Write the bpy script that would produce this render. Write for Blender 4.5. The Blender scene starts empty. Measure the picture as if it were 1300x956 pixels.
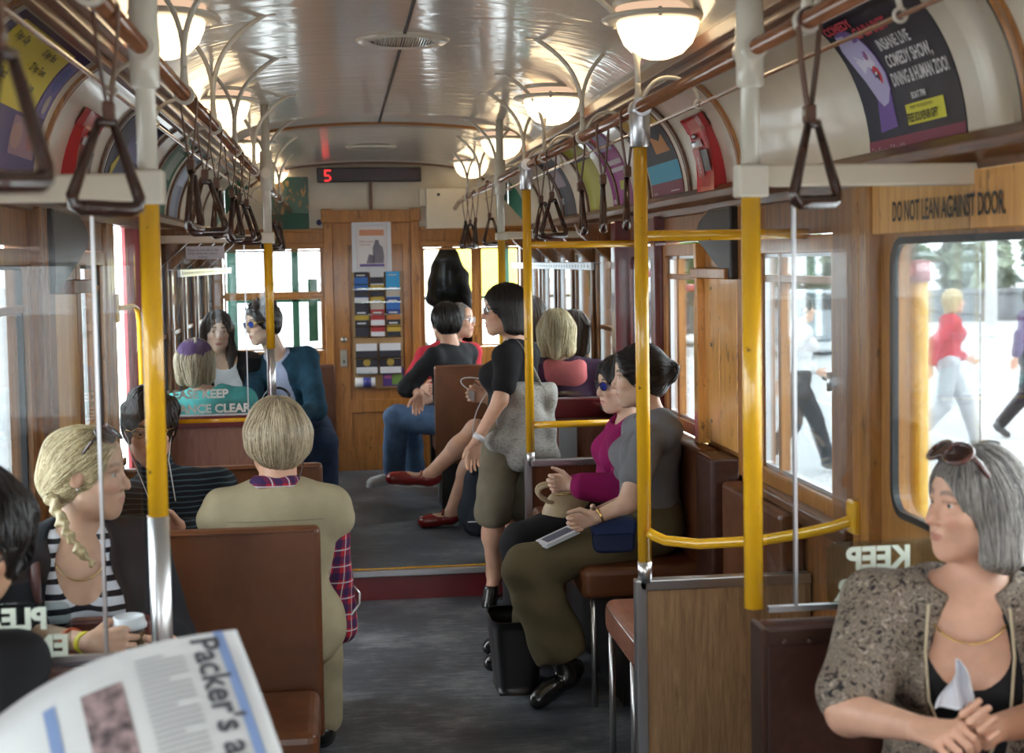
import bpy, math, random
import numpy as np
from mathutils import Vector, Matrix
random.seed(7); rng = np.random.default_rng(7)
S = bpy.context.scene; COL = S.collection; D = bpy.data
R = math.radians; PI = math.pi

# ------------------------------------------------------------------ camera
F = 1805.0; CX, CY = 650.0, 433.0               # 50 mm lens, picture centre of the photograph proper
CAM = np.array([-0.26, 0.0, 1.74])
def cam_axes(roll=R(1.35), vp=(430, 335)):
    v = np.array([vp[0]-CX, vp[1]-CY, F]); v /= np.linalg.norm(v)
    u = np.array([-math.sin(roll), -math.cos(roll), 0.]); u -= v*(u @ v); u /= np.linalg.norm(u)
    return np.stack([np.cross(v, u), v, u], 1)
CM = cam_axes()
cd = D.cameras.new('camera'); cam = D.objects.new('camera', cd); COL.objects.link(cam)
cam.matrix_world = Matrix(((CM[0][0], -CM[1][0], -CM[2][0], CAM[0]), (CM[0][1], -CM[1][1], -CM[2][1], CAM[1]),
                           (CM[0][2], -CM[1][2], -CM[2][2], CAM[2]), (0, 0, 0, 1)))
cd.sensor_width = 36; cd.lens = F*36/1300; cd.shift_y = -45/1300; cd.clip_start = 0.05; cd.clip_end = 500
cd.dof.use_dof = True; cd.dof.focus_distance = 5.6; cd.dof.aperture_fstop = 4.0
S.camera = cam
def at(px, py, y=None, x=None, z=None):          # a point of the photograph at a known real plane
    r = CM.T @ np.array([px-CX, py-CY, F])
    t = (y-CAM[1])/r[1] if y is not None else ((x-CAM[0])/r[0] if x is not None else (z-CAM[2])/r[2])
    return CAM + t*r

# ------------------------------------------------------------------ light
S.view_settings.view_transform = 'Standard'; S.view_settings.look = 'None'
S.view_settings.gamma = 1; S.view_settings.use_curve_mapping = False
S.view_settings.exposure = 0.0
S.cycles.use_denoising = True; S.cycles.max_bounces = 9; S.cycles.diffuse_bounces = 4; S.cycles.glossy_bounces = 4
S.cycles.transparent_max_bounces = 24; S.cycles.sample_clamp_indirect = 6; S.cycles.caustics_reflective = False
w = D.worlds.new('overcast_sky'); S.world = w; w.use_nodes = True
bg = w.node_tree.nodes['Background']; bg.inputs[0].default_value = (0.93, 0.965, 1.0, 1); bg.inputs[1].default_value = 9.0
sd = D.lights.new('hazy_sun', 'SUN'); sd.energy = 4.0; sd.angle = R(30); sd.color = (1, .97, .92)
so = D.objects.new('hazy_sun', sd); COL.objects.link(so); so.rotation_euler = (R(38), R(32), 0)
LAMP = 4.2

# ------------------------------------------------------------------ materials
MATS = {}
class NT:
    def __init__(s, name):
        s.m = D.materials.new(name); s.m.use_nodes = True; s.t = s.m.node_tree; s.n = s.t.nodes; s.l = s.t.links
        s.b = s.n['Principled BSDF']; s.o = s.n['Material Output']; MATS[name] = s.m
    def new(s, ty, **k):
        x = s.n.new('ShaderNode'+ty)
        for a, v in k.items(): setattr(x, a, v)
        return x
    def lk(s, a, b): s.l.new(a, b)
    def co(s, scale=(1, 1, 1), rot=(0, 0, 0), kind='Object'):
        c = s.new('TexCoord'); m = s.new('Mapping'); s.lk(c.outputs[kind], m.inputs[0])
        m.inputs['Scale'].default_value = scale; m.inputs['Rotation'].default_value = rot; return m.outputs[0]
    def noise(s, vec, scale=5, detail=4, rough=.5, dist=0):
        n = s.new('TexNoise'); n.inputs['Scale'].default_value = scale; n.inputs['Detail'].default_value = detail
        n.inputs['Roughness'].default_value = rough; n.inputs['Distortion'].default_value = dist
        s.lk(vec, n.inputs['Vector']); return n.outputs['Fac']
    def ramp(s, fac, stops, const=False):
        r = s.new('ValToRGB'); e = r.color_ramp
        if const: e.interpolation = 'CONSTANT'
        while len(e.elements) < len(stops): e.elements.new(.5)
        for q, (p, c) in zip(e.elements, stops): q.position = p; q.color = (*c, 1) if len(c) == 3 else c
        s.lk(fac, r.inputs[0]); return r.outputs[0]
    def math(s, op, a, b=None, c=None):
        n = s.new('Math', operation=op)
        for i, v in enumerate((a, b, c)):
            if v is None: continue
            if isinstance(v, (int, float)): n.inputs[i].default_value = v
            else: s.lk(v, n.inputs[i])
        return n.outputs[0]
    def mix(s, f, a, b):
        n = s.new('Mix', data_type='RGBA')
        for sock, v in ((n.inputs[0], f), (n.inputs[6], a), (n.inputs[7], b)):
            if isinstance(v, (int, float)): sock.default_value = v
            elif isinstance(v, tuple): sock.default_value = (*v, 1) if len(v) == 3 else v
            else: s.lk(v, sock)
        return n.outputs[2]
    def bump(s, h, st=.3, d=.01):
        b = s.new('Bump'); b.inputs['Strength'].default_value = st; b.inputs['Distance'].default_value = d
        s.lk(h, b.inputs['Height']); s.lk(b.outputs[0], s.b.inputs['Normal'])
    def set(s, color=None, rough=None, metal=None, coat=None, spec=None):
        if color is not None:
            if isinstance(color, tuple): s.b.inputs['Base Color'].default_value = (*color, 1)
            else: s.lk(color, s.b.inputs['Base Color'])
        if rough is not None:
            if isinstance(rough, (int, float)): s.b.inputs['Roughness'].default_value = rough
            else: s.lk(rough, s.b.inputs['Roughness'])
        if metal is not None: s.b.inputs['Metallic'].default_value = metal
        if coat is not None: s.b.inputs['Coat Weight'].default_value = coat; s.b.inputs['Coat Roughness'].default_value = .08
        if spec is not None: s.b.inputs['Specular IOR Level'].default_value = spec
        return s.m
def plain(name, c, rough=.5, metal=0, coat=0, var=.12, bump=0, sc=30, spec=.5):
    n = NT(name); v = n.co(); f = n.noise(v, sc*.2, 4)
    c2 = tuple(max(0, x*(1-var)) for x in c); c1 = tuple(min(1, x*(1+var)) for x in c)
    n.set(n.ramp(f, [(.3, c2), (.7, c1)]), rough, metal, coat, spec)
    if bump: n.bump(n.noise(v, sc, 5), bump, .004)
    return n.m
def wood(name, dark, light, axis=2, rough=.3, coat=.5, sc=1.0, wear=0):
    n = NT(name); s = [14*sc, 14*sc, 14*sc]; s[axis] = 1.1*sc; v = n.co(tuple(s))
    f = n.noise(v, 2.2, 6, .62, 1.2); g = n.noise(v, 9, 3, .6)
    h = n.math('ADD', n.math('MULTIPLY', f, .75), n.math('MULTIPLY', g, .25))
    c = n.ramp(h, [(.32, dark), (.5, tuple((a+b)/2 for a, b in zip(dark, light))), (.68, light)])
    if wear:
        u = n.noise(n.co((9, 9, 3)), 3, 5, .7); c = n.mix(n.ramp(u, [(.6, (0, 0, 0)), (.66, (wear,)*3)]), c, tuple(x*.3 for x in dark))
    n.set(c, rough, 0, coat); n.bump(h, .12, .003); return n.m
CREAM = plain('cream_gloss_paint', (.70, .63, .50), .28, coat=.4, var=.05)
CREAMW = plain('ivory_pole_paint', (.72, .68, .57), .3, coat=.5, var=.05)
WHITEM = plain('white_enamel_bracket', (.72, .68, .58), .3, coat=.4, var=.04)
YEL = NT('yellow_enamel'); _v = YEL.co(); _f = YEL.noise(_v, 26, 5, .6)
YEL.set(YEL.mix(YEL.ramp(_f, [(.705, (0, 0, 0)), (.72, (1, 1, 1))]), YEL.ramp(YEL.noise(_v, 4), [(.3, (.76, .40, .012)), (.7, (.86, .47, .015))]), (.10, .05, .02)), .25, 0, .5); YEL = YEL.m
CHROME = plain('brushed_chrome', (.70, .71, .72), .32, 1, var=.05)
ALU = plain('aluminium_trim', (.62, .63, .65), .32, 1, var=.06)
DARKM = plain('dark_metal', (.03, .03, .032), .45, .6)
BRASS = plain('aged_steel_fitting', (.35, .33, .28), .35, .9)
COPPER = wood('varnished_round_rail', (.16, .055, .022), (.36, .15, .07), 1, .18, .9)
WOODD = wood('dark_varnished_timber', (.075, .028, .011), (.22, .09, .035), 1, .36, .2, wear=.5)
WOODV = wood('dark_varnished_timber_upright', (.10, .034, .009), (.38, .155, .042), 2, .36, .2, wear=.5)
WOODM = wood('amber_varnished_timber', (.27, .10, .018), (.52, .225, .048), 2, .34, .25, wear=.6)
WOODMX = wood('amber_varnished_crosspiece', (.25, .095, .018), (.48, .205, .045), 0, .34, .25, wear=.4)
WOODL = wood('honey_varnished_timber', (.60, .26, .05), (.92, .50, .15), 2, .32, .3, wear=.8)  # honey varnish, albedo raised to stand in for light from the left openings
LAM = wood('wood_grain_laminate', (.22, .125, .06), (.50, .32, .17), 2, .42, .1, 1.6)
LAMP_ = wood('pinkish_brown_laminate', (.20, .095, .065), (.33, .17, .12), 2, .4, .2, 1.6)
MAROON = plain('maroon_gloss_paint', (.13, .012, .016), .28, coat=.6, var=.15)
REDP = plain('faded_red_paint', (.38, .05, .06), .35, coat=.3, var=.15)
BLACKP = plain('black_paint', (.012, .012, .013), .4)
LEATHER = NT('brown_seat_leather'); _v = LEATHER.co(); _f = LEATHER.noise(_v, 4, 5, .6)
LEATHER.set(LEATHER.ramp(_f, [(.3, (.085, .026, .009)), (.7, (.165, .057, .020))]), LEATHER.ramp(LEATHER.noise(_v, 7), [(.3, (.28,)*3), (.7, (.48,)*3)]))
LEATHER.bump(LEATHER.noise(_v, 220, 3), .12, .002); LEATHER = LEATHER.m
LEATHERD = plain('dark_brown_leather', (.055, .02, .013), .34, var=.2, bump=.08, sc=200)
STRAPL = plain('strap_leather', (.10, .035, .016), .38, var=.25, bump=.1, sc=120)
STRAPH = plain('bakelite_handle', (.045, .016, .010), .18, coat=.6, var=.3)
GREENP = plain('dark_green_paint', (.012, .075, .045), .4)
def glassmat(name, tint=(1, 1, 1), refl=.9, rough=.02, add=.0):
    n = NT(name); tr = n.new('BsdfTransparent'); gl = n.new('BsdfGlossy'); mx = n.new('MixShader'); fr = n.new('LayerWeight')
    tr.inputs[0].default_value = (*tint, 1); gl.inputs['Roughness'].default_value = rough; fr.inputs['Blend'].default_value = .22
    n.lk(n.math('ADD', n.math('MULTIPLY', fr.outputs['Fresnel'], refl), add), mx.inputs[0])
    n.lk(tr.outputs[0], mx.inputs[1]); n.lk(gl.outputs[0], mx.inputs[2]); n.lk(mx.outputs[0], n.o.inputs[0]); return n.m
GLASS = glassmat('window_glass', (.93, .96, .96), .8)
SCREEN = glassmat('screen_glass', (.90, .93, .94), .9, .01, .02)
ACRYL = glassmat('acrylic_notice', (.82, .86, .84), .8, .05, .05)
def emit(name, c, s):
    n = NT(name); e = n.new('Emission'); e.inputs[0].default_value = (*c, 1); e.inputs[1].default_value = s
    n.lk(e.outputs[0], n.o.inputs[0]); return n.m
BULB = emit('lit_opal_glass', (1.0, .76, .46), LAMP); BULB2 = emit('lit_opal_collar', (1.0, .66, .44), .9)
LEDR = emit('red_led', (1, .03, .03), 3.0)
CE = NT('gloss_ceiling_paint'); _v = CE.co((1, 1, 1))
CE.set(CE.ramp(CE.noise(_v, 1.5), [(.3, (.62, .58, .51)), (.7, (.68, .64, .56))]), .3, 0, .9)
_w = CE.noise(CE.co((3.0, 9, 3)), 1.0, 2, .5, .8); CE.bump(_w, .16, .02)
CE.b.inputs['Coat Roughness'].default_value = .1
for _l in list(CE.l):
    if _l.to_socket == CE.b.inputs['Normal']: CE.lk(_l.from_socket, CE.b.inputs['Coat Normal'])
CE = CE.m
FL = NT('worn_blue_grey_floor'); _v = FL.co((1, 1, 1)); _f = FL.noise(_v, 2.4, 8, .7)
_s = FL.noise(FL.co((2.5, 12, 1)), 3, 8, .75, .5)
_h = FL.math('ADD', FL.math('MULTIPLY', _f, .6), FL.math('MULTIPLY', _s, .4))
FL.set(FL.ramp(_h, [(.38, (.034, .043, .056)), (.50, (.095, .112, .132)), (.62, (.27, .29, .31))]), FL.ramp(_h, [(.3, (.35,)*3), (.7, (.6,)*3)]))
FL.bump(_s, .25, .004); FL = FL.m
def flat(name, c, rough=.5): return plain(name, c, rough, var=.0)
_fc = {}
def fm(c, rough=.45):
    k = (round(c[0], 3), round(c[1], 3), round(c[2], 3), rough)
    if k not in _fc: _fc[k] = flat('printed_colour', c, rough)
    return _fc[k]

# ------------------------------------------------------------------ mesh helpers
def tag(o, label=None, cat=None, group=None, kind=None):
    if label: o['label'] = label
    if cat: o['category'] = cat
    if group: o['group'] = group
    if kind: o['kind'] = kind
    return o
def wloc(o):
    p = np.zeros(3)
    while o is not None: p += np.array(o.location); o = o.parent
    return p
def thing(name, label, cat, loc=(0, 0, 0), group=None):
    o = D.objects.new(name, None); COL.objects.link(o); o.location = [float(v) for v in loc]; o.empty_display_size = .1
    return tag(o, label, cat, group)
class MB:
    """collects shapes given in world coordinates; obj() links them as one mesh object"""
    def __init__(s): s.v = []; s.f = []; s.mi = []; s.sm = []; s.cur = 0; s.smooth = False
    def add(s, vs, fs, smooth=None):
        b = len(s.v); s.v += [tuple(map(float, p)) for p in vs]; sm = s.smooth if smooth is None else smooth
        for f in fs: s.f.append(tuple(b+i for i in f)); s.mi.append(s.cur); s.sm.append(sm)
        return s
    def box(s, a, b, rot=0, piv=None):
        (x0, y0, z0), (x1, y1, z1) = a, b
        v = [(x0, y0, z0), (x1, y0, z0), (x1, y1, z0), (x0, y1, z0), (x0, y0, z1), (x1, y0, z1), (x1, y1, z1), (x0, y1, z1)]
        if rot:
            cx, cy = piv or ((x0+x1)/2, (y0+y1)/2); c, q = math.cos(rot), math.sin(rot)
            v = [(cx+(x-cx)*c-(y-cy)*q, cy+(x-cx)*q+(y-cy)*c, z) for x, y, z in v]
        fl = [(0, 3, 2, 1), (4, 5, 6, 7), (0, 1, 5, 4), (1, 2, 6, 5), (2, 3, 7, 6), (3, 0, 4, 7)]
        if (x1-x0)*(y1-y0)*(z1-z0) < 0: fl = [f[::-1] for f in fl]
        return s.add(v, fl, False)
    def tube(s, pts, r, n=12, cap=True, flat=1.0, up=None):
        P = np.array(pts, float); m = len(P); rs = [r]*m if isinstance(r, (int, float)) else list(r)
        T = np.gradient(P, axis=0) if m > 2 else np.array([P[1]-P[0]]*2)
        T /= np.linalg.norm(T, axis=1)[:, None]+1e-12
        u = np.array(up, float) if up is not None else (np.array([0, 0, 1.]) if abs(T[0][2]) < .9 else np.array([1., 0, 0]))
        vs = []
        for i in range(m):
            a = u-T[i]*(u @ T[i]); a /= np.linalg.norm(a)+1e-12; u = a if up is None else u; b = np.cross(T[i], a)
            for k in range(n):
                t = 2*PI*k/n; vs.append(P[i]+rs[i]*(a*math.cos(t)*flat+b*math.sin(t)))
        fs = [(i*n+k, i*n+(k+1) % n, (i+1)*n+(k+1) % n, (i+1)*n+k) for i in range(m-1) for k in range(n)]
        s.add(vs, fs, True)
        if cap:
            b = len(s.v)-m*n
            for f in ([b+k for k in range(n)][::-1], [b+(m-1)*n+k for k in range(n)]): s.f.append(tuple(f)); s.mi.append(s.cur); s.sm.append(False)
        return s
    def cyl(s, a, b, r, n=20, r2=None): return s.tube([a, b], [r, r if r2 is None else r2], n)
    def lathe(s, c, prof, n=28, axis=2, sx=1, sy=1):
        vs = []; m = len(prof)
        for r, z in prof:
            for k in range(n):
                t = 2*PI*k/n; p = [r*math.cos(t)*sx, r*math.sin(t)*sy, z]
                if axis == 1: p = [p[0], p[2], p[1]]
                if axis == 0: p = [p[2], p[0], p[1]]
                vs.append((c[0]+p[0], c[1]+p[1], c[2]+p[2]))
        fs = [(i*n+k, i*n+(k+1) % n, (i+1)*n+(k+1) % n, (i+1)*n+k) for i in range(m-1) for k in range(n)]
        return s.add(vs, fs, True)
    def sphere(s, c, r, n=16, sc=(1, 1, 1)):
        vs = []; m = n//2
        for i in range(m+1):
            p = PI*i/m
            for k in range(n):
                t = 2*PI*k/n; vs.append((c[0]+r*sc[0]*math.sin(p)*math.cos(t), c[1]+r*sc[1]*math.sin(p)*math.sin(t), c[2]+r*sc[2]*math.cos(p)))
        fs = [(i*n+k, (i+1)*n+k, (i+1)*n+(k+1) % n, i*n+(k+1) % n) for i in range(m) for k in range(n)]
        return s.add(vs, fs, True)
    def prism(s, poly, d0, d1, axis=1, fn=None):
        """poly in the plane normal to axis (axis 1: (x,z); axis 0: (y,z); axis 2: (x,y))"""
        def P(p, d): return (p[0], d, p[1]) if axis == 1 else ((d, p[0], p[1]) if axis == 0 else (p[0], p[1], d))
        n = len(poly); vs = [P(p, d0) for p in poly]+[P(p, d1) for p in poly]
        if fn: vs = [fn(*v) for v in vs]
        return s.add(vs, [tuple(range(n)), tuple(range(2*n-1, n-1, -1))]+[(i, n+i, n+(i+1) % n, (i+1) % n) for i in range(n)], False)
    def grid(s, fn, nu, nv, smooth=True, thick=0):
        """fn(u,v)->point for u,v in 0..1; thick: offset copy makes a closed slab"""
        P = np.array([[fn(i/nu, j/nv) for j in range(nv+1)] for i in range(nu+1)], float)
        w_ = nv+1; idx = lambda i, j: i*w_+j
        fs = [(idx(i, j), idx(i+1, j), idx(i+1, j+1), idx(i, j+1)) for i in range(nu) for j in range(nv)]
        if not thick: return s.add(P.reshape(-1, 3), fs, smooth)
        du = np.gradient(P, axis=0); dv = np.gradient(P, axis=1); N = np.cross(du, dv); N /= np.linalg.norm(N, axis=2)[..., None]+1e-12
        Q = P-N*thick; o = (nu+1)*w_
        fs2 = [tuple(o+i for i in f[::-1]) for f in fs]
        ring = [idx(i, 0) for i in range(nu)]+[idx(nu, j) for j in range(nv)]+[idx(i, nv) for i in range(nu, 0, -1)]+[idx(0, j) for j in range(nv, 0, -1)]
        sd_ = [(ring[k], o+ring[k], o+ring[(k+1) % len(ring)], ring[(k+1) % len(ring)]) for k in range(len(ring))]
        sd_ = [f[::-1] for f in sd_]
        s.add(np.concatenate([P.reshape(-1, 3), Q.reshape(-1, 3)]), fs+fs2, smooth)
        b = len(s.v)-2*o
        for f in sd_: s.f.append(tuple(b+i for i in f)); s.mi.append(s.cur); s.sm.append(False)
        return s
    def obj(s, name, mat, parent=None, bev=0, label=None, seg=2):
        off = wloc(parent) if parent is not None else np.zeros(3)
        me = D.meshes.new(name); me.from_pydata([tuple(np.array(p)-off) for p in s.v], [], s.f)
        mats = mat if isinstance(mat, (list, tuple)) else [mat]
        for m in mats: me.materials.append(m)
        me.polygons.foreach_set('material_index', s.mi); me.polygons.foreach_set('use_smooth', s.sm); me.update()
        o = D.objects.new(name, me); COL.objects.link(o)
        if parent is not None: o.parent = parent
        if bev:
            b = o.modifiers.new('bevel', 'BEVEL'); b.width = bev; b.segments = seg; b.limit_method = 'ANGLE'; b.angle_limit = R(40)
        if label: o['label'] = label
        return o
def rebase(o, loc):
    """move a top-level mesh's origin to loc without moving its shape"""
    off = Vector([float(v) for v in loc]); o.data.transform(Matrix.Translation(-off)); o.location = off; return o
def struct(o): o['kind'] = 'structure'; return o
def rrect(x0, z0, x1, z1, r, n=5):
    out = []
    for cx, cz, a in ((x1-r, z1-r, 0), (x0+r, z1-r, 90), (x0+r, z0+r, 180), (x1-r, z0+r, 270)):
        for i in range(n+1): t = R(a+90*i/n); out.append((cx+r*math.cos(t), cz+r*math.sin(t)))
    return out
def ringprism(mb, outer, inner, d0, d1, axis=1):
    """frame between two outlines with equal point counts"""
    def P(p, d): return (p[0], d, p[1]) if axis == 1 else (d, p[0], p[1])
    n = len(outer); vs = [P(p, d) for d in (d0, d1) for p in list(outer)+list(inner)]
    fs = []
    for i in range(n):
        j = (i+1) % n
        fs += [(i, j, n+j, n+i), (2*n+i, 3*n+i, 3*n+j, 2*n+j), (i, 2*n+i, 2*n+j, j), (n+i, n+j, 3*n+j, 3*n+i)]
    return mb.add(vs, fs, False)
def copy_tree(o, loc=None, rz=None, parent=None, label=None, group=None):
    c = o.copy(); COL.objects.link(c); c.parent = parent
    if loc is not None: c.location = [float(v) for v in loc]
    if rz is not None: c.rotation_euler = (0, 0, rz)
    if label: c['label'] = label
    if group: c['group'] = group
    for ch in [q for q in D.objects if q.parent == o]: copy_tree(ch, parent=c)
    return c
FONT = None
def textmesh(txt, size, bold=0.0, align='LEFT'):
    """flat triangulated lettering in the xy plane -> (verts, faces)"""
    cu = D.curves.new('lettering', 'FONT'); cu.body = txt; cu.size = size; cu.offset = bold; cu.align_x = align; cu.resolution_u = 3
    o = D.objects.new('lettering', cu); COL.objects.link(o)
    dg = bpy.context.evaluated_depsgraph_get(); me = o.evaluated_get(dg).to_mesh()
    v = [tuple(p.co) for p in me.vertices]; f = [tuple(p.vertices) for p in me.polygons]
    o.evaluated_get(dg).to_mesh_clear(); D.objects.remove(o); D.curves.remove(cu); return v, f
def addtext(mb, txt, size, fn, bold=0, align='LEFT', sx=1.0):
    """fn(u,v)->world point for flat text coordinates"""
    v, f = textmesh(txt, size, bold, align)
    return mb.add([fn(p[0]*sx, p[1]) for p in v], f, False)
# ================================================================== SETTING: the tram saloon
Y0, Y1 = -1.6, 10.9            # rear end, front bulkhead
UP = 0.155                     # raised floor of the front saloon
def nrm(v): v = np.array(v, float); return v/(np.linalg.norm(v)+1e-12)
def cove(s, y, t, off=0.0):
    a = (1-t)*PI/2; x = .90+.30*math.sin(a); z = 1.98+.43*math.cos(a)
    n = nrm([-math.sin(a)/.30, 0, -math.cos(a)/.43]); return np.array([s*(x+n[0]*off), y, z+n[2]*off])
def ceil_z(x, y):
    t = min(1, abs(x)/.9); z = 2.585-.075*t*t-.10*t**8
    return z-(.085*((y-8.7)/2.2)**1.4 if y > 8.7 else 0)
# floors
m = MB(); m.box((-1.25, Y0, -.05), (1.25, 7.3, 0)); struct(m.obj('floor', FL))
m = MB(); m.box((-1.25, 7.32, UP-.05), (1.25, Y1+1.4, UP)); struct(m.obj('floor.001', FL))
m = MB(); m.box((-1.2, 7.30, 0.0), (1.2, 7.33, UP-.028)); struct(m.obj('trim_1', MAROON))
m = MB(); m.box((-1.2, 7.275, UP-.03), (1.2, 7.31, UP+.003)); struct(m.obj('trim_2', ALU, bev=.004))
m = MB(); m.box((-1.2, 7.312, UP), (1.2, 7.345, UP+.004)); struct(m.obj('trim_3', YEL))
# ceiling
m = MB(); m.grid(lambda u, v: (-.92+1.84*v, Y0+(8.70-Y0)*u, ceil_z(-.92+1.84*v, 0)), 16, 28, thick=.03); struct(m.obj('ceiling', CE))
m = MB(); m.grid(lambda u, v: (-.92+1.84*v, 8.7+2.2*u, ceil_z(-.92+1.84*v, 8.7+2.2*u)), 10, 28, thick=.03); struct(m.obj('ceiling.001', CE))
for s, n in ((-1, 2), (1, 3)):
    m = MB(); m.grid(lambda u, v: cove(s, Y0+(Y1-Y0)*u, v), 16, 16, thick=-.02 if s > 0 else .02); struct(m.obj('ceiling.%03d' % n, CREAM))
m = MB()   # centre seam of the ceiling
m.box((-.006, Y0, 2.577), (.006, 8.68, 2.588)); struct(m.obj('trim_4', DARKM))
def ribcurve(y, wdt, mat, name, inset=.012, zoff=0):
    m = MB(); m.grid(lambda u, v: (-.9+1.8*u, y-wdt/2+wdt*v, ceil_z(-.9+1.8*u, y)-inset-zoff), 30, 1, thick=-.02); return struct(m.obj(name, mat))
ribcurve(8.62, .05, WOODMX, 'trim_5', .016); ribcurve(8.69, .07, CREAM, 'trim_6', .008)
ribcurve(10.84, .06, WOODD, 'trim_7', .012)
# longitudinal mouldings
k = 8
for s, sd_ in ((-1, 'left'), (1, 'right')):
    m = MB()
    for (x0, z0, x1, z1) in ((.865, 2.385, .90, 2.43), (.895, 2.36, .935, 2.40), (.925, 2.335, .955, 2.372)):
        m.box((s*x0, Y0, z0), (s*x1, Y1, z1))
    struct(m.obj('trim_%d' % k, WOODD, bev=.006)); k += 1
    m = MB(); m.prism([(s*1.215, 2.02), (s*1.17, 2.015), (s*1.14, 1.99), (s*1.145, 1.965), (s*1.175, 1.95), (s*1.18, 1.92), (s*1.215, 1.915)], 2.2, Y1)
    struct(m.obj('trim_%d' % k, WOODD, bev=.003)); k += 1
    # ribs across the cove
    for y in ((2.86, 5.02, 5.78, 6.55, 7.3, 8.2, 9.1, 10.0) if s > 0 else (2.9, 3.55, 4.68, 5.75, 6.85, 7.3, 8.05, 8.6, 9.1, 10.0)):
        m = MB(); m.cur = 0; w_ = .035
        m.grid(lambda u, v: cove(s, y-w_/2+w_*u, v, .012), 1, 14, thick=-.012 if s > 0 else .012)
        struct(m.obj('trim_%d' % k, WOODM if y in (2.86, 5.02, 4.68, 3.55) else WOODD)); k += 1
        m = MB(); m.grid(lambda u, v: cove(s, y+w_/2+.004+.012*u, v, .008), 1, 14, thick=-.008 if s > 0 else .008)
        struct(m.obj('trim_%d' % k, BLACKP)); k += 1
m = MB(); m.grid(lambda u, v: cove(1, 2.91+.13*u, v, .018), 1, 14, thick=-.018); struct(m.obj('trim_%d' % k, CREAM)); k += 1
TR = [k]
def trim(mb, mat, bev=.004):
    o = struct(mb.obj('trim_%d' % TR[0], mat, bev=bev)); TR[0] += 1; return o
WN = [1]
def side_window(s, y0, y1, z0, z1, fw=.045, bars=(), posts=(), mat=None, round_=0, x=1.2, glass=True, ext=0):
    """a framed window in a side wall; bars = heights of cross bars, posts = uprights"""
    m = MB(); o = [(y0, z0), (y1, z0), (y1, z1), (y0, z1)]
    outer = rrect(y0, z0, y1, z1, .004); inner = rrect(y0+fw, z0+fw, y1-fw, z1-fw, round_ or .006)
    ringprism(m, outer, inner, s*(x-.012), s*(x+.045), axis=0)
    for b in bars: m.box((s*(x+.002), y0+fw*.9, b-.012), (s*(x+.03), y1-fw*.9, b+.012))
    for p in posts: m.box((s*(x+.001), p-.014, z0+fw*.9), (s*(x+.034), p+.014, z1-fw*.9))
    f = struct(m.obj('window_%d' % WN[0], mat or WOODV, bev=.003)); WN[0] += 1
    if glass:
        g = MB(); g.box((s*(x+.014), y0+fw*.8, z0+fw*.8), (s*(x+.019), y1-fw*.8, z1-fw*.8)); g.obj('pane', GLASS, f)
    e = MB()
    ringprism(e, rrect(y0+fw*.95, z0+fw*.95, y1-fw*.95, z1-fw*.95, round_ or .006), rrect(y0+fw+.012, z0+fw+.012, y1-fw-.012, z1-fw-.012, (round_*.9) or .006), s*(x+.006), s*(x+.024), axis=0)
    e.obj('glazing_bead', ALU if s > 0 else DARKM, f)
    return f
# side walls : wainscot, header
for s, sd_ in ((-1, 'left'), (1, 'right')):
    gaps = ((6.14, 7.04),) if s < 0 else ()
    m = MB(); m.box((s*1.2, Y0, 0), (s*1.27, 6.13 if s < 0 else Y1, .935))
    if s < 0: m.box((s*1.2, 7.05, 0), (s*1.27, Y1, .935))
    m.box((s*1.2, Y0, 1.81), (s*1.27, 6.13 if s < 0 else Y1, 2.46))
    if s < 0: m.box((s*1.2, 7.05, 1.81), (s*1.27, Y1, 2.46)); m.box((s*1.2, 6.13, 1.95), (s*1.27, 7.05, 2.46))
    m.box((s*1.2, Y0, .93), (s*1.27, -.9, 1.82))
    # solid piers
    for a, b in (((5.05, 5.56), (3.70, 3.84), (7.08, 7.3), (.7, .9), (6.30, 6.42)) if s > 0 else ((4.49, 5.20), (5.86, 6.13), (7.05, 7.3), (2.3, 2.5), (.5, .7))):
        m.box((s*1.2, a, .93), (s*1.27, b, 1.82))
    for j in range(6):
        y = 7.3+.72*j; m.box((s*1.2, y-.045 if j else y, .93), (s*1.27, min(y+.045, Y1), 1.82))
    struct(m.obj('wall_'+sd_, WOODV))
# exterior skin
m = MB(); m.box((1.272, Y0, -.05), (1.29, Y1, .92)); m.box((-1.29, Y0, -.05), (-1.272, 6.1, .92)); m.box((-1.29, 7.1, -.05), (-1.272, Y1, .92)); struct(m.obj('wall_outer', MAROON))
m = MB(); m.box((-1.3, Y0, 2.64), (1.3, Y1+1.3, 2.70)); m.box((-1.3, Y0, 2.42), (-1.27, Y1, 2.66)); m.box((1.27, Y0, 2.42), (1.3, Y1, 2.66)); struct(m.obj('ceiling.004', GREENP))
m = MB(); m.box((-1.27, Y0-.05, -.05), (1.27, Y0, .95)); m.box((-1.27, Y0-.05, 1.85), (1.27, Y0, 2.66))
m.box((-.06, Y0-.05, .95), (.06, Y0, 1.85)); m.box((-1.27, Y0-.05, .95), (-1.15, Y0, 1.85)); m.box((1.15, Y0-.05, .95), (1.27, Y0, 1.85)); struct(m.obj('wall_rear', WOODM))
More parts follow.
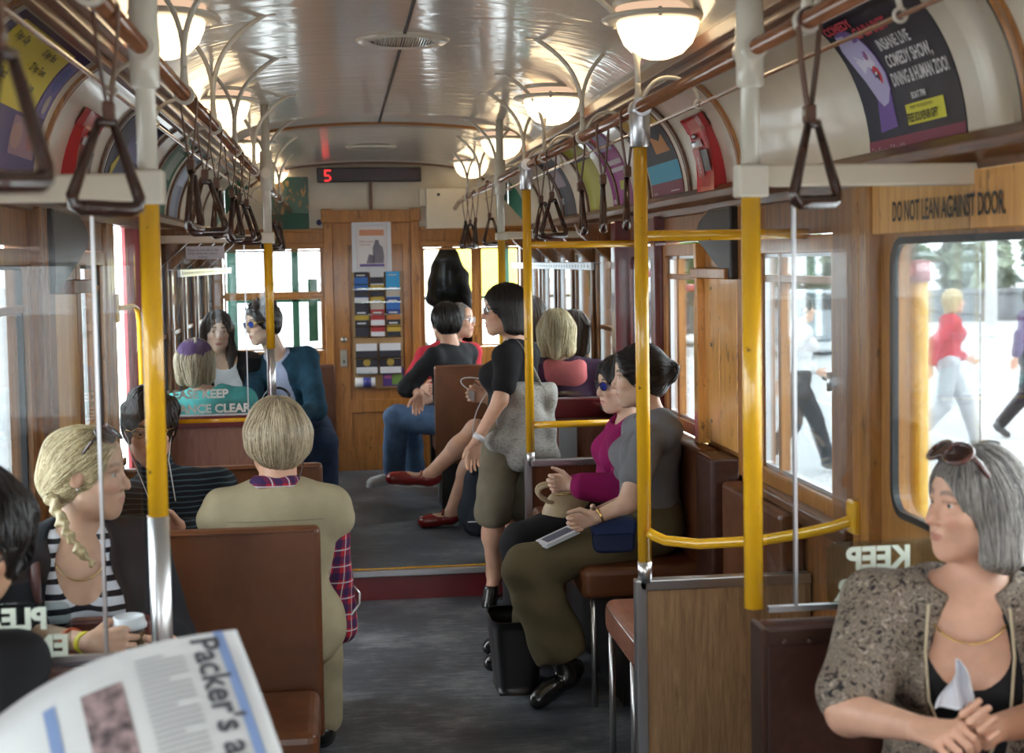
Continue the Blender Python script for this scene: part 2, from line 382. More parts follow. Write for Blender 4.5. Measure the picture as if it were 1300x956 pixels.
# --- right wall openings
side_window(1, .92, 2.3, .95, 1.81, .05)  # unseen window, added to let light onto the near passengers
side_window(1, -.88, .68, .95, 1.81, .05)  # also out of view, added for light near the camera
w1 = side_window(1, 4.02, 4.86, .955, 1.805, .055, bars=(1.665,), posts=(4.62,), mat=WOODM)
w2 = side_window(1, 5.58, 6.28, 1.0, 1.80, .05, bars=(1.66,), posts=(6.06,), mat=WOODM)
w3 = side_window(1, 6.44, 7.06, .98, 1.80, .05, mat=MAROON, round_=.06)
side_window(1, 4.88, 5.02, .955, 1.80, .03, mat=WOODV, glass=False)
for s in (-1, 1):
    for j in range(5): side_window(s, 7.35+.72*j, 7.975+.72*j, .94, 1.80, .03, bars=(1.36,), mat=WOODV)
# uprights and ledges on the right wall
m = MB(); m.box((1.155, 3.70, .0), (1.21, 3.765, 1.93)); m.box((1.165, 3.79, 0), (1.21, 3.845, 1.93)); trim(m, WOODM, .008)
m = MB(); m.box((1.175, 3.86, .6), (1.21, 4.03, 1.93)); trim(m, WOODV, .006)
m = MB(); m.box((1.160, 3.985, 1.36), (1.176, 4.02, 1.385)); m.cyl((1.155, 4.0, 1.345), (1.155, 4.0, 1.40), .008, 10); m.cyl((1.155, 4.0, 1.375), (1.155, 4.05, 1.38), .006, 8); o = m.obj('window_latch', CHROME, w1)
for zz in (1.10, 1.40, 1.62):
    m = MB(); m.cyl((1.176, 5.42, zz), (1.1795, 5.42, zz), .008, 10); m.obj('screw', BRASS, w1)
m = MB(); m.box((1.165, 4.86, .94), (1.205, 4.93, 1.93)); m.box((1.175, 4.97, .94), (1.205, 5.04, 1.93)); trim(m, WOODM, .008)
m = MB(); m.box((1.145, 3.86, .925), (1.205, 4.87, .958)); m.box((1.165, 3.86, .895), (1.205, 4.87, .926)); trim(m, WOODD, .008)
m = MB(); m.box((1.15, 5.56, .955), (1.205, 6.42, .99)); trim(m, MAROON, .006)
m = MB(); m.box((1.18, 5.06, 1.02), (1.203, 5.30, 1.66)); m.box((1.18, 5.305, 1.02), (1.203, 5.545, 1.66)); trim(m, WOODL, .003)
m = MB(); m.box((1.13, 5.05, 1.66), (1.205, 5.56, 1.70)); trim(m, WOODM, .004)
m = MB(); m.prism([(5.06, 1.70), (5.54, 1.70), (5.54, 1.93), (5.06, 1.93)], 1.185, 1.203, axis=0); trim(m, WOODM, .003)
m = MB(); m.prism([(5.52, 1.0), (5.58, 1.0), (5.58, 1.55), (5.56, 1.62), (5.58, 1.80), (5.54, 1.80), (5.52, 1.6)], 1.15, 1.205, axis=0); trim(m, WOODL, .003)
m = MB(); m.box((1.15, 6.29, .155), (1.205, 6.35, 1.93)); m.box((1.16, 6.37, .155), (1.205, 6.42, 1.93)); trim(m, MAROON, .006)
m = MB(); m.box((1.12, 7.06, 0), (1.205, 7.16, 1.93)); trim(m, MAROON, .008)
# screws in the honey panel
# --- right door near the camera
m = MB(); ringprism(m, rrect(2.32, .02, 3.69, 1.80, .004, 8), rrect(2.50, 1.06, 3.60, 1.775, .07, 8), 1.19, 1.235, axis=0)
dr = struct(m.obj('door_1', WOODM, bev=.003))
g = MB(); g.box((1.209, 2.47, 1.04), (1.214, 3.62, 1.79)); g.obj('pane', GLASS, dr)
g = MB(); ringprism(g, rrect(2.49, 1.05, 3.61, 1.785, .075, 8), rrect(2.508, 1.068, 3.592, 1.767, .062, 8), 1.183, 1.20, axis=0); g.obj('rubber_seal', BLACKP, dr)
m = MB(); m.box((1.17, 2.32, 1.795), (1.205, 3.70, 1.93)); tb = trim(m, WOODL, .003)
g = MB(); fn = lambda u, v: (1.1675, 3.555-u, 1.826+v)
addtext(g, 'DO NOT LEAN AGAINST DOOR.', .072, fn, .0012, sx=.60); g.obj('lettering', fm((.02, .02, .018)), tb)
# --- left wall openings
side_window(-1, 2.52, 4.47, .955, 1.80, .05, bars=(1.62,), posts=(3.6,))
side_window(-1, .72, 2.28, .95, 1.81, .05); side_window(-1, -.88, .48, .95, 1.81, .05)  # two unseen windows, added for light on the near passengers
side_window(-1, 5.22, 5.85, .97, 1.80, .05, bars=(1.66,), posts=(5.36,), mat=WOODM)
m = MB(); m.box((-1.205, 4.49, .94), (-1.16, 4.56, 1.93)); m.box((-1.205, 4.60, .94), (-1.165, 4.70, 1.93)); m.box((-1.205, 4.73, .94), (-1.18, 4.79, 1.93)); trim(m, WOODV, .006)
m = MB(); m.box((-1.203, 4.81, .95), (-1.185, 5.19, 1.66)); trim(m, WOODL, .003)
m = MB(); m.box((-1.205, 4.79, 1.655), (-1.12, 5.20, 1.70)); trim(m, WOODV, .004)
m = MB(); m.box((-1.203, 4.81, 1.70), (-1.185, 5.19, 1.93)); trim(m, WOODM, .003)
m = MB(); m.box((-1.205, 5.87, .2), (-1.182, 5.95, 1.93)); m.box((-1.205, 5.98, 0), (-1.186, 6.04, 1.93)); m.box((-1.205, 6.08, 0), (-1.192, 6.13, 1.93)); trim(m, WOODM, .006)
m = MB(); m.box((-1.205, 4.2, .925), (-1.15, 6.0, .958)); trim(m, WOODD, .006)
m = MB(); m.box((-1.226, 6.56, 0), (-1.208, 7.04, 1.95)); m.box((-1.21, 6.64, 1.02), (-1.204, 6.96, 1.85)); d2 = struct(m.obj('door_2', REDP, bev=.004))
m = MB(); m.box((-1.27, 7.05, 0), (-1.13, 7.20, 1.93)); trim(m, REDP, .006)
# far saloon: deep posts with angled corbels, perforated rails
for s in (-1, 1):
    for j in range(5):
        y = 7.36+.72*j if j else 7.44
        m = MB(); m.box((s*1.18, y-.035, .5), (s*1.205, y+.035, 1.80)); m.prism([(s*1.205, 1.93), (s*.98, 1.93), (s*1.0, 1.88), (s*1.18, 1.72), (s*1.205, 1.72)], y-.03, y+.03); trim(m, WOODV, .006)
    m = MB(); m.box((s*1.06, 7.4, 1.685), (s*1.075, Y1-.05, 1.725)); m.box((s*1.06, 7.4, 1.72), (s*1.12, Y1-.05, 1.726))
    rr = m.obj('luggage_rail', ALU, bev=.002); tag(rr, 'perforated grey metal rail along the %s front saloon windows' % ('left' if s < 0 else 'right'), 'rail')
    g = MB()
    for q in range(34): g.cyl((s*1.0585, 7.5+.1*q, 1.705), (s*1.0605, 7.5+.1*q, 1.705), .008, 8)
    g.obj('rail_holes', BLACKP, rr)
    m = MB(); m.box((s*1.13, 7.36, .925), (s*1.205, Y1, .955)); trim(m, MAROON, .006)
# --- front bulkhead with its sliding door
def bulk(mb, boxes, y0=Y1, y1=Y1+.06):
    for x0, z0, x1, z1 in boxes: mb.box((x0, y0, z0), (x1, y1, z1))
m = MB(); bulk(m, [(-1.2, UP, -.36, 1.085), (.35, UP, 1.2, 1.085), (-1.2, 1.855, -.36, 2.01), (.35, 1.855, 1.2, 2.01), (-1.2, 1.08, -1.13, 1.86), (1.13, 1.08, 1.2, 1.86),
    (-.81, 1.08, -.765, 1.86), (-.385, 1.08, -.355, 1.86), (.345, 1.08, .375, 1.86), (.765, 1.08, .815, 1.86), (-1.13, 1.49, -.36, 1.52), (.35, 1.085, .4, 1.10)])
struct(m.obj('wall_front', WOODM, bev=.004))
m = MB(); m.prism([(-1.2, 2.0)]+[(x, ceil_z(x, 10.9)+.02) for x in np.linspace(-.9, .9, 15)]+[(1.2, 2.0)], Y1+.005, Y1+.05); struct(m.obj('wall_front_upper', CREAM))
m = MB(); m.box((-1.2, Y1-.012, 1.865), (-.37, Y1+.01, 1.90)); m.box((.36, Y1-.012, 1.865), (1.2, Y1+.01, 1.90)); m.box((-1.2, Y1-.02, 1.985), (-.37, Y1+.01, 2.01)); m.box((.36, Y1-.02, 1.985), (1.2, Y1+.01, 2.01)); trim(m, WOODMX, .004)
m = MB(); m.box((-.02, Y1-.012, 2.15), (.005, Y1+.01, 2.36)); trim(m, WOODD, .003)
m = MB(); m.box((-.37, Y1-.025, UP), (-.305, Y1+.065, 2.10)); m.box((.29, Y1-.025, UP), (.352, Y1+.065, 2.10)); m.box((-.37, Y1-.03, 2.05), (.352, Y1+.065, 2.145))
m.box((-.385, Y1-.035, 2.055), (-.30, Y1+.02, 2.155)); m.box((.285, Y1-.035, 2.055), (.367, Y1+.02, 2.155)); trim(m, WOODM, .006)
m = MB(); m.box((-.305, Y1+.01, UP), (.29, Y1+.045, 2.05))
for x0, z0, x1, z1 in ((-.305, UP, -.185, 2.05), (.225, UP, .29, 2.05), (-.19, 1.88, .23, 2.05), (-.19, UP, .23, .34), (-.19, .60, .23, .70)): m.box((x0, Y1-.004, z0), (x1, Y1+.012, z1))
dd = struct(m.obj('door_3', WOODM, bev=.004))
m = MB(); m.lathe((-.235, Y1-.045, 1.165), [(0, -.01), (.02, -.008), (.024, .0), (.02, .02), (.01, .035), (.01, .05)], 16, axis=1); m.obj('door_knob', BRASS, dd)
m = MB(); m.box((-.262, Y1-.014, .955), (-.212, Y1-.002, 1.085)); m.cyl((-.237, Y1-.022, 1.03), (-.237, Y1-.004, 1.03), .012, 12); m.obj('lock_plate', BRASS, dd, bev=.003)
m = MB(); m.box((-.237-.006, Y1-.024, .985), (-.237+.006, Y1-.012, 1.005)); m.obj('keyhole', DARKM, dd)
for a, b in ((-1.12, -.81), (-.765, -.385), (.375, .765), (.815, 1.12)):
    g = MB()
    if a < 0: ringprism(g, rrect(a, 1.09, b, 1.49, .004), rrect(a+.014, 1.104, b-.014, 1.476, .01), Y1-.004, Y1+.012); ringprism(g, rrect(a, 1.52, b, 1.85, .004), rrect(a+.014, 1.534, b-.014, 1.836, .01), Y1-.004, Y1+.012)
    else: ringprism(g, rrect(a, 1.09, b, 1.85, .004), rrect(a+.014, 1.104, b-.014, 1.836, .01), Y1-.004, Y1+.012)
    f = struct(g.obj('window_%d' % WN[0], WOODMX)); WN[0] += 1
    g = MB(); g.box((a, Y1+.03, 1.09), (b, Y1+.034, 1.85)); g.obj('pane', GLASS, f)
# driver's cab beyond
m = MB(); yc = 12.2
for x0, z0, x1, z1 in ((-1.2, UP, 1.2, 1.0), (-1.2, 1.93, 1.2, 2.5), (-1.2, .9, -1.12, 2), (-.66, .9, -.60, 2), (-.42, .9, -.36, 2), (.40, .9, .46, 2), (1.12, .9, 1.2, 2), (-1.12, 1.42, -.42, 1.455), (.45, 1.42, 1.12, 1.445)): m.box((x0, yc, z0), (x1, yc+.06, z1))
m.box((-1.26, Y1+.06, UP), (-1.2, yc, 1.0)); m.box((1.2, Y1+.06, UP), (1.26, yc, 1.0)); m.box((-1.26, Y1+.06, 1.9), (-1.2, yc, 2.5)); m.box((1.2, Y1+.06, 1.9), (1.26, yc, 2.5))
m.box((-.52, 11.9, 1.1), (-.44, 12.0, 1.62)); m.box((-1.26, 11.5, 1), (-1.2, 11.58, 1.9)); m.box((1.2, 11.5, 1), (1.26, 11.58, 1.9))
struct(m.obj('wall_cab', GREENP, bev=.006))
m = MB(); m.box((-1.26, Y1+.06, 2.46), (1.26, yc, 2.5)); struct(m.obj('ceiling.005', CREAM))

# ================================================================== outside
G0 = -.32
n = NT('pale_concrete_road'); v = n.co(); f = n.noise(v, .35, 6, .6)
n.set(n.ramp(f, [(.3, (.42, .43, .44)), (.7, (.56, .56, .56))]), .8); ROAD = n.m
m = MB(); m.box((-150, -60, G0-.3), (150, 160, G0)); struct(m.obj('ground', ROAD))
m = MB(); m.box((2.9, -20, G0), (3.0, 90, G0+.006)); m.box((6.4, -20, G0), (6.5, 90, G0+.006)); trim(m, fm((.7, .7, .68)), 0)
m = MB(); m.box((6.0, 41, G0), (60, 41.5, .54)); m.box((6.0, 40.9, .54), (60, 41.6, .66)); o = m.obj('garden_wall', plain('grey_stone', (.16, .17, .18), .8, var=.25, bump=.3, sc=4)); tag(o, 'low grey stone garden wall across the road', 'wall')
LEAF = NT('hedge_leaves'); v = LEAF.co(); LEAF.set(LEAF.ramp(LEAF.noise(v, 1.6, 6, .7), [(.3, (.02, .05, .015)), (.5, (.07, .14, .035)), (.7, (.20, .27, .12))]), .7); LEAF = LEAF.m
def foliage(name, label, cat, c, rad, nleaf, seed, mat=LEAF):
    q = np.random.default_rng(seed); mb = MB()
    for i in range(nleaf):
        d = q.normal(size=3); d /= np.linalg.norm(d); rr = .55+.45*q.random()**.4; p = np.array(c)+d*rr*np.array(rad)*(1+.15*math.sin(5*d[0]+7*d[2]+seed))
        a = nrm(q.normal(size=3)); b = nrm(np.cross(a, q.normal(size=3))); L = .22+.2*q.random(); W_ = L*.55
        mb.add([p-a*L, p-b*W_, p+a*L, p+b*W_], [(0, 1, 2, 3)])
    t = thing(name, label, cat, (c[0], c[1], G0 if c[2]-rad[2] < .5 else c[2]-rad[2]))
    mb.obj('leaves', mat, t); b = MB(); b.cyl((c[0], c[1], G0), (c[0], c[1], c[2]), .14, 8, .08); b.obj('trunk', WOODD, t); return t
hx = [8.0, 11.0, 14.0, 17.0, 20.0, 23.0, 26.0, 29.0]
hl = ['round green shrub far left of the row over the garden wall', 'tall green shrub seen through the first saloon side window', 'dark green shrub behind the wall near the yellow bar end', 'dark clipped shrub beyond the door glass beside the post',
      'pale silvery green bush behind the wall in the door glass', 'mid green shrub over the wall above the red shirted pedestrian', 'broad green shrub at the right end of the wall', 'last green shrub past the white lamp post']
for i, x in enumerate(hx):
    foliage('shrub', hl[i], 'shrub', (x, 43.5, 1.3+.5*(i % 2)), (1.12, 1.1, 1.5+.3*(i % 3)), 900, 20+i, LEAF if i != 4 else plain('silvery_leaves', (.30, .36, .26), .7, var=.3))
for i, (x, y, z, r_) in enumerate(((14, 50, 4.8, 3.7), (22.3, 51, 5.2, 3.8), (30.6, 49, 5.2, 3.7))):
    foliage('tree', ['leafy street tree above the hedge beyond the side window', 'broad leafy tree above the shrubs in the door glass', 'rightmost leafy tree behind the white lamp post'][i], 'tree', (x, y, z), (r_, 2.2, 2.8), 2400, 50+i)
m = MB(); m.cyl((15.5, 33, G0), (15.5, 33, G0+.25), .24, 16, .2); m.cyl((15.5, 33, G0+.25), (15.5, 33, 7), .15, 16, .09); o = m.obj('lamp_post', fm((.75, .76, .76))); tag(rebase(o, (15.5, 33, G0)), 'white tapering lamp post standing by the road at the far right', 'lamp post')
def car(name, label, x, y, rz, paint):
    t = thing(name, label, 'car', (0, 0, 0)); b = MB()
    prof = [(-2.1, .30), (-2.15, .62), (-1.95, .82), (-1.25, .92), (-.75, 1.32), (.65, 1.38), (1.35, .98), (2.05, .88), (2.15, .6), (2.1, .28)]
    b.prism(prof, -.82, .82, axis=0); b.obj('body', paint, t, bev=.07, seg=3)
    g = MB(); g.prism([(-1.15, .93), (-.72, 1.27), (.62, 1.32), (1.2, .98)], -.835, .835, axis=0); g.obj('window', fm((.03, .035, .04), .1), t, bev=.01)
    for sx in (-1, 1):
        for yy in (-1.3, 1.35):
            h = MB(); h.lathe((sx*.76, yy, .31), [(0, -.1), (.2, -.1), (.31, -.08), (.32, 0), (.31, .08), (.2, .1), (0, .1)], 20, axis=0); ww = h.obj('wheel', BLACKP, t)
            h = MB(); h.lathe((sx*.845, yy, .31), [(0, .02), (.17, .0), (.19, -.02)], 16, axis=0); h.obj('hub_cap', ALU, ww)
    t.location = (x, y, G0); t.rotation_euler = (0, 0, rz); return t
car('car', 'silver grey car parked beyond the saloon side window', 9.6, 29, R(80), plain('silver_car_paint', (.30, .33, .36), .3, .4, .6))
car('car', 'dark grey car further along the road by the garden wall', 8.0, 33, R(84), plain('grey_car_paint', (.10, .11, .13), .3, .3, .6))
# yellow bus ahead, seen through the bulkhead glass
t = thing('bus', 'white bus with a yellow band ahead, seen through the front bulkhead window', 'bus', (0, 0, 0)); b = MB(); b.prism(rrect(-1.2, .35, 1.2, 3.0, .35), -4, 4); b.obj('body', plain('white_bus_paint', (.72, .72, .70), .35, coat=.4), t, bev=.05)
g = MB(); g.box((-1.21, -4.012, 1.45), (1.21, 4.012, 2.28)); g.obj('yellow_band', plain('yellow_bus_band', (.85, .62, .05), .35, coat=.4), t)
g = MB(); g.prism(rrect(-1.0, 2.36, 1.0, 2.85, .1), -4.02, -3.99); g.obj('rear_window', fm((.05, .06, .07), .1), t)
for sx in (-1, 1):
    for yy in (-2.6, 2.5): h = MB(); h.lathe((sx*1.02, yy, .48), [(0, -.14), (.3, -.14), (.48, -.12), (.48, .12), (.3, .14), (0, .14)], 20, axis=0); h.obj('wheel', BLACKP, t)
    h = MB(); h.box((sx*.75, -4.03, .8), (sx*1.0, -3.98, 1.0)); h.obj('tail_light', fm((.5, .03, .02)), t)
t.location = (2.55, 27, G0)
# ================================================================== FIXTURES
SIDE = {-1: 'left', 1: 'right'}
# ceiling vents
for i, (x, y) in enumerate(((.0, 5.45), (-.02, 9.95))):
    z = ceil_z(0, y); t = thing('ceiling_vent', ['round slatted ceiling vent on the centre seam nearer the camera', 'smaller looking far round ceiling vent in front of the red number sign'][i], 'vent', (x, y, z), 'round ceiling vents')
    m = MB(); m.lathe((x, y, z), [(.12, -.012), (.165, -.014), (.18, -.004), (.18, .002), (.11, .002)], 40); m.obj('rim', CREAMW, t)
    m = MB(); m.lathe((x, y, z), [(0, .0), (.125, -.003)], 32)
    m.obj('dish', CREAM, t)
    m = MB()
    for q in range(-11, 12):
        h = math.sqrt(max(0, .0145-(q*.01)**2)); m.box((x+q*.01-.002, y-h, z-.012), (x+q*.01+.002, y+h, z-.003))
    m.obj('grille', CREAMW, t)
# ceiling lamps
LP = []
for px, py, w in ((835, 24, 1), (700, 124, 1), (637, 176, 1), (598, 205, 1), (205, 22, -1), (281, 128, -1), (317, 182, -1), (345, 213, -1)):
    p = at(px, py, z=2.47); LP.append(p)
def lamp(p, label):
    x, y = p[0], p[1]; zc = ceil_z(x, y); z = 2.47
    t = thing('ceiling_lamp', label, 'ceiling lamp', (x, y, zc), 'dome ceiling lamps')
    m = MB(); m.lathe((x, y, 0), [(.128, zc), (.130, z+.05), (.128, z+.012)], 32); m.obj('collar', BULB2, t)
    m = MB(); m.lathe((x, y, 0), [(.118, z+.008), (.165, z+.006), (.172, z), (.168, z-.006), (.132, z-.014), (.118, z-.01)], 40)
    for a in (20, 140, 260): m.cyl((x+.15*math.cos(R(a)), y+.15*math.sin(R(a)), z-.016), (x+.15*math.cos(R(a)), y+.15*math.sin(R(a)), z+.012), .006, 8)
    m.obj('ring', CREAMW, t)
    m = MB(); m.lathe((x, y, 0), [(.126, z-.006), (.122, z-.035), (.105, z-.075), (.075, z-.105), (.035, z-.12), (.001, z-.124)], 36); m.obj('bowl', BULB, t)
    m = MB(); m.lathe((x, y, 0), [(.139, z+.05), (.139, z+.034), (.129, z+.034), (.129, z+.05), (.139, z+.05)], 32); m.obj('band', CREAMW, t)
    return t
for p, l in zip(LP, ('nearest lit dome lamp on the right of the ceiling', 'second lit dome lamp on the right, above the red hanging poster', 'third lit dome lamp on the right, beside the white pole top', 'farthest lit dome lamp on the right, low in front of the rib',
                     'nearest lit dome lamp on the left behind the white pole', 'second lit dome lamp on the left above the row of straps', 'third lit dome lamp on the left between white brackets', 'farthest lit dome lamp on the left by the green panel')):
    lamp(p, l)
# longitudinal hand rails
RX = .66; RZ = 2.2
for s in (-1, 1):
    m = MB(); m.tube([(s*RX, Y0+.2, RZ), (s*RX, 10.2, RZ), (s*(RX-.03), 10.45, RZ-.02), (s*(RX-.05), 10.6, RZ-.06)], .0185, 16)
    o = m.obj('hand_rail', COPPER); tag(o, 'round brown varnished hand rail running overhead along the %s side' % SIDE[s], 'hand rail')
    m = MB(); m.tube([(s*.85, y, 2.21) for y in np.linspace(Y0+.2, 10.8, 60)], .006, 8)
    o = m.obj('bell_cord', COPPER); tag(o, 'thin brown bell cord strung through eyelets on the %s cove' % SIDE[s], 'bell cord')
# brackets
def bez(a, b, c, d, n=14):
    a, b, c, d = map(np.array, (a, b, c, d)); return [tuple((1-t)**3*a+3*(1-t)**2*t*b+3*(1-t)*t*t*c+t**3*d) for t in np.linspace(0, 1, n)]
def bracket(s):
    t = D.objects.new('rail_bracket', None); COL.objects.link(t)
    m = MB(); m.tube([(0, -.012, -.0), (0, .012, 0)], .027, 16); m.tube(bez((0, 0, .015), (s*-.0, 0, .05), (s*.0, 0, .06), (0, 0, .075), 4), [.014, .011, .009, .009], 10); m.obj('clasp', WHITEM, t)
    m = MB(); m.tube(bez((0, 0, .07), (s*.005, 0, .22), (-s*.06, 0, .30), (-s*.185, 0, .372)), .0085, 10); m.obj('inner_arm', WHITEM, t)
    m = MB(); m.tube(bez((0, 0, .05), (s*-.01, .01, .20), (s*.04, .02, .28), (s*.13, .03, .345)), .0075, 10); m.obj('outer_arm', WHITEM, t)
    m = MB(); m.tube(bez((s*.012, 0, .02), (s*.03, -.02, .08), (s*.07, 0, .10), (s*.12, 0, .09), 10)+bez((s*.12, 0, .09), (s*.16, 0, .08), (s*.185, 0, .06), (s*.19, 0, .025), 8)[1:], .0065, 8)
    m.tube([(s*.19+.013*math.cos(a), 0, .011+.013*math.sin(a)) for a in np.linspace(0, 2*PI, 14)], .004, 8, cap=False); m.obj('cord_hook', WHITEM, t)
    m = MB(); m.box((-s*.215, -.022, .362), (-s*.165, .022, .378)); m.box((s*.10, .01, .338), (s*.15, .05, .352)); m.obj('ceiling_boss', WHITEM, t, bev=.004)
    return t
BR = {s: bracket(s) for s in (-1, 1)}
first = {-1: 1, 1: 1}
blabR = ('nearest white rail bracket on the right, above the hanging strap near the comedy poster', 'white rail bracket at the top of the middle yellow pole', 'white rail bracket second past the middle yellow pole', 'white rail bracket above the two triangle straps on the right rail', 'white rail bracket at the top of the step-side yellow pole', 'white rail bracket just past the white topped pole', 'white rail bracket second from the far end of the right rail', 'farthest white rail bracket on the right rail')
blabL = ('nearest white rail bracket on the left rail by the big triangle strap', 'white rail bracket between the two nearest left lamps', 'white rail bracket over the bunch of left straps', 'white rail bracket third from the front pole on the left', 'white rail bracket touching the front left pole', 'white rail bracket just past the front left pole', 'white rail bracket second from the far end on the left', 'farthest white rail bracket on the left rail')
for s, ys, lb in ((1, (2.72, 4.3, 5.3, 6.3, 7.0, 8.25, 9.2, 10.1), blabR), (-1, (2.45, 3.92, 4.82, 5.8, 7.1, 8.2, 9.2, 10.1), blabL)):
    for i, y in enumerate(ys):
        o = BR[s] if i == 0 else copy_tree(BR[s])
        o.location = (s*RX, y, RZ); tag(o, lb[i], 'bracket', 'white arched brackets holding the hand rails')
# straps
def strap():
    t = D.objects.new('hanging_strap', None); COL.objects.link(t)
    m = MB()   # loop over the rail, joined at the keeper
    L = [(.002, 0, -.185), (-.005, 0, -.16), (-.016, 0, -.08), (-.0225, 0, 0)]+[(-.0225*math.cos(a), 0, .0225*math.sin(a)) for a in np.linspace(.3, PI-.3, 8)]+[(.0225, 0, 0), (.016, 0, -.08), (.005, 0, -.16), (-.002, 0, -.185)]
    L = np.array(L); w_ = .013
    T = np.gradient(L, axis=0); T /= np.linalg.norm(T, axis=1)[:, None]; N = np.cross(T, [0, 1, 0]); n_ = len(L)
    vs = []
    for p, q in zip(L, N): vs += [p+[0, w_, 0]+q*.0017, p-[0, w_, 0]+q*.0017, p-[0, w_, 0]-q*.0017, p+[0, w_, 0]-q*.0017]
    fs = [(i*4+k, i*4+(k+1) % 4, (i+1)*4+(k+1) % 4, (i+1)*4+k) for i in range(n_-1) for k in range(4)]
    m.add(vs, fs, False); m.obj('strap_loop', STRAPL, t)
    m = MB(); m.box((-.010, -.0165, -.20), (.010, .0165, -.165)); m.obj('keeper', STRAPL, t, bev=.003)
    m = MB(); m.cyl((-.012, 0, -.180), (.012, 0, -.180), .007, 10); m.obj('rivet', BRASS, t)
    m = MB(); P = [(-.012, -.20), (-.060, -.335), (-.056, -.350), (-.045, -.355), (.045, -.355), (.056, -.350), (.060, -.335), (.012, -.20)]
    m.tube([(x, 0, z) for x, z in P]+[(-.012, 0, -.20), (-.02, 0, -.222)], [.008, .0115, .013, .0145, .0145, .013, .0115, .008, .008, .008], 12); m.cyl((-.016, 0, -.202), (.016, 0, -.202), .009, 10); m.obj('handle', STRAPH, t)
    return t
ST = strap()
def sy(px, s): # where on the rail a strap seen at px hangs
    return 1805*(s*RX-CAM[0])/(px-430)*1.0
SR = [(1043, 62, 'big leather strap with triangle handle hanging in front of the comedy poster'), (801, 8, 'leather strap half hidden behind the middle yellow pole'), (769, 6, 'brown leather strap edge-on, just left of the middle yellow pole'), (739, 4, 'brown leather strap edge-on, the first beside the white bracket'),
      (702, 70, 'right of two triangle handle straps by the step-side pole'), (688, 55, 'left of two triangle handle straps by the step-side pole'), (670, 8, 'leather strap edge-on against the step-side yellow pole'), (622, 62, 'leather strap with triangle handle left of the white topped pole'),
      (604, 12, 'rightmost strap of the far right bunch'), (597, 58, 'second strap of the far right bunch, handle flat on'), (589, 50, 'third strap of the far right bunch'), (578, 20, 'leftmost strap of the far right bunch')]
SL = [(14, 20, 'blurred near strap cut by the left edge of the picture'), (146, 66, 'big leather strap with triangle handle left of the near left pole'), (251, 8, 'first strap of the left bunch after the near pole'), (268, 60, 'wide looking strap of the left bunch, triangle open'), (282, 10, 'third strap of the left bunch'),
      (300, 14, 'fourth strap of the left bunch, edge-on'), (309, 60, 'fifth strap of the left bunch'), (318, 58, 'last strap of the left bunch before the front left pole'), (345, 62, 'triangle strap just right of the front left pole'), (352, 40, 'strap second right of the front left pole'), (357, 20, 'strap third right of the front left pole'), (361, 8, 'farthest strap on the left rail')]
k = 0
for s, L in ((1, SR), (-1, SL)):
    for px, rz, lb in L:
        y = abs(1805*(s*RX-CAM[0])/(px-430)); y = min(y, 10.3)
        if s < 0 and px == 146: y = 2.62
        if s < 0 and px == 14: y = 1.78
        o = ST if k == 0 else copy_tree(ST)
        k += 1; o.location = (s*RX, y, RZ)
        # turn the handle only: the loop stays over the rail
        for ch in [q for q in D.objects if q.parent == o]:
            if ch.name.split('.')[0] == 'handle': ch.rotation_euler = (R(random.uniform(-2, 2)), R(random.uniform(-3, 3)), R(8+(75-rz)*.9 if rz < 40 else 90-rz) if False else R(90-rz*1.3 if rz < 30 else 90-rz))
        tag(o, lb, 'hanging strap', 'leather hanging straps on the %s hand rail' % SIDE[s])
# poles
def pole(x, y, z0, z1, segs, label, name='grab_pole', extra=None):
    t = thing(name, label, 'pole', (x, y, z0)); r = .0215
    for nm, a, b, mt in segs:
        m = MB(); m.cyl((x, y, a), (x, y, b), r+(.001 if nm == 'chrome_sleeve' else 0), 24); m.obj(nm, mt, t)
    if extra: extra(t)
    return t
def tee(x, y, z, t, s):
    m = MB(); m.lathe((x, y, z), [(.022, -.085), (.030, -.08), (.031, -.03), (.034, 0), (.031, .05), (.030, .11), (.022, .115)], 20); m.tube([(x, y-.05, z), (x, y+.05, z)], .027, 18); m.obj('tee_joint', CREAMW, t)
for s, lb in ((-1, 'near left pole, ivory above, yellow below, bare metal foot'), (1, 'near right pole, ivory top and yellow shaft down to the seat back')):
    x = s*.657; y = 3.1
    sg = [('upper_shaft', 1.885, ceil_z(x, y), CREAMW), ('yellow_shaft', 1.205 if s < 0 else .945, 1.885, YEL)]
    if s < 0: sg.append(('chrome_sleeve', .70, 1.206, CHROME))
    t = pole(x, y, .70 if s < 0 else .93, 2.5, sg, lb)
    tee(x, y, RZ, t, s)
    m = MB(); m.box((x-.034, y-.03, 1.872), (x+.034, y+.03, 1.945)); m.obj('beam_clamp', CREAMW, t, bev=.006)
    m = MB(); m.lathe((x, y, ceil_z(x, y)-.01), [(.0, -.012), (.04, -.01), (.045, .004)], 20); m.obj('ceiling_flange', CREAMW, t)
x, y = .664, 4.3
t = pole(x, y, .74, 2.2, [('yellow_shaft', .79, 2.165, YEL), ('chrome_sleeve', .735, .80, CHROME)], 'middle yellow pole rising from the low wood-grain partition')
m = MB(); m.lathe((x, y, 2.12), [(.0225, -.04), (.030, -.035), (.033, .05), (.030, .09), (.0, .10)], 20); m.tube([(x, y-.045, 2.2), (x, y+.045, 2.2)], .028, 18); m.obj('top_socket', ALU, t)
x, y = .645, 6.82
t = pole(x, y, .76, 2.2, [('yellow_shaft', .80, 2.10, YEL), ('chrome_sleeve', .755, .81, CHROME)], 'yellow pole at the right end of the step, by the standing woman')
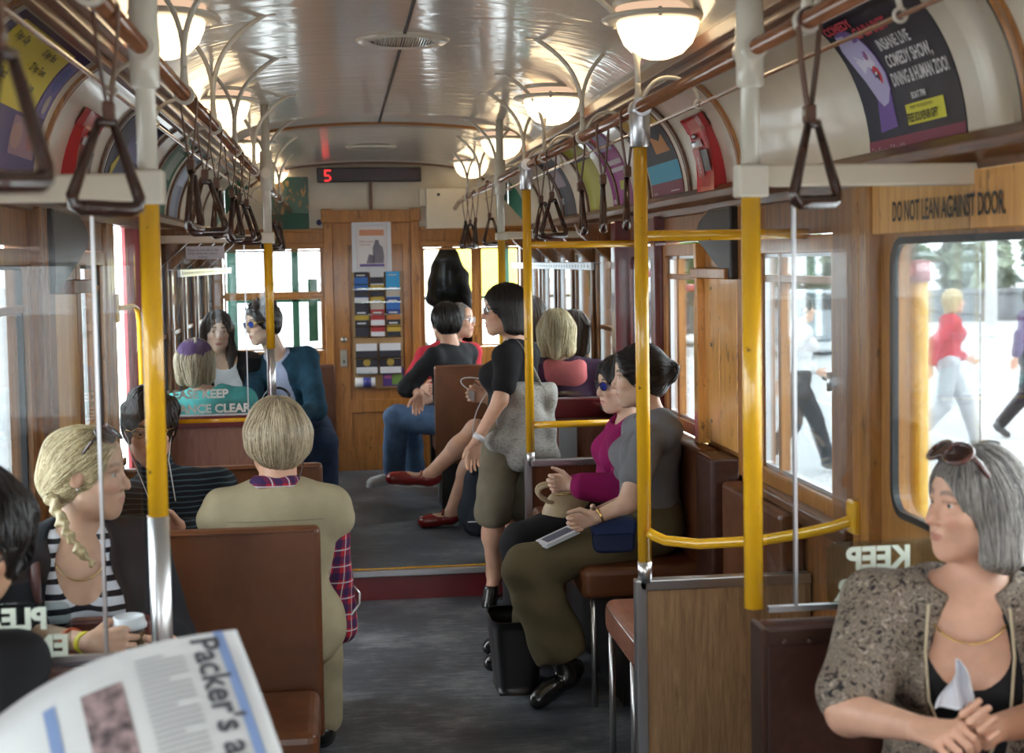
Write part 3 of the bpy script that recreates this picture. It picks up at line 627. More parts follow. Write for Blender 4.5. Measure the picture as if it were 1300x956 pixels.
m = MB(); m.lathe((x, y, 2.12), [(.0225, -.04), (.030, -.035), (.033, .05), (.030, .09), (.0, .10)], 20); m.tube([(x, y-.045, 2.2), (x, y+.045, 2.2)], .028, 18); m.obj('top_socket', ALU, t)
x, y = -.612, 7.3
t = pole(x, y, .98, 2.5, [('upper_shaft', 1.86, ceil_z(x, y), CREAMW), ('yellow_shaft', 1.315, 1.86, YEL), ('chrome_sleeve', .98, 1.316, CHROME)], 'front left pole, ivory and yellow, standing on the maroon sill')
tee(x, y, RZ, t, -1); m = MB(); m.box((x-.032, y-.03, 1.85), (x+.032, y+.03, 1.905)); m.obj('beam_clamp', CREAMW, t, bev=.006)
x, y = .66, 8.05
t = pole(x, y, UP, 2.5, [('upper_shaft', 1.87, ceil_z(x, y), CREAMW), ('yellow_shaft', UP, 1.87, YEL)], 'white topped pole behind the standing woman, yellow below')
tee(x, y, RZ, t, 1); m = MB(); m.box((x-.032, y-.03, 1.86), (x+.032, y+.03, 1.90)); m.obj('beam_clamp', CREAMW, t, bev=.006)
# cream cross beams
for (a, b, y, z0, z1, lb) in ((.66, 1.27, 3.1, 1.895, 1.945, 'cream cross beam from the near right pole to the wall'), (-1.2, -.66, 3.1, 1.878, 1.938, 'cream cross beam from the near left pole to the wall'),
                              (-1.2, -.61, 7.3, 1.855, 1.895, 'cream cross beam over the front left glass screen'), (.66, 1.2, 8.05, 1.865, 1.905, 'cream cross beam from the white topped pole to the wall')):
    m = MB(); m.box((a, y-.022, z0), (b, y+.022, z1)); o = m.obj('cross_beam', CREAM, bev=.006); tag(rebase(o, ((a+b)/2, y, z0)), lb, 'beam')
# yellow bars
def bar(pts, r, label, name='grab_bar', plates=()):
    t = thing(name, label, 'grab bar', pts[0]); m = MB(); m.tube(pts, r, 18); m.obj('tube', YEL, t)
    for (a, b) in plates: m = MB(); m.box(a, b); m.obj('mounting_plate', YEL, t, bev=.008)
bar([(.664, 4.3, 1.81), (1.195, 4.3, 1.81)], .0165, 'high yellow cross bar from the middle pole to the wall')
bar([(.645, 6.82, 1.815), (1.19, 6.82, 1.815)], .0165, 'high yellow cross bar from the step-side pole to the wall')
bar([(.645, 6.82, .942), (1.15, 6.82, .942)], .0165, 'low yellow cross bar above the dark wood end panel')
A = np.array((.668, 4.3, .886)); bar([A+(0, -.035, .012), A+(.02, -.045, 0), A+(.05, -.06, -.012), (.80, 4.15, .878), (.95, 4.03, .905), (1.05, 3.90, .95), (1.10, 3.82, .98), (1.135, 3.79, 1.0), (1.16, 3.785, 1.005)], .016, 'low yellow rail bending from the middle pole to the door post', plates=[((1.135, 3.755, .965), (1.160, 3.815, 1.06))])
bar([(.70, 7.58, .955), (1.19, 7.58, .955)], .0145, 'yellow rail on the maroon sill of the right front screen')
bar([(-1.19, 7.27, .962), (-.50, 7.27, .962)], .0145, 'yellow rail on the maroon sill of the left front screen')
bar([(-1.185, 6.12, 1.57), (-1.165, 6.18, 1.57), (-1.16, 6.40, 1.57), (-1.16, 6.52, 1.55), (-1.16, 6.57, 1.50), (-1.16, 6.58, 1.3), (-1.16, 6.58, .90)], .012, 'bent yellow handle by the open left doorway', plates=[((-1.192, 6.09, 1.51), (-1.180, 6.15, 1.63))])
# outside door poles
for x, y, z0, z1, lb in ((1.42, 3.99, -.1, 1.69, 'yellow outside pole with maroon cap beyond the right door'), (1.42, 6.5, -.1, 1.60, 'yellow outside pole seen beside the honey wood panel'), (1.42, 7.4, -.1, 1.66, 'yellow outside pole beside the far maroon framed window')):
    t = thing('door_pole', lb, 'pole', (x, y, z0)); m = MB(); m.cyl((x, y, z0), (x, y, z1), .030, 20); m.obj('shaft', YEL, t)
    m = MB(); m.lathe((x, y, z1), [(.033, -.03), (.036, -.028), (.036, .03), (.0, .034)], 20); m.cyl((x, y, z1), (1.285, y-.05, z1), .018, 12); m.obj('cap', REDP, t)
    m = MB(); m.box((1.28, y-.02, z0), (x+.03, y+.02, z0+.03)); m.obj('foot_bracket', REDP, t)
m = MB(); m.box((1.292, 3.84, -.1), (1.33, 3.90, 1.95)); o = m.obj('door_jamb', REDP); trimo = struct(o); o.name = 'trim_door_jamb'
# glass screens
def screen(x0, x1, y, z0, z1, label, rod=None, text=None, rz=.0):
    t = thing('glass_screen', label, 'glass screen', ((x0+x1)/2, y, z0)); m = MB(); m.box((x0, y-.003, z0), (x1, y+.003, z1)); m.obj('pane', SCREEN, t)
    if rod: m = MB(); m.box((rod-.0035, y-.007, z0), (rod+.0035, y+.007, z1)); m.obj('joint_strip', ALU, t)
    m = MB(); m.box((x0, y-.008, z0-.006), (x1, y+.008, z0+.007)); m.obj('bottom_channel', ALU, t)
    return t
LETW = fm((.72, .78, .66))
t = screen(-1.195, -.69, 3.1, .905, 1.88, 'near left clear glass screen under the cream beam', rod=-.775)
m = MB(); m.prism(rrect(-1.19, .915, -.845, 1.032, .02), 3.085, 3.091); n_ = m.obj('notice_panel', ACRYL, t)
g = MB(); fn = lambda u, v: (-.893-u, 3.083, .978+v); addtext(g, 'PLEASE KEEP', .062, fn, .0028); fn = lambda u, v: (-.850-u, 3.083, .918+v); addtext(g, 'ENTRANCE CLEAR', .062, fn, .0028); g.obj('lettering', LETW, n_)
t = screen(.69, 1.195, 3.1, .94, 1.895, 'near right clear glass screen behind the woman in the patterned blouse', rod=.755)
m = MB(); m.prism(rrect(.825, .945, 1.19, 1.090, .02), 3.085, 3.091); n_ = m.obj('notice_panel', ACRYL, t)
g = MB(); fn = lambda u, v: (1.30-u, 3.083, 1.022+v); fn2 = lambda u, v: (1.32-u, 3.083, .955+v)
addtext(g, 'KEEP', .070, lambda u, v: (1.022-u, 3.083, 1.028+v), .003); addtext(g, 'CLEAR', .066, lambda u, v: (1.040-u, 3.083, .958+v), .0028); g.obj('lettering', LETW, n_)
t = screen(-1.195, -.635, 7.3, .985, 1.858, 'front left clear glass screen asking to keep the entrance clear', rod=None)
g = MB(); addtext(g, 'PLEASE KEEP', .060, lambda u, v: (-1.165+u, 7.292, 1.075+v), .0022, sx=1.0); addtext(g, 'ENTRANCE CLEAR', .060, lambda u, v: (-1.225+u, 7.292, 1.0+v), .0022, sx=1.0); g.obj('lettering', fm((.80, .84, .80)), t)
m = MB(); m.box((-.735, 7.290, .985), (-.730, 7.310, 1.858)); m.obj('joint_strip', ALU, t)
m = MB(); m.box((-1.02, 7.288, 1.775), (-.83, 7.2915, 1.84)); st = m.obj('sticker', fm((.55, .56, .62)), t)
g = MB(); addtext(g, 'Please do not talk to the', .019, lambda u, v: (-1.01+u, 7.2865, 1.815+v), 0, sx=.8); addtext(g, 'driver while the tram is', .019, lambda u, v: (-1.01+u, 7.2865, 1.798+v), 0, sx=.8); addtext(g, 'moving', .019, lambda u, v: (-.96+u, 7.2865, 1.780+v), 0, sx=.8); g.obj('lettering', fm((.1, .1, .13)), st)
t = screen(.72, 1.195, 7.6, .99, 1.80, 'right front clear glass screen above the maroon sill')
# low partitions
def part(name, x0, x1, y0, y1, z0, z1, mat, label, frame=None, sill=None):
    t = thing(name, label, 'partition', ((x0+x1)/2, (y0+y1)/2, z0)); m = MB(); m.box((x0, y0, z0), (x1, y1, z1)); m.obj('panel', mat, t, bev=.003)
    if frame:
        m = MB(); m.box((x0-.004, y0-.008, z1-.025), (x1, y1+.008, z1+.008)); m.obj('top_strip', frame, t, bev=.004)
        m = MB(); sx0, sx1 = (x0-.016, x0+.020) if x0 > 0 else (x1-.020, x1+.016); m.box((sx0, y0-.008, z0), (sx1, y1+.008, z1+.008)); m.obj('end_strip', frame, t, bev=.004)
    if sill:
        m = MB(); m.box((x0-.01, y0-.03, sill[0]), (x1+.01, y1+.02, sill[1])); m.obj('sill', MAROON, t, bev=.008)
    return t
part('low_partition', .648, 1.195, 4.29, 4.32, 0.0, .735, LAM, 'low wood-grain partition with aluminium edge under the middle yellow pole', ALU)
part('low_partition', .63, 1.195, 6.805, 6.835, .0, .765, wood('deep_brown_end_panel', (.07, .022, .012), (.17, .06, .03), 2, .25, .5), 'dark wood end panel at the foot of the step-side pole', ALU)
part('low_partition', .70, 1.195, 7.59, 7.62, UP, .90, LAMP_, 'pinkish wood-grain partition under the maroon sill on the right', sill=(.885, .99))
part('low_partition', -1.195, -.46, 7.29, 7.32, 0, .93, LAMP_, 'pinkish wood-grain partition under the maroon sill on the left', sill=(.925, .985))
m = MB(); m.box((.905, 7.57, .60), (1.0, 7.59, .86)); o = m.obj('notice_plate', fm((.33, .37, .40))); tag(rebase(o, (.95, 7.58, .60)), 'blank grey-blue notice plate on the pinkish right partition', 'plate')
m = MB(); m.box((.60, 7.28, .0), (.69, 7.30, .62)); trim(m, REDP)
# seats
def leather_block(m, a, b): return m.box(a, b)
def bench(name, label, x0, x1, y, facing, zt=.93, base=0, group=None, both=False, mat=LEATHER, seatz=.46, top=None):
    """transverse seat: back at y, cushion towards facing (+1 away from camera, -1 towards it)"""
    t = thing(name, label, 'seat', ((x0+x1)/2, y, base), group)
    m = MB(); m.box((x0, y-.028, base+.30), (x1, y+.028, base+zt)); m.obj('backrest', mat, t, bev=.018, seg=3)
    m = MB()
    e = x0+.001 if abs(x0) < abs(x1) else x1-.001; sgn = 1 if abs(x0) < abs(x1) else -1
    zz = base+zt-.012
    m.tube([(x0+.02, y-.03, zz), (x1-.02, y-.03, zz)], .0035, 6); m.tube([(x0+.02, y+.03, zz), (x1-.02, y+.03, zz)], .0035, 6); m.obj('piping', mat, t)
    for f in ((-1, 1) if both else (facing,)):
        m = MB(); m.box((x0+.01, y+f*.035, base+seatz-.12), (x1-.01, y+f*.46, base+seatz)); m.obj('cushion', mat, t, bev=.03, seg=3)
        m = MB(); m.cyl((e+sgn*.05, y+f*.40, base), (e+sgn*.05, y+f*.40, base+seatz-.1), .014, 12); m.obj('leg', CHROME, t)
        m = MB(); m.box((min(x0, x1)+.04, y+f*.05, base), (max(x0, x1)-.10, y+f*.30, base+seatz-.11)); m.obj('seat_box', BLACKP, t)  # box coloured black to stand in for the shade under the seat
    if top: m = MB(); m.box((x0, y+.0, base+zt-.008), (x1, y+.034, base+zt+.004)); m.obj('top_rail', top, t, bev=.004)
    return t
bench('bench_seat', 'brown leather back-to-back seat between the blonde woman and the man in the beige vest', -1.19, -.335, 4.32, 1, zt=.95, both=True)
bench('bench_seat', 'brown leather seat behind the woman in the striped turtleneck', -1.19, -.345, 5.80, -1, zt=.935)
bench('bench_seat', 'brown leather seat with high back at the right of the aisle past the step', .325, 1.10, 9.0, 1, zt=.93, base=UP)
bench('bench_seat', 'brown leather seat in the front left saloon facing the camera', -1.12, -.30, 9.35, -1, zt=.93, base=UP)
bench('bench_seat', 'dark brown seat across the right aisle edge under the near right pole', .655, 1.19, 3.06, -1, zt=.925, mat=LEATHERD)
bench('bench_seat', 'dark brown seat across the left side under the near left glass', -1.19, -.66, 3.06, -1, zt=.895, mat=LEATHERD)
# metal strap on the near right seat back
m = MB(); m.box((.652, 3.022, .875), (.90, 3.03, .912))
for q in (.70, .76, .84): m.cyl((q, 3.010, .885), (q, 3.02, .885), .008, 10)
m.box((.648, 3.012, .60), (.662, 3.10, .92)); o = m.obj('edge_plate', plain('bronzed_plate', (.07, .035, .025), .35, .5), bev=.003); tag(rebase(o, (.77, 3.02, .60)), 'worn metal edge plate on the near right seat back', 'plate')
# seat cushion against the wood-grain partition
t = thing('bench_seat', 'pale brown leather seat cushion fixed behind the low wood-grain partition', 'seat', (.9, 4.5, 0))
LEA2 = plain('faded_seat_leather', (.30, .12, .075), .35, var=.15, bump=.1, sc=150)
m = MB(); m.box((.635, 4.34, .43), (1.18, 4.86, .555)); m.obj('cushion', LEA2, t, bev=.035, seg=4)
m = MB(); m.tube([(.64, 4.36, .53), (.64, 4.80, .53), (.66, 4.85, .53), (1.15, 4.85, .53)], .004, 8); m.obj('piping', ALU, t)
for yy in (4.82, 4.45): m = MB(); m.cyl((.655, yy, 0), (.655, yy, .44), .011, 12); m.obj('leg', CHROME, t)
# long side bench
def sidebench(label, x0, x1, y0, y1, base, name='side_bench', zt=1.0, seat=.555):
    s = 1 if x1 > 0 else -1
    t = thing(name, label, 'seat', ((x0+x1)/2, (y0+y1)/2, base)); m = MB(); m.box((x0, y0, base+seat-.125), (x1, y1, base+seat)); m.obj('cushion', LEATHER, t, bev=.03, seg=3)
    w_ = max(x0, x1, key=abs); m = MB(); m.box((w_-s*.085, y0, base+seat-.02), (w_, y1, base+zt)); m.obj('backrest', LEATHER, t, bev=.02, seg=3)
    m = MB(); e = min(x0, x1, key=abs); m.box((e+s*.16, y0+.03, base), (w_-s*.03, y1-.03, base+seat-.12)); m.obj('seat_box', BLACKP, t)  # black colour imitates the shade below the cushion
    for yy in (y0+.05, y1-.05): m = MB(); m.cyl((e+s*.05, yy, base), (e+s*.05, yy, base+seat-.11), .011, 12); m.obj('leg', CHROME, t)
    return t
sidebench('long brown leather side bench under the two seated women on the right', .64, 1.185, 5.33, 6.78, 0)
sidebench('brown leather side bench on the right past the step', .62, 1.13, 7.68, 8.93, UP, seat=.46, zt=.78)
m = MB(); m.box((1.11, 4.34, .56), (1.195, 5.04, .925)); o = m.obj('wall_pad', LEATHER, bev=.02, seg=3); tag(rebase(o, (1.15, 4.7, .56)), 'brown leather back pad on the wall below the open side window', 'backrest')
m = MB(); m.box((1.08, 5.06, .5), (1.195, 5.30, 1.0)); o = m.obj('wall_pad', LEATHERD, bev=.015, seg=3); tag(rebase(o, (1.13, 5.2, .5)), 'dark scuffed back pad on the wall below the honey wood panel', 'backrest')
# black wedge shaped covers
for s, y0, y1, z0, z1, lb in ((1, 5.02, 5.52, 1.66, 1.925, 'black wedge shaped cover on the wall above the honey wood panel'), (-1, 4.62, 5.25, 1.66, 1.93, 'black wedge shaped cover on the left wall above the wood panel')):
    m = MB(); m.prism([(y0, z0), (y0+.05, z0), (y1-.03, z1-.12), (y1, z1-.085), (y1-.05, z1-.04), (y1-.2, z1), (y0, z1)], s*1.145, s*1.19, axis=0); o = m.obj('wedge_cover', BLACKP, bev=.008); tag(rebase(o, (s*1.15, y0+.2, z0)), lb, 'cover')
# ------------------------------------------------------------------ end wall fittings
m = MB(); a = at(402, 213, y=10.78); b = at(535, 230, y=10.78); t = thing('led_sign', 'black number display above the door showing a red five', 'sign', (0, 10.8, 2.36))
m.box((a[0], 10.78, b[2]), (b[0], 10.86, a[2])); m.obj('housing', BLACKP, t, bev=.006)
m = MB(); m.box((a[0]+.02, 10.776, b[2]+.012), (b[0]-.02, 10.781, a[2]-.012)); m.obj('screen', fm((.03, .004, .01), .15), t)
m = MB(); c = at(415, 223, y=10.775); q = .0085
for (i, j) in ((0, 0), (1, 0), (2, 0), (3, 0), (0, 1), (0, 2), (0, 3), (1, 3), (2, 3), (3, 4), (3, 5), (2, 6), (1, 6), (0, 6)):
    m.box((c[0]-.018+i*.0125, 10.772, c[2]+.033-j*.0125), (c[0]-.018+i*.0125+.010, 10.775, c[2]+.043-j*.0125))
m.obj('lit_digit', LEDR, t)
m = MB(); a = at(532, 238, y=10.75); b = at(631, 289, y=10.75); m.box((.405, 10.77, 1.995), (.94, 10.895, 2.30)); t = thing('equipment_box', 'white metal box high on the bulkhead right of the door', 'box', (.67, 10.8, 1.995)); m.obj('body', CREAM, t, bev=.006)
m = MB(); m.cyl((.50, 10.765, 2.25), (.50, 10.775, 2.25), .012, 12); m.obj('lock', BLACKP, t); m = MB(); m.box((.36, 10.82, 2.17), (.405, 10.895, 2.30)); m.obj('side_cover', CREAM, t, bev=.004)
m = MB(); m.cyl((-.40, 10.885, 2.055), (-.40, 10.9, 2.055), .022, 20); o = m.obj('round_button', fm((.02, .03, .12))); tag(rebase(o, (-.40, 10.89, 2.055)), 'small dark blue round badge on the cream bulkhead left of the door', 'badge')
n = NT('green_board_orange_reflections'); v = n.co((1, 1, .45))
n.set(n.mix(n.ramp(n.noise(v, 22, 3, .6), [(.56, (0, 0, 0)), (.60, (1, 1, 1))]), (.012, .085, .055), (.42, .24, .08)), .3, 0, .4)  # orange reflections painted into the board's own colour
m = MB(); m.box((-.80, 10.875, 2.12), (-.475, 10.9, 2.40)); m.cur = 1; m.box((-.80, 10.876, 2.005), (-.475, 10.9, 2.12)); o = m.obj('notice_board', [n.m, GREENP], bev=.003); tag(rebase(o, (-.63, 10.89, 2.005)), 'dark green panel with painted orange reflections on the bulkhead above the left front window', 'panel')
# ================================================================== POSTERS and small fixtures
ARC = .578
def cv(s, yL, off):
    """flat poster coordinates (u right, v up, metres) -> the cove surface"""
    return lambda u, v: cove(s, yL-u if s > 0 else yL+u, min(1, max(0, v/ARC)), off)
def patch(mb, s, yL, r, off=.004):
    u0, v0, u1, v1 = r; f = cv(s, yL, off); mb.grid(lambda a, b: f(u0+(u1-u0)*a, v0+(v1-v0)*b), 1, max(2, int((v1-v0)/.03)))
def ppoly(mb, s, yL, pts, off):
    f = cv(s, yL, off); c = np.mean(np.array(pts), axis=0); n = len(pts)
    mb.add([f(*c)]+[f(*p) for p in pts], [(0, i+1, (i+1) % n+1) for i in range(n)], False)
def ell(cx, cy, rx, ry, a=0, n=18):
    return [(cx+rx*math.cos(t)*math.cos(a)-ry*math.sin(t)*math.sin(a), cy+rx*math.cos(t)*math.sin(a)+ry*math.sin(t)*math.cos(a)) for t in np.linspace(0, 2*PI, n, endpoint=False)]
def poster(s, yL, W, v0, v1, bg, label, blocks=(), texts=(), polys=(), name='poster', kind='poster'):
    b = cove(s, yL-W/2 if s > 0 else yL+W/2, 0, 0); t = thing(name, label, kind, b)
    m = MB(); f = cv(s, yL, .003); m.grid(lambda a, q: f(W*a, v0+(v1-v0)*q), 1, 14, thick=.0025); m.obj('sheet', fm(bg, .55), t)
    lay = {}
    for c, r in blocks: patch(lay.setdefault((c, 'printed_block'), MB()), s, yL, r, .0045)
    for i, (c, p) in enumerate(polys): ppoly(lay.setdefault((c, 'printed_picture'), MB()), s, yL, p, .0052+.0004*i)
    for c, tx, sz, u, v, bo, sx in texts: addtext(lay.setdefault((c, 'lettering'), MB()), tx, sz, (lambda uu, vv, ff=cv(s, yL, .0085), u=u, v=v: ff(u+uu, v+vv)), bo, sx=sx)
    for (c, nm), mb in lay.items():
        o = mb.obj(nm, fm(c, .55), t)
    return t
yA, yB = at(1103, 201, x=1.19)[1], at(1225, 179, x=1.19)[1]; W = yA-yB
VI, VD = (.50, .46, .72), (.16, .08, .35)
H = .40
def fp(L): return [(W*u, H*v) for u, v in L]
face = fp([(.10, .86), (.17, .88), (.24, .86), (.29, .80), (.32, .72), (.345, .64), (.37, .52), (.36, .42), (.31, .345), (.25, .33), (.20, .38), (.14, .50), (.085, .62), (.06, .74)])
neck = fp([(.20, .40), (.30, .34), (.36, .40), (.345, .28), (.355, .20), (.16, .185), (.17, .28)])
poster(1, yA, W, .008, H, (.022, .020, .035), 'black comedy show poster of a pale face with red lips on the near right cove',
    blocks=[((.22, .035, .07), (.0, .008, W, .058)), ((.72, .68, .05), (W*.46, .076, W*.84, .122)), ((.75, .73, .75), (W*.72, .018, W*.95, .046))],
    polys=[(VD, neck), (VD, [(u*1.04-.003, v*1.02-.003) for u, v in face]), (VI, face), ((.72, .70, .85), fp([(.16, .78), (.24, .80), (.29, .70), (.32, .58), (.30, .44), (.24, .42), (.18, .54), (.13, .66)])),
           ((.05, .02, .10), [(W*.125+u, H*.745+v) for u, v in ell(0, 0, .024, .010, -.6)]), ((.05, .02, .10), [(W*.235+u, H*.80+v) for u, v in ell(0, 0, .020, .009, -.5)]),
           ((.30, .10, .30), [(W*.265+u, H*.665+v) for u, v in ell(0, 0, .013, .014, -.5)]), ((.62, .02, .05), [(W*.295+u, H*.52+v) for u, v in ell(0, 0, .022, .026, .3)]), ((.03, .005, .01), [(W*.295+u, H*.52+v) for u, v in ell(0, 0, .010, .014, .3)]),
           ((.8, .75, .75), [(W*.292+u, H*.535+v) for u, v in ell(0, 0, .008, .004, .3)])],
    texts=[((.66, .65, .66), 'INSANE LIVE', .044, W*.44, .262, .0012, .80), ((.66, .65, .66), 'COMEDY SHOW,', .044, W*.44, .216, .0012, .80), ((.66, .65, .66), 'DINING & HUMAN ZOO!', .044, W*.42, .170, .0012, .68),
           ((.6, .6, .6), 'BOAT 7PM', .020, W*.56, .132, .0008, .9), ((.05, .04, .01), 'FREE SOUVENIR GIFT', .027, W*.475, .082, .0008, .72), ((.05, .04, .01), 'PRESENT THIS VOUCHER FOR A', .010, W*.52, .110, 0, .95),
           ((.62, .05, .08), 'CABARET', .046, W*.30, .315, .002, 1.1), ((.62, .05, .08), 'COMEDY', .040, W*.05, .355, .002, 1.1), ((.62, .45, .48), 'Get off at stop 7, Russell St', .026, W*.04, .024, 0, .80), ((.15, .03, .06), 'yarra', .019, W*.735, .026, .0008, .95), ((.15, .03, .06), 'trams', .019, W*.845, .026, .0008, .95)])
# posters further along the right
y0_ = at(828, 256, x=1.19)[1]; y1_ = at(867, 251, x=1.19)[1]; Wb = y0_-y1_
poster(1, y0_, Wb, .01, .50, (.25, .06, .05), 'sunset poster with a blue band on the right cove beside the middle pole', blocks=[((.17, .03, .06), (0, .01, Wb, .085)), ((.05, .33, .50), (0, .085, Wb, .16)), ((.02, .022, .03), (0, .16, Wb, .33)), ((.62, .40, .06), (0, .33, Wb, .40)), ((.20, .16, .35), (0, .40, Wb, .46)), ((.75, .73, .74), (Wb*.62, .035, Wb*.88, .068))],
    polys=[((.03, .02, .04), [(Wb*.50, .30), (Wb*.58, .30), (Wb*.56, .40), (Wb*.54, .43), (Wb*.52, .40)]), ((.45, .20, .06), [(Wb*.45, .20), (Wb*.9, .20), (Wb*.86, .28), (Wb*.7, .25), (Wb*.5, .28)])], texts=[((.6, .5, .5), 'yarratrams', .022, Wb*.08, .04, 0, .8)])
y0_ = at(778, 267, x=1.19)[1]; y1_ = at(803, 264, x=1.19)[1]; Wc = y0_-y1_
poster(1, y0_, Wc, .01, .52, (.34, .05, .24), 'magenta and blue poster with white words on the right cove', blocks=[((.42, .40, .62), (Wc*.1, .30, Wc*.9, .44)), ((.12, .20, .45), (0, .44, Wc, .52)), ((.55, .50, .55), (Wc*.18, .22, Wc*.95, .245)), ((.55, .50, .55), (Wc*.2, .185, Wc*.95, .205))], polys=[((.5, .5, .08), [(Wc*.5, .10), (Wc*.9, .10), (Wc*.85, .14), (Wc*.55, .14)]), ((.60, .08, .12), ell(Wc*.4, .38, .05, .04))], texts=[((.7, .6, .65), 'WORLD', .03, Wc*.1, .04, .001, .8)])
y0_ = at(712, 276, x=1.19)[1]; y1_ = at(731, 273, x=1.19)[1]; Wd = y0_-y1_
poster(1, y0_, Wd, .01, .50, (.03, .03, .045), 'dark poster on the far right cove behind the triangle straps', blocks=[((.28, .22, .26), (Wd*.2, .20, Wd*.8, .32)), ((.12, .13, .20), (0, .4, Wd, .5))], texts=[((.5, .5, .5), 'NIGHT', .05, Wd*.2, .10, .001, .8)])
poster(1, 8.15, .5, .01, .5, (.45, .42, .05), 'yellow green poster far along the right cove', blocks=[((.03, .03, .04), (0, .30, .5, .34))])
# left side posters
yE0, We = 3.66, .92
ev = ['7 Apr  City', '13 Apr  Park', '20 Apr  Hall', '27 Apr  Town', '4 May  Beach', '11 May  Lane']
poster(-1, yE0, We, .010, .44, (.11, .08, .18), 'violet poster with a yellow date list on the near left cove', blocks=[((.68, .55, .06), (.06, .19, .74, .42)), ((.30, .18, .24), (.55, .08, We-.04, .18)), ((.18, .15, .34), (.76, .20, We-.02, .40))],
    polys=[((.40, .24, .22), ell(.62, .13, .07, .035)), ((.10, .12, .35), ell(.83, .33, .05, .05)), ((.34, .12, .12), ell(.80, .13, .05, .03)), ((.45, .38, .34), ell(.84, .24, .03, .03))],
    texts=[((.06, .05, .03), e, .036, .10+.33*(i % 2), .36-.055*(i//2), .001, .9) for i, e in enumerate(ev)]+[((.5, .5, .5), 'yarra trams', .030, .68, .03, 0, .8)])
poster(-1, 2.74, .72, .012, .50, (.03, .06, .26), 'blue poster at the top left corner of the picture', blocks=[((.03, .03, .10), (0, .012, .68, .2)), ((.40, .14, .12), (.1, .25, .5, .33))], texts=[((.3, .4, .7), 'FESTIVAL OF LIGHT', .06, .08, .42, .001, .8)])
poster(-1, 5.86, .88, .010, .42, (.035, .04, .085), 'dark blue poster with a yellow pennant behind the near left pole', blocks=[((.12, .12, .24), (.3, .2, .8, .36))], polys=[((.55, .45, .08), [(.10, .16), (.10, .10), (.26, .24)])], texts=[((.6, .6, .62), 'LIVE', .09, .4, .28, .002, .8)])
poster(-1, 7.42, .5, .012, .45, (.05, .14, .07), 'green poster on the left cove behind the strap bunch', blocks=[((.20, .26, .20), (.1, .2, .4, .36))])
poster(-1, 8.14, .4, .012, .45, (.22, .25, .33), 'painted pale blue grey reflection on the left cove beyond the front pole', blocks=[((.40, .46, .58), (.05, .2, .35, .36))])  # sheet coloured to stand in for a light-blue reflection on the cove
# red boxes on the cove
def redbox(s, px0, px1, py, label, word):
    a = at(px0, py, x=s*1.19)[1]; b = at(px1, py, x=s*1.19)[1]; y0, y1 = max(a, b) if s > 0 else min(a, b), 0
    W = abs(a-b); t = thing('leaflet_box', label, 'leaflet box', cove(s, y0, 0, 0), 'red boxes on the cove panels')
    g_ = lambda off, u0, u1, v0, v1: (lambda a_, q: cv(s, y0, off)(W*(u0+(u1-u0)*a_), v0+(v1-v0)*q))
    sg = 1
    m = MB(); m.grid(lambda a_, q: cv(s, y0, .052-.028*q)(W*(.04+.92*a_+.10*q*(.5-a_)), .015+.25*q), 4, 12, thick=sg*.046); m.obj('body', fm((.55, .03, .035), .3), t, bev=.004)
    m = MB(); m.grid(g_(.030, .0, 1.0, .235, .30), 4, 4, thick=sg*.022); m.obj('hanger', fm((.42, .025, .03), .3), t)
    m = MB(); m.grid(g_(.0475, .50, .86, .085, .165), 2, 6); m.obj('window_slot', fm((.04, .035, .035), .3), t)
    m = MB(); m.grid(g_(.0505, .16, .50, .07, .175), 2, 6); m.obj('ticket_slip', fm((.50, .06, .06), .3), t)
    m = MB(); m.grid(g_(.046, .18, .62, .178, .205), 2, 3, thick=sg*.008); m.obj('metal_flap', ALU, t)
    m = MB(); p = cv(s, y0, .040)(W*.42, .222); m.sphere(p, .012, 12); m.obj('lock', ALU, t)
    m = MB(); addtext(m, word, .034, lambda uu, vv: cv(s, y0, .0535)(W*.42-vv*.9, .080+uu), .001, sx=.9); m.obj('lettering', fm((.62, .55, .50)), t)
    return t
redbox(1, 898, 921, 243, 'red plastic leaflet box on the right cove beside the ivory pole', 'FREE')
redbox(-1, 78, 101, 232, 'red plastic leaflet box on the left cove behind the big strap', 'FREE')
# ------------------------------------------------------------------ door items
def flatfn(y): return lambda u, v: (u, y, v)
t = thing('framed_notice', 'silver framed notice on the door with an orange heading and a seated figure', 'frame', (-.01, 10.89, 1.68))
a, b = (-.158, 2.055), (.140, 1.672); yy = 10.885
m = MB(); ringprism(m, rrect(a[0], b[1], b[0], a[1], .004), rrect(a[0]+.032, b[1]+.032, b[0]-.032, a[1]-.032, .003), yy-.014, yy+.012); m.obj('frame', fm((.60, .60, .63), .3), t, bev=.004)
m = MB(); m.box((a[0]+.02, yy-.002, b[1]+.02), (b[0]-.02, yy+.008, a[1]-.02)); m.obj('paper', fm((.72, .68, .68)), t)
m = MB(); m.box((-.10, yy-.0035, 1.95), (.085, yy-.0015, 1.995)); m.obj('heading_band', fm((.62, .28, .16)), t)
m = MB(); m.box((-.10, yy-.0035, 1.715), (.085, yy-.0015, 1.735)); m.obj('footer_band', fm((.13, .09, .28)), t)
m = MB()
for p, mt in (([(.0, 1.74), (.08, 1.74), (.085, 1.80), (.075, 1.86), (.05, 1.885), (.045, 1.915), (.02, 1.92), (.012, 1.89), (.0, 1.86)], 0), ([(-.05, 1.74), (.01, 1.74), (.005, 1.80), (-.03, 1.81), (-.04, 1.77)], 0)): m.prism(p, yy-.004, yy-.0015)
m.obj('printed_picture', fm((.18, .17, .20)), t)
m = MB(); addtext(m, 'Help us keep', .020, lambda u, v: (-.10+u, yy-.004, 1.90+v)); addtext(m, 'trams tidy', .020, lambda u, v: (-.10+u, yy-.004, 1.875+v)); m.obj('lettering', fm((.5, .2, .15)), t)
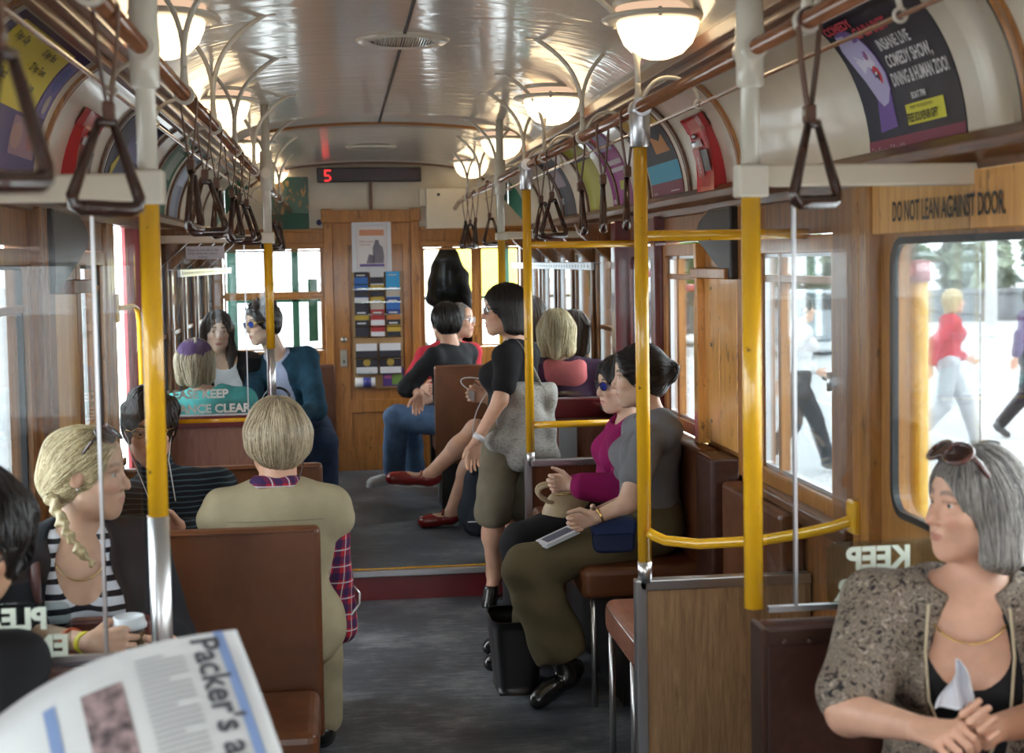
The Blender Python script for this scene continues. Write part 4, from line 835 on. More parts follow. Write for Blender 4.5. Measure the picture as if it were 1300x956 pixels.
t = thing('leaflet_rack', 'wall rack of leaflets on the door, clear backing with white ledges', 'rack', (.02, 10.87, .80))
m = MB(); m.box((-.165, 10.885, .785), (.215, 10.892, 1.675)); m.obj('backing', fm((.40, .24, .10)), t)
for j, z in enumerate((1.545, 1.445, 1.35, 1.26, 1.18, 1.02, .90)):
    m = MB(); x0, x1 = -.155, .205; m.box((x0, 10.845, z-.004), (x1, 10.885, z)); m.box((x0, 10.842, z-.004), (x1, 10.844, z+.006)); m.obj('shelf_lip', ACRYL, t)
cols = [(-.095), (.025), (.145)]
pal = {'k': (.02, .02, .03), 'b': (.03, .13, .40), 'w': (.62, .62, .64), 'g': (.45, .30, .04), 'r': (.35, .03, .03), 'c': (.04, .32, .62), 'n': (.02, .05, .20), 'o': (.42, .16, .04), 's': (.42, .36, .30)}
rows = [['kb', 'wk', 'cc'], ['bk', 'gk', 'cs'], ['wk', 'gs', 'nb'], ['kg', 'rr', 'no'], ['kk', 'wr', 'kg']]
names = ('night skyline', 'pale', 'sky blue', 'blue', 'gold', 'light blue', 'white topped', 'sandy', 'navy', 'black and gold', 'red', 'navy and orange', 'black', 'portrait', 'dark gold')
pos = ('top left', 'top middle', 'top right', 'second row left', 'second row middle', 'second row right', 'third row left', 'third row middle', 'third row right', 'fourth row left', 'fourth row middle', 'fourth row right', 'fifth row left', 'fifth row middle', 'fifth row right')
k = 0
for j, z in enumerate((1.55, 1.45, 1.355, 1.265, 1.185)):
    for i, x in enumerate(cols):
        c = rows[j][i]; t = thing('leaflet', '%s leaflet, %s of the rack on the door' % (names[k], pos[k]), 'leaflet', (x, 10.865, z), 'leaflets in the door rack')
        m = MB(); m.box((x-.052, 10.862-.002*j, z), (x+.052, 10.874-.002*j, z+.125)); m.obj('pages', fm((.5, .5, .5)), t)
        m = MB(); m.box((x-.052, 10.859-.002*j, z), (x+.052, 10.862-.002*j, z+.125)); m.cur = 1; m.box((x-.052, 10.8575-.002*j, z+.035), (x+.052, 10.8592-.002*j, z+.085)); m.cur = 2; m.box((x-.035, 10.857-.002*j, z+.095), (x+.03, 10.859-.002*j, z+.105))
        m.obj('cover', [fm(pal[c[0]]), fm(pal[c[1]]), fm((.6, .6, .6))], t); k += 1
for j, z in enumerate((1.02, .90)):
    for i, x in enumerate((-.065, .115)):
        t = thing('brochure', '%s brochure with a white strip and a gold crest, %s pair of the rack' % (('left', 'right')[i], ('upper', 'lower')[j]), 'brochure', (x, 10.865, z), 'wide brochures low in the door rack')
        m = MB(); m.box((x-.082, 10.862, z), (x+.082, 10.872, z+.11)); m.cur = 1; m.box((x-.08, 10.858, z+.055 if j == 0 else z+.0), (x+.08, 10.8625, z+.11 if j == 0 else z+.05)); m.obj('pages', [fm(pal['k']), fm(pal['w'])], t)
        if j == 1: m = MB(); m.lathe((x, 10.857, z+.085), [(0, -.002), (.028, 0)], 18, axis=1); m.obj('crest', fm((.35, .24, .05)), t)
t = thing('paper_roll', 'white roll with a dark blue label band on the door below the rack', 'roll', (-.08, 10.86, .80)); m = MB(); m.cyl((-.155, 10.85, .835), (-.005, 10.85, .835), .038, 20); m.obj('roll', fm((.62, .62, .62)), t)
m = MB(); m.cyl((-.095, 10.85, .835), (-.035, 10.85, .835), .039, 20); m.obj('label_band', fm((.05, .05, .25)), t); m = MB(); m.box((-.13, 10.85, .87), (-.12, 10.892, .92)); m.box((-.04, 10.85, .87), (-.03, 10.892, .92)); m.obj('holder', ACRYL, t)
t = thing('flyer', 'purple flyer with a green picture at the lower right of the door rack', 'flyer', (.13, 10.88, .80)); m = MB(); m.box((.055, 10.880, .80), (.215, 10.884, .945)); m.cur = 1; m.box((.125, 10.878, .81), (.205, 10.881, .895)); m.cur = 2; m.box((.065, 10.878, .86), (.12, 10.881, .885)); m.obj('sheet', [fm((.10, .05, .22)), fm((.15, .26, .06)), fm((.45, .12, .3))], t)
# coat behind the right front window
# ================================================================== PEOPLE: continuous surfaces grown from a signed distance field
def V3(*a): return np.array(a, float)
def nets(V, xs, ys, zs):
    I = V < 0; A = I[:-1, :-1, :-1]; anyi = A.copy(); alli = A.copy()
    for dx in (0, 1):
        for dy in (0, 1):
            for dz in (0, 1):
                q = I[dx:I.shape[0]-1+dx, dy:I.shape[1]-1+dy, dz:I.shape[2]-1+dz]; anyi |= q; alli &= q
    act = anyi & ~alli; ci = np.argwhere(act); vid = -np.ones(act.shape, np.int64); vid[act] = np.arange(len(ci))
    i, j, k = ci.T; P = np.zeros((len(ci), 3)); cnt = np.zeros(len(ci))
    cor = [(a, b, c) for a in (0, 1) for b in (0, 1) for c in (0, 1)]
    val = {c: V[i+c[0], j+c[1], k+c[2]] for c in cor}
    for c in cor:
        for ax in range(3):
            if c[ax]: continue
            d = list(c); d[ax] = 1; d = tuple(d); a, b = val[c], val[d]; m = (a < 0) != (b < 0)
            t = np.where(m, a/np.where(m, a-b, 1), 0); q = np.array(c, float)[None].repeat(len(ci), 0); q[:, ax] += t; P += q*m[:, None]; cnt += m
    P /= cnt[:, None]; X = np.empty_like(P)
    for ax, (g, ii) in enumerate(((xs, i), (ys, j), (zs, k))): X[:, ax] = g[ii]+P[:, ax]*(g[ii+1]-g[ii])
    F_ = []
    for ax in range(3):
        s0 = [slice(None)]*3; s1 = [slice(None)]*3; s0[ax] = slice(0, -1); s1[ax] = slice(1, None)
        a = I[tuple(s0)]; b = I[tuple(s1)]; e = np.argwhere(a != b); o1, o2 = (ax+1) % 3, (ax+2) % 3
        e = e[(e[:, o1] > 0) & (e[:, o2] > 0) & (e[:, o1] < V.shape[o1]-1) & (e[:, o2] < V.shape[o2]-1)]
        ins = a[tuple(e.T)]
        def cell(d1, d2):
            q = e.copy(); q[:, o1] -= d1; q[:, o2] -= d2; return vid[tuple(q.T)]
        q = np.stack([cell(1, 1), cell(0, 1), cell(0, 0), cell(1, 0)], 1); q[~ins] = q[~ins][:, ::-1]; F_.append(q)
    return X, np.concatenate(F_)
def cone(a, b, ra, rb=None, k=.02, op='+', tag_='', flat=None):
    return dict(t='c', a=np.array(a, float), b=np.array(b, float), ra=ra, rb=ra if rb is None else rb, k=k, op=op, tag=tag_)
def elp(c, r, Rm=None, k=.02, op='+', tag_=''):
    return dict(t='e', c=np.array(c, float), r=np.array(r, float), R=np.eye(3) if Rm is None else np.array(Rm), k=k, op=op, tag=tag_)
def pdist(p, x, y, z):
    if p['t'] == 'c':
        a, b = p['a'], p['b']; d = b-a; L = max(d @ d, 1e-9)
        h = np.clip(((x-a[0])*d[0]+(y-a[1])*d[1]+(z-a[2])*d[2])/L, 0, 1)
        return np.sqrt((x-a[0]-h*d[0])**2+(y-a[1]-h*d[1])**2+(z-a[2]-h*d[2])**2)-(p['ra']+(p['rb']-p['ra'])*h)
    c, r, Q = p['c'], p['r'], p['R']; X, Y, Z = x-c[0], y-c[1], z-c[2]
    l = [(Q[0, i]*X+Q[1, i]*Y+Q[2, i]*Z)/r[i] for i in range(3)]; k0 = np.sqrt(l[0]**2+l[1]**2+l[2]**2)
    k1 = np.sqrt((l[0]/r[0])**2+(l[1]/r[1])**2+(l[2]/r[2])**2)+1e-9; return k0*(k0-1)/k1
def bbox(p):
    if p['t'] == 'c': R_ = max(p['ra'], p['rb']); return np.minimum(p['a'], p['b'])-R_, np.maximum(p['a'], p['b'])+R_
    e = np.sqrt(((p['R']*p['r'])**2).sum(1)); return p['c']-e, p['c']+e
def comb(Fv, d, k, op):
    if op == '+': h = np.maximum(k-np.abs(Fv-d), 0)/k; return np.minimum(Fv, d)-h*h*k*.25
    h = np.maximum(k-np.abs(Fv+d), 0)/k; return np.maximum(Fv, -d)+h*h*k*.25
def axis_grid(lo, hi, co, fine):
    x = lo; out = [lo]
    while x < hi:
        st = co
        for a, b, f in fine:
            if a-.5*st <= x <= b: st = min(st, f)
        x += st; out.append(x)
    return np.array(out)
def field(prims, x, y, z):
    """evaluated at scattered points"""
    Fv = np.full(np.broadcast(x, y, z).shape, .2)
    for p in prims: Fv = comb(Fv, pdist(p, x, y, z), p['k'], p['op'])
    return Fv
def grow(prims, co=.01, fine=(), disp=None):
    lo = np.min([bbox(p)[0] for p in prims if p['op'] == '+'], axis=0)-.03; hi = np.max([bbox(p)[1] for p in prims if p['op'] == '+'], axis=0)+.03
    ax = [axis_grid(lo[i], hi[i], co, [(c[i]-r, c[i]+r, f) for c, r, f in fine]) for i in range(3)]
    Fv = np.full([len(a) for a in ax], .2, np.float32)
    for p in prims:
        b0, b1 = bbox(p); mg = p['k']+.03; s = [slice(max(0, np.searchsorted(ax[i], b0[i]-mg)-1), np.searchsorted(ax[i], b1[i]+mg)+1) for i in range(3)]
        x, y, z = ax[0][s[0]][:, None, None], ax[1][s[1]][None, :, None], ax[2][s[2]][None, None, :]
        if 0 in (x.size, y.size, z.size): continue
        s = tuple(s); Fv[s] = comb(Fv[s], pdist(p, x, y, z), p['k'], p['op'])
    if disp is not None: Fv += disp(ax[0][:, None, None], ax[1][None, :, None], ax[2][None, None, :]).astype(np.float32)
    return nets(Fv, *ax)
def folds(amp, fx=38, seed=0.):
    def f(x, y, z):
        a = np.sin(fx*(x+.4*z)+3*np.sin(9*z+seed)+2*np.sin(11*y)); b = np.sin(fx*.8*(y-.5*z)+3*np.sin(8*x+seed)); c = np.sin(fx*1.3*(z+.3*x)+2.5*np.sin(13*y+seed))
        return amp*(a*.4+b*.35+c*.45)
    return f
def mesh_of(name, X, Fc, mat, parent, mask=None):
    off = wloc(parent); me = D.meshes.new(name); me.vertices.add(len(X)); me.vertices.foreach_set('co', (X-off).astype(np.float32).ravel())
    n = len(Fc); me.loops.add(n*4); me.loops.foreach_set('vertex_index', Fc.astype(np.int32).ravel()); me.polygons.add(n)
    me.polygons.foreach_set('loop_start', np.arange(0, n*4, 4, dtype=np.int32)); me.polygons.foreach_set('use_smooth', np.ones(n, bool)); me.update(calc_edges=True); me.validate()
    if mask is not None:
        at_ = me.color_attributes.new('mask', 'FLOAT_COLOR', 'POINT'); at_.data.foreach_set('color', mask.astype(np.float32).ravel())
    for m in (mat if isinstance(mat, (list, tuple)) else [mat]): me.materials.append(m)
    o = D.objects.new(name, me); COL.objects.link(o); o.parent = parent; return o
def facing(yaw): a = R(yaw); return V3(math.sin(a), -math.cos(a), 0)
def frame(yaw, pitch=0, roll=0):
    """columns: own right, forward, up"""
    f = facing(yaw); r = V3(f[1], -f[0], 0); u = V3(0, 0, 1); p = R(pitch); f2 = f*math.cos(p)-u*math.sin(p); u2 = u*math.cos(p)+f*math.sin(p)
    q = R(roll); r3 = r*math.cos(q)+u2*math.sin(q); u3 = u2*math.cos(q)-r*math.sin(q); return np.stack([r3, f2, u3], 1)
def ik(a, c, l1, l2, pole):
    a, c = np.array(a, float), np.array(c, float); d = c-a; L = np.linalg.norm(d); L2 = min(L, (l1+l2)*.999); u = d/L
    x = (l1*l1-l2*l2+L2*L2)/(2*L2); h = math.sqrt(max(0, l1*l1-x*x)); p = np.array(pole, float); p = p-u*(p @ u); p /= np.linalg.norm(p)+1e-9
    return a+u*x+p*h
SKIN = {}
def skin(c, lip=(.42, .12, .10), brow=(.05, .03, .02), red=.25):
    k = (c, lip, brow)
    if k not in SKIN:
        n = NT('skin'); v = n.co(); a = n.new('Attribute'); a.attribute_name = 'mask'; sp = n.new('SeparateColor'); n.lk(a.outputs['Color'], sp.inputs[0])
        base = n.ramp(n.noise(v, 18, 4, .6), [(.3, tuple(x*.9 for x in c)), (.7, tuple(min(1, x*1.08) for x in c))])
        base = n.mix(n.math('MULTIPLY', sp.outputs[2], red), base, (c[0]*.95, c[1]*.45, c[2]*.40)); base = n.mix(sp.outputs[0], base, lip); base = n.mix(sp.outputs[1], base, brow)
        n.set(base, .46, 0, 0, .4); n.bump(n.noise(v, 260, 3), .08, .001); n.b.inputs['Subsurface Weight'].default_value = .12; n.b.inputs['Subsurface Radius'].default_value = (.01, .004, .002)
        SKIN[k] = n.m
    return SKIN[k]
def hairmat(name, dark, light, rough=.38):
    n = NT(name); a = n.new('Attribute'); a.attribute_name = 'mask'; sp = n.new('SeparateColor'); n.lk(a.outputs['Color'], sp.inputs[0])
    v = n.co((70, 70, 9)); f = n.math('ADD', n.math('MULTIPLY', n.noise(v, 3, 3), .5), n.math('MULTIPLY', sp.outputs[0], .5))
    n.set(n.ramp(f, [(.25, dark), (.7, light)]), rough, 0, 0, .5); n.bump(n.noise(v, 5, 2), .5, .003); return n.m
EYEW = fm((.62, .60, .57), .15); EYEI = {}
def head_prims(c, Q, s=1.0, jaw=1.0, nose=1.0, chin=1.0, lips=1.0, age=0):
    T = lambda x, y, z: c+Q @ (V3(x, y, z)*s)
    L = [elp(T(0, -.012, .032), V3(.074, .094, .086)*s, Q, .02), elp(T(0, .034, -.028), V3(.060*jaw, .060, .080)*s, Q, .03), elp(T(0, .02, -.07), V3(.052*jaw, .055, .042)*s, Q, .03),
         cone(T(0, .068, -.098), T(0, .070, -.092), .021*s*chin, k=.025), cone(T(-.050*jaw, .005, -.058), T(-.012, .062, -.098), .017*s, k=.02), cone(T(.050*jaw, .005, -.058), T(.012, .062, -.098), .017*s, k=.02),
         cone(T(-.042, .064, -.022), T(-.030, .074, -.028), .018*s, k=.02), cone(T(.042, .064, -.022), T(.030, .074, -.028), .018*s, k=.02),
         cone(T(-.036, .072, .027), T(-.012, .081, .026), .0095*s, k=.014), cone(T(.036, .072, .027), T(.012, .081, .026), .0095*s, k=.014), elp(T(0, .058, .055), V3(.052, .032, .04)*s, Q, .02)]
    for sx in (-1, 1):
        L += [elp(T(sx*.031, .101, .007), V3(.017, .014, .012)*s, Q, .010, '-')]
        L += [cone(T(sx*.047, .070, .005), T(sx*.031, .0875, .0155), .0042*s, .0045*s, .004), cone(T(sx*.031, .0875, .0155), T(sx*.016, .0815, .008), .0045*s, .0035*s, .004),
              cone(T(sx*.045, .071, .001), T(sx*.031, .0855, -.0045), .0038*s, .0038*s, .004), cone(T(sx*.031, .0855, -.0045), T(sx*.017, .080, .002), .0038*s, .003*s, .004)]
    L += [cone(T(0, .084, .018), T(0, .104*(.9+.1*nose), -.020), .0075*s, .009*s, .012), cone(T(0, .104*(.9+.1*nose), -.020), T(0, .107*(.88+.12*nose), -.030), .0098*s*nose, .0105*s*nose, .008),
          cone(T(-.0125, .094, -.033), T(-.011, .096, -.033), .0075*s, k=.006), cone(T(.0125, .094, -.033), T(.011, .096, -.033), .0075*s, k=.006),
          elp(T(0, .080, -.062), V3(.030, .018, .022)*s, Q, .014),
          cone(T(-.020, .0855, -.063), T(-.006, .0945, -.0605), .0040*s, .0055*s*lips, .005), cone(T(.020, .0855, -.063), T(.006, .0945, -.0605), .0040*s, .0055*s*lips, .005), cone(T(-.006, .0945, -.0605), T(.006, .0945, -.0605), .0052*s*lips, k=.004),
          cone(T(-.014, .089, -.071), T(.014, .089, -.071), .0062*s*lips, k=.006), cone(T(-.022, .0965, -.0665), T(.022, .0965, -.0665), .0028*s, k=.003, op='-')]
    for sx in (-1, 1):
        L += [elp(T(sx*.076, -.006, .002), V3(.008, .020, .031)*s, Q @ rotz_(sx*.35), .008), elp(T(sx*.086, -.002, .004), V3(.006, .011, .019)*s, Q @ rotz_(sx*.35), .005, '-')]
    for p in L: p['tag'] = 'head'
    return L, T
def rotz_(a): c, s = math.cos(a), math.sin(a); return np.array([[c, -s, 0], [s, c, 0], [0, 0, 1.]])
def rotx_(a): c, s = math.cos(a), math.sin(a); return np.array([[1., 0, 0], [0, c, -s], [0, s, c]])
def hand_prims(w, d, lat, curl=.5, s=1.0, thumb=.5, spread=.0):
    """d: wrist to knuckles, lat: towards the thumb; the palm normal (curl side) is lat x d"""
    d = nrm(d); lat = nrm(np.array(lat)-d*(np.array(lat) @ d)); n = nrm(np.cross(lat, d)); L = []
    kn = []
    for j, (ln, y0, x0, r) in enumerate(((.072, .084, .030, .0088), (.080, .088, .010, .0090), (.074, .084, -.010, .0086), (.058, .076, -.028, .0077))):
        b = w+d*y0*s+lat*x0*s; kn.append(b); L.append(cone(w+lat*x0*.55*s+d*.01*s, b, .0125*s, .0108*s, .010))
        p = b; dr = nrm(d+lat*spread*(1.5-j)*.2); ang = 0
        for fr, q in ((.45, .8), (.32, 1.1), (.23, .8)):
            ang += curl*q*(1+.08*j); v = dr*math.cos(ang)+n*math.sin(ang); e = p+v*ln*fr*s; L.append(cone(p, e, r*s, r*.92*s, .0025)); p = e; r *= .92
    b = w+d*.022*s+lat*.026*s+n*.006*s; v = nrm(d*.75+lat*.75+n*.25*(1+thumb)); e = b+v*.040*s; L.append(cone(b-v*.01, e, .0135*s, .0105*s, .008))
    v2 = nrm(v+(d*.6-lat*.5+n*.4)*thumb); e2 = e+v2*.030*s; L.append(cone(e, e2, .0098*s, .0090*s, .003)); L.append(cone(e2, e2+nrm(v2+n*.2)*.022*s, .0088*s, .0070*s, .003))
    for p in L: p['tag'] = 'hand'
    return L
def curve_shell(Fd, pts): pass
def person(name_label, base, pel, neck, head, ty, hy, hp=0, hr=0, sh=.175, fem=True, arms=None, legs=None, skinc=(.52, .30, .20), face={}, hair=None, shirt=None, pants=None, extra=(), shoes=None,
           res=(.011, .005), s=1.0, lip=(.42, .13, .11), brow=(.05, .035, .025), bust=.5, group=None, hs=1.0, eyes=(.10, .06, .03), belly=0.0, nostrand=False):
    t = thing('person', name_label, 'person', base, group); pel, neck, head = map(lambda q: np.array(q, float), (pel, neck, head))
    up = nrm(neck-pel); f = facing(ty); f = nrm(f-up*(f @ up)); r = np.cross(f, up); Q = np.stack([r, f, up], 1); Lt = np.linalg.norm(neck-pel)
    TT = lambda x, y, z: pel+Q @ V3(x, y, z)
    sw = sh*s; body = []
    A = lambda p, tg: (p.__setitem__('tag', tg), body.append(p))
    A(elp(TT(0, -.005, .02), V3(.165 if fem else .155, .115, .12)*s, Q, .04), 'torso'); A(elp(TT(0, .005+belly*.3, Lt*.34), V3(.132+belly*.5, .098+belly*.5, .15)*s, Q, .06), 'torso')
    A(elp(TT(0, .0, Lt*.68), V3(.145 if fem else .165, .102, .17)*s, Q, .05), 'torso')
    if fem and bust:
        for sx in (-1, 1): A(elp(TT(sx*.068*s, .085*s, Lt*.64), V3(.062, .058*(.6+bust*.8), .062)*s, Q, .04), 'torso')
    shp = {}
    for sx, nm in ((-1, 'l'), (1, 'r')):
        sp = TT(sx*sw, 0, Lt-.055*s); shp[nm] = sp; A(cone(TT(sx*.05*s, -.01, Lt-.03*s), sp, .052*s, .052*s, .05), 'torso')
    hq = frame(hy, hp, hr)
    A(cone(TT(0, -.015, Lt-.05*s), head+hq @ V3(0, -.022, -.065)*hs, (.052 if fem else .060)*s, (.048 if fem else .056)*s, .03), 'neck')
    hp_, HT = head_prims(head, hq, hs, **face); body += hp_
    fine = [(head, .135*hs, res[1])]
    sleeve = (shirt or {}).get('sleeve', 1.0); scl = []
    limbs = {}
    arms = arms or {}
    for nm in ('l', 'r'):
        a = arms.get(nm) or {}; sp = shp[nm] if 'shoulder' not in a else np.array(a['shoulder'], float); sx = -1 if nm == 'l' else 1
        w_ = np.array(a.get('wrist', TT(sx*(sw+.05), .05, -.02)), float)
        e = np.array(a['elbow'], float) if 'elbow' in a else ik(sp, w_, .285*s, .255*s, a.get('pole', Q @ V3(sx*.22, -1, -.4)))
        th = a.get('th', 1.0)
        A(cone(sp, e, .048*s*th, .038*s*th, .03), 'arm'); A(cone(e, w_, .037*s*th, .0245*s, .02), 'arm')
        limbs['a'+nm] = (sp, e, w_, th)
        if a.get('hand', True):
            hd = a.get('hdir', w_-e); lt = a.get('thumb', V3(0, 0, 1)); body += hand_prims(w_, hd, lt, a.get('curl', .45), s*.97, a.get('tb', .5)); fine.append((w_+nrm(hd)*.09, .11, min(res[1], .0042)))
    legs = legs or {}; ft = {}
    for nm in ('l', 'r'):
        L = legs.get(nm)
        if L is None: continue
        sx = -1 if nm == 'l' else 1; h = TT(sx*.088*s, .0, -.01); kn = np.array(L['knee'], float); an = np.array(L['ankle'], float); toe = np.array(L.get('toe', an+facing(ty)*.16-V3(0, 0, .05)), float)
        A(cone(h, kn, .088*s, .062*s, .04), 'thigh'); A(cone(kn, an+(kn-an)*.6, .056*s, .056*s, .03), 'shin'); A(cone(an+(kn-an)*.65, an, .054*s, .036*s, .03), 'shin')
        hl = an-nrm(toe-an)*.035-V3(0, 0, .02); A(cone(hl+V3(0, 0, .012), an, .034*s, .036*s, .02), 'foot'); A(cone(an-V3(0, 0, .02), toe, .034*s, .026*s, .02), 'foot'); A(cone(an+(toe-an)*.6-V3(0, 0, .008), toe-V3(0, 0, .004), .034*s, .028*s, .02), 'foot')
        limbs['l'+nm] = (h, kn, an); ft[nm] = (hl, an, toe)
    X, Fc = grow(body, res[0], fine)
    loc = (X-head) @ hq/hs; mk = np.zeros((len(X), 4)); mk[:, 3] = 1; ax_, yy, zz = np.abs(loc[:, 0]), loc[:, 1], loc[:, 2]
    hw = (np.linalg.norm(loc, axis=1) < .16)
    mk[:, 0] = hw*(yy > .078)*np.clip(1.35-((ax_/.0235)**2+((zz+.0665)/.0105)**2), 0, .75)
    bz = .030+.004*np.sin(np.clip((ax_-.012)/.036, 0, 1)*PI); mk[:, 1] = hw*(yy > .05)*(ax_ > .012)*(ax_ < .047)*np.clip(1.6-np.abs(zz-bz)/.0042*1.0, 0, .8)
    mk[:, 1] = np.maximum(mk[:, 1], hw*(yy > .06)*(ax_ > .014)*(ax_ < .048)*np.clip(1.3-np.abs(zz-.0115-.003*(1-((ax_-.031)/.017)**2))/.0022, 0, .55))
    mk[:, 2] = hw*np.clip(1-((ax_-.042)**2+(zz+.028)**2)/.0005, 0, 1)*(yy > .04)+hw*np.clip(1-(ax_**2+(zz+.03)**2)/.0002, 0, 1)*(yy > .095)+hw*(ax_ > .07)*.5
    mesh_of('body', X, Fc, skin(skinc, lip, brow), t, mk)
    er = .0125*hs
    for sx in (-1, 1):
        c = HT(sx*.031, .0742, .0055); m = MB(); n_ = 14; g = eyes_gaze = hq[:, 1]; a1 = hq[:, 0]; a2 = hq[:, 2]; rings = [0, .20, .42, .56, .8, 1.2, 1.7, 2.4, PI]; vs = []
        for q in rings:
            for k_ in range(n_): p_ = 2*PI*k_/n_; vs.append(c+er*(g*math.cos(q)+(a1*math.cos(p_)+a2*math.sin(p_))*math.sin(q)))
        for i_ in range(len(rings)-1):
            m.cur = 0 if i_ < 1 else (1 if i_ < 3 else 2); b0 = len(m.v) if i_ == 0 else 0
            if i_ == 0: m.v = [tuple(p_) for p_ in vs]
            for k_ in range(n_): m.f.append((i_*n_+k_, i_*n_+(k_+1) % n_, (i_+1)*n_+(k_+1) % n_, (i_+1)*n_+k_)); m.mi.append(m.cur); m.sm.append(True)
        m.obj('eye', [BLACKP, fm(eyes, .1), EYEW], t)
    # clothes follow the body
    def layer(nm, tags, th, mat, disp, arm=None, leg=None, cuts=(), adds=(), k=.02, co=None, bands=1.0):
        P = []
        for p in body:
            if p['tag'] not in tags: continue
            q = dict(p); q['k'] = max(p['k'], k)
            if q['t'] == 'c': q['ra'] += th; q['rb'] += th
            else: q['r'] = q['r']+th
            P.append(q)
        if arm:
            for n2 in ('l', 'r'):
                sp, e, w_, tm = limbs['a'+n2]; fr = arm if not isinstance(arm, dict) else arm[n2]
                if fr > 0:
                    u_ = min(1, fr/.5); P.append(cone(sp, sp+(e-sp)*u_, .050*s*tm+th, (.050-.010*u_)*s*tm+th*1.5, .03))
                    if fr > .5: v_ = (fr-.5)*2; P.append(cone(e, e+(w_-e)*v_, .038*s*tm+th*1.3, (.038-.010*v_)*s*tm+th*1.4, .02))
        if leg:
            lf, fl = leg
            for n2 in ('l', 'r'):
                if 'l'+n2 not in limbs: continue
                h, kn, an = limbs['l'+n2]; u_ = min(1, lf/.5); P.append(cone(h, h+(kn-h)*u_, .092*s+th, (.092-.028*u_)*s+th*(1+fl*.4), .03))
                if lf > .5: v_ = (lf-.5)*2; P.append(cone(kn, kn+(an-kn)*v_, .063*s+th*(1+fl*.4), .060*s+th*(1+fl)-.018*v_*(1-min(1, fl*.5)), .02))
        for q in adds: P.append(q)
        for q in cuts: P.append(q)
        if leg and leg[0] < .93:
            for n2 in ('l', 'r'):
                if 'l'+n2 in limbs:
                    h, kn, an = limbs['l'+n2]; e_, d_ = (h+(kn-h)*leg[0]/.5, nrm(kn-h)) if leg[0] <= .5 else (kn+(an-kn)*(leg[0]-.5)*2, nrm(an-kn)); P.append(elp(e_+d_*.155, V3(.15, .15, .15), None, .008, '-'))
        X_, F2 = grow(P, co or res[0]*.85, [(np.array(c_), r_, v_) for c_, r_, v_ in ()], disp); return mesh_of(nm, X_, F2, mat, t), P
    out = dict(t=t, HT=HT, hq=hq, TT=TT, Q=Q, Lt=Lt, limbs=limbs, body=body, head=head, hs=hs)
    if pants: out['pants'] = layer(pants.get('name', 'trousers'), ('thighx',), pants.get('th', .012), pants['mat'], folds(pants.get('fold', .0025), seed=2+len(name_label)), leg=(pants.get('len', .95), pants.get('flare', .6)),
                   adds=[elp(TT(0, -.005, .02), V3(.165 if fem else .155, .115, .12)*s+pants.get('th', .012), Q, .04)]+list(pants.get('adds', ())), cuts=[elp(TT(0, 0, Lt*.34+.30), V3(.4, .4, .22), Q, .01, '-')]+list(pants.get('cuts', ())))
    if shirt:
        cuts = [elp(TT(0, .045, Lt+.075*s), V3(.078, .105, .085)*s*shirt.get('neck', 1.0), Q, .012, '-')] if shirt.get('neck', 1.0) else []
        out['shirt'] = layer(shirt.get('name', 'shirt'), ('torso', 'neck') if shirt.get('turtle') else ('torso',), shirt.get('th', .010), shirt['mat'], folds(shirt.get('fold', .002), seed=len(name_label)), arm=sleeve,
                   cuts=cuts+[q(TT, Q) for q in shirt.get('cuts', ())]+([elp(head+hq @ V3(0, .01, .0)*hs, V3(.12, .14, .105)*hs, hq, .005, '-')] if shirt.get('turtle') else []), adds=[q(TT, Q) for q in shirt.get('adds', ())])
    for ex in extra:
        layer(ex['name'], ('torso',), ex['th'], ex['mat'], folds(ex.get('fold', .002), seed=9+len(name_label)), arm=ex.get('arm', 0), cuts=[q(TT, Q) for q in ex.get('cuts', ())], adds=[q(TT, Q) for q in ex.get('adds', ())])
    if shoes and ft:
        for n2, (hl, an, toe) in ft.items():
            P = [cone(hl+V3(0, 0, .004), an-V3(0, 0, .015), .041*s, .042*s, .02), cone(an-V3(0, 0, .028), toe, .040*s, .032*s, .02), cone(an+(toe-an)*.6-V3(0, 0, .012), toe+nrm(toe-an)*.015-V3(0, 0, .006), .040*s, .033*s, .02)]
            if shoes.get('low'): P.append(elp(an+V3(0, 0, .030), V3(.07, .07, .052), None, .006, '-')); P.append(elp(an+(toe-an)*.42+V3(0, 0, .035), V3(.05, .05, .040), None, .006, '-'))
            if shoes.get('boot'): P.append(cone(an-V3(0, 0, .02), an+(limbs['l'+n2][1]-an)*.32, .043*s, .050*s, .02))
            X_, F2 = grow(P, .006); so_ = mesh_of('shoe', X_, F2, shoes['mat'], t)
            if shoes.get('sole'):
                m = MB(); zz_ = min(hl[2], toe[2])-.032; d_ = nrm((toe-hl)*V3(1, 1, 0) if abs((toe-hl)[2]) < .08 else toe-hl); mb_pts = [hl-d_*.03, hl+d_*.1, toe+d_*.045]
                for q_ in mb_pts: pass
                m.tube([mb_pts[0]-V3(0, 0, .028), (mb_pts[0]+mb_pts[2])/2-V3(0, 0, .030), mb_pts[2]-V3(0, 0, .028)], [.030, .036, .030], 12, flat=.35); m.obj('sole', shoes['sole'], so_)
    if hair: hair_build(t, head, hq, hs, hair, res, nostrand)
    return out
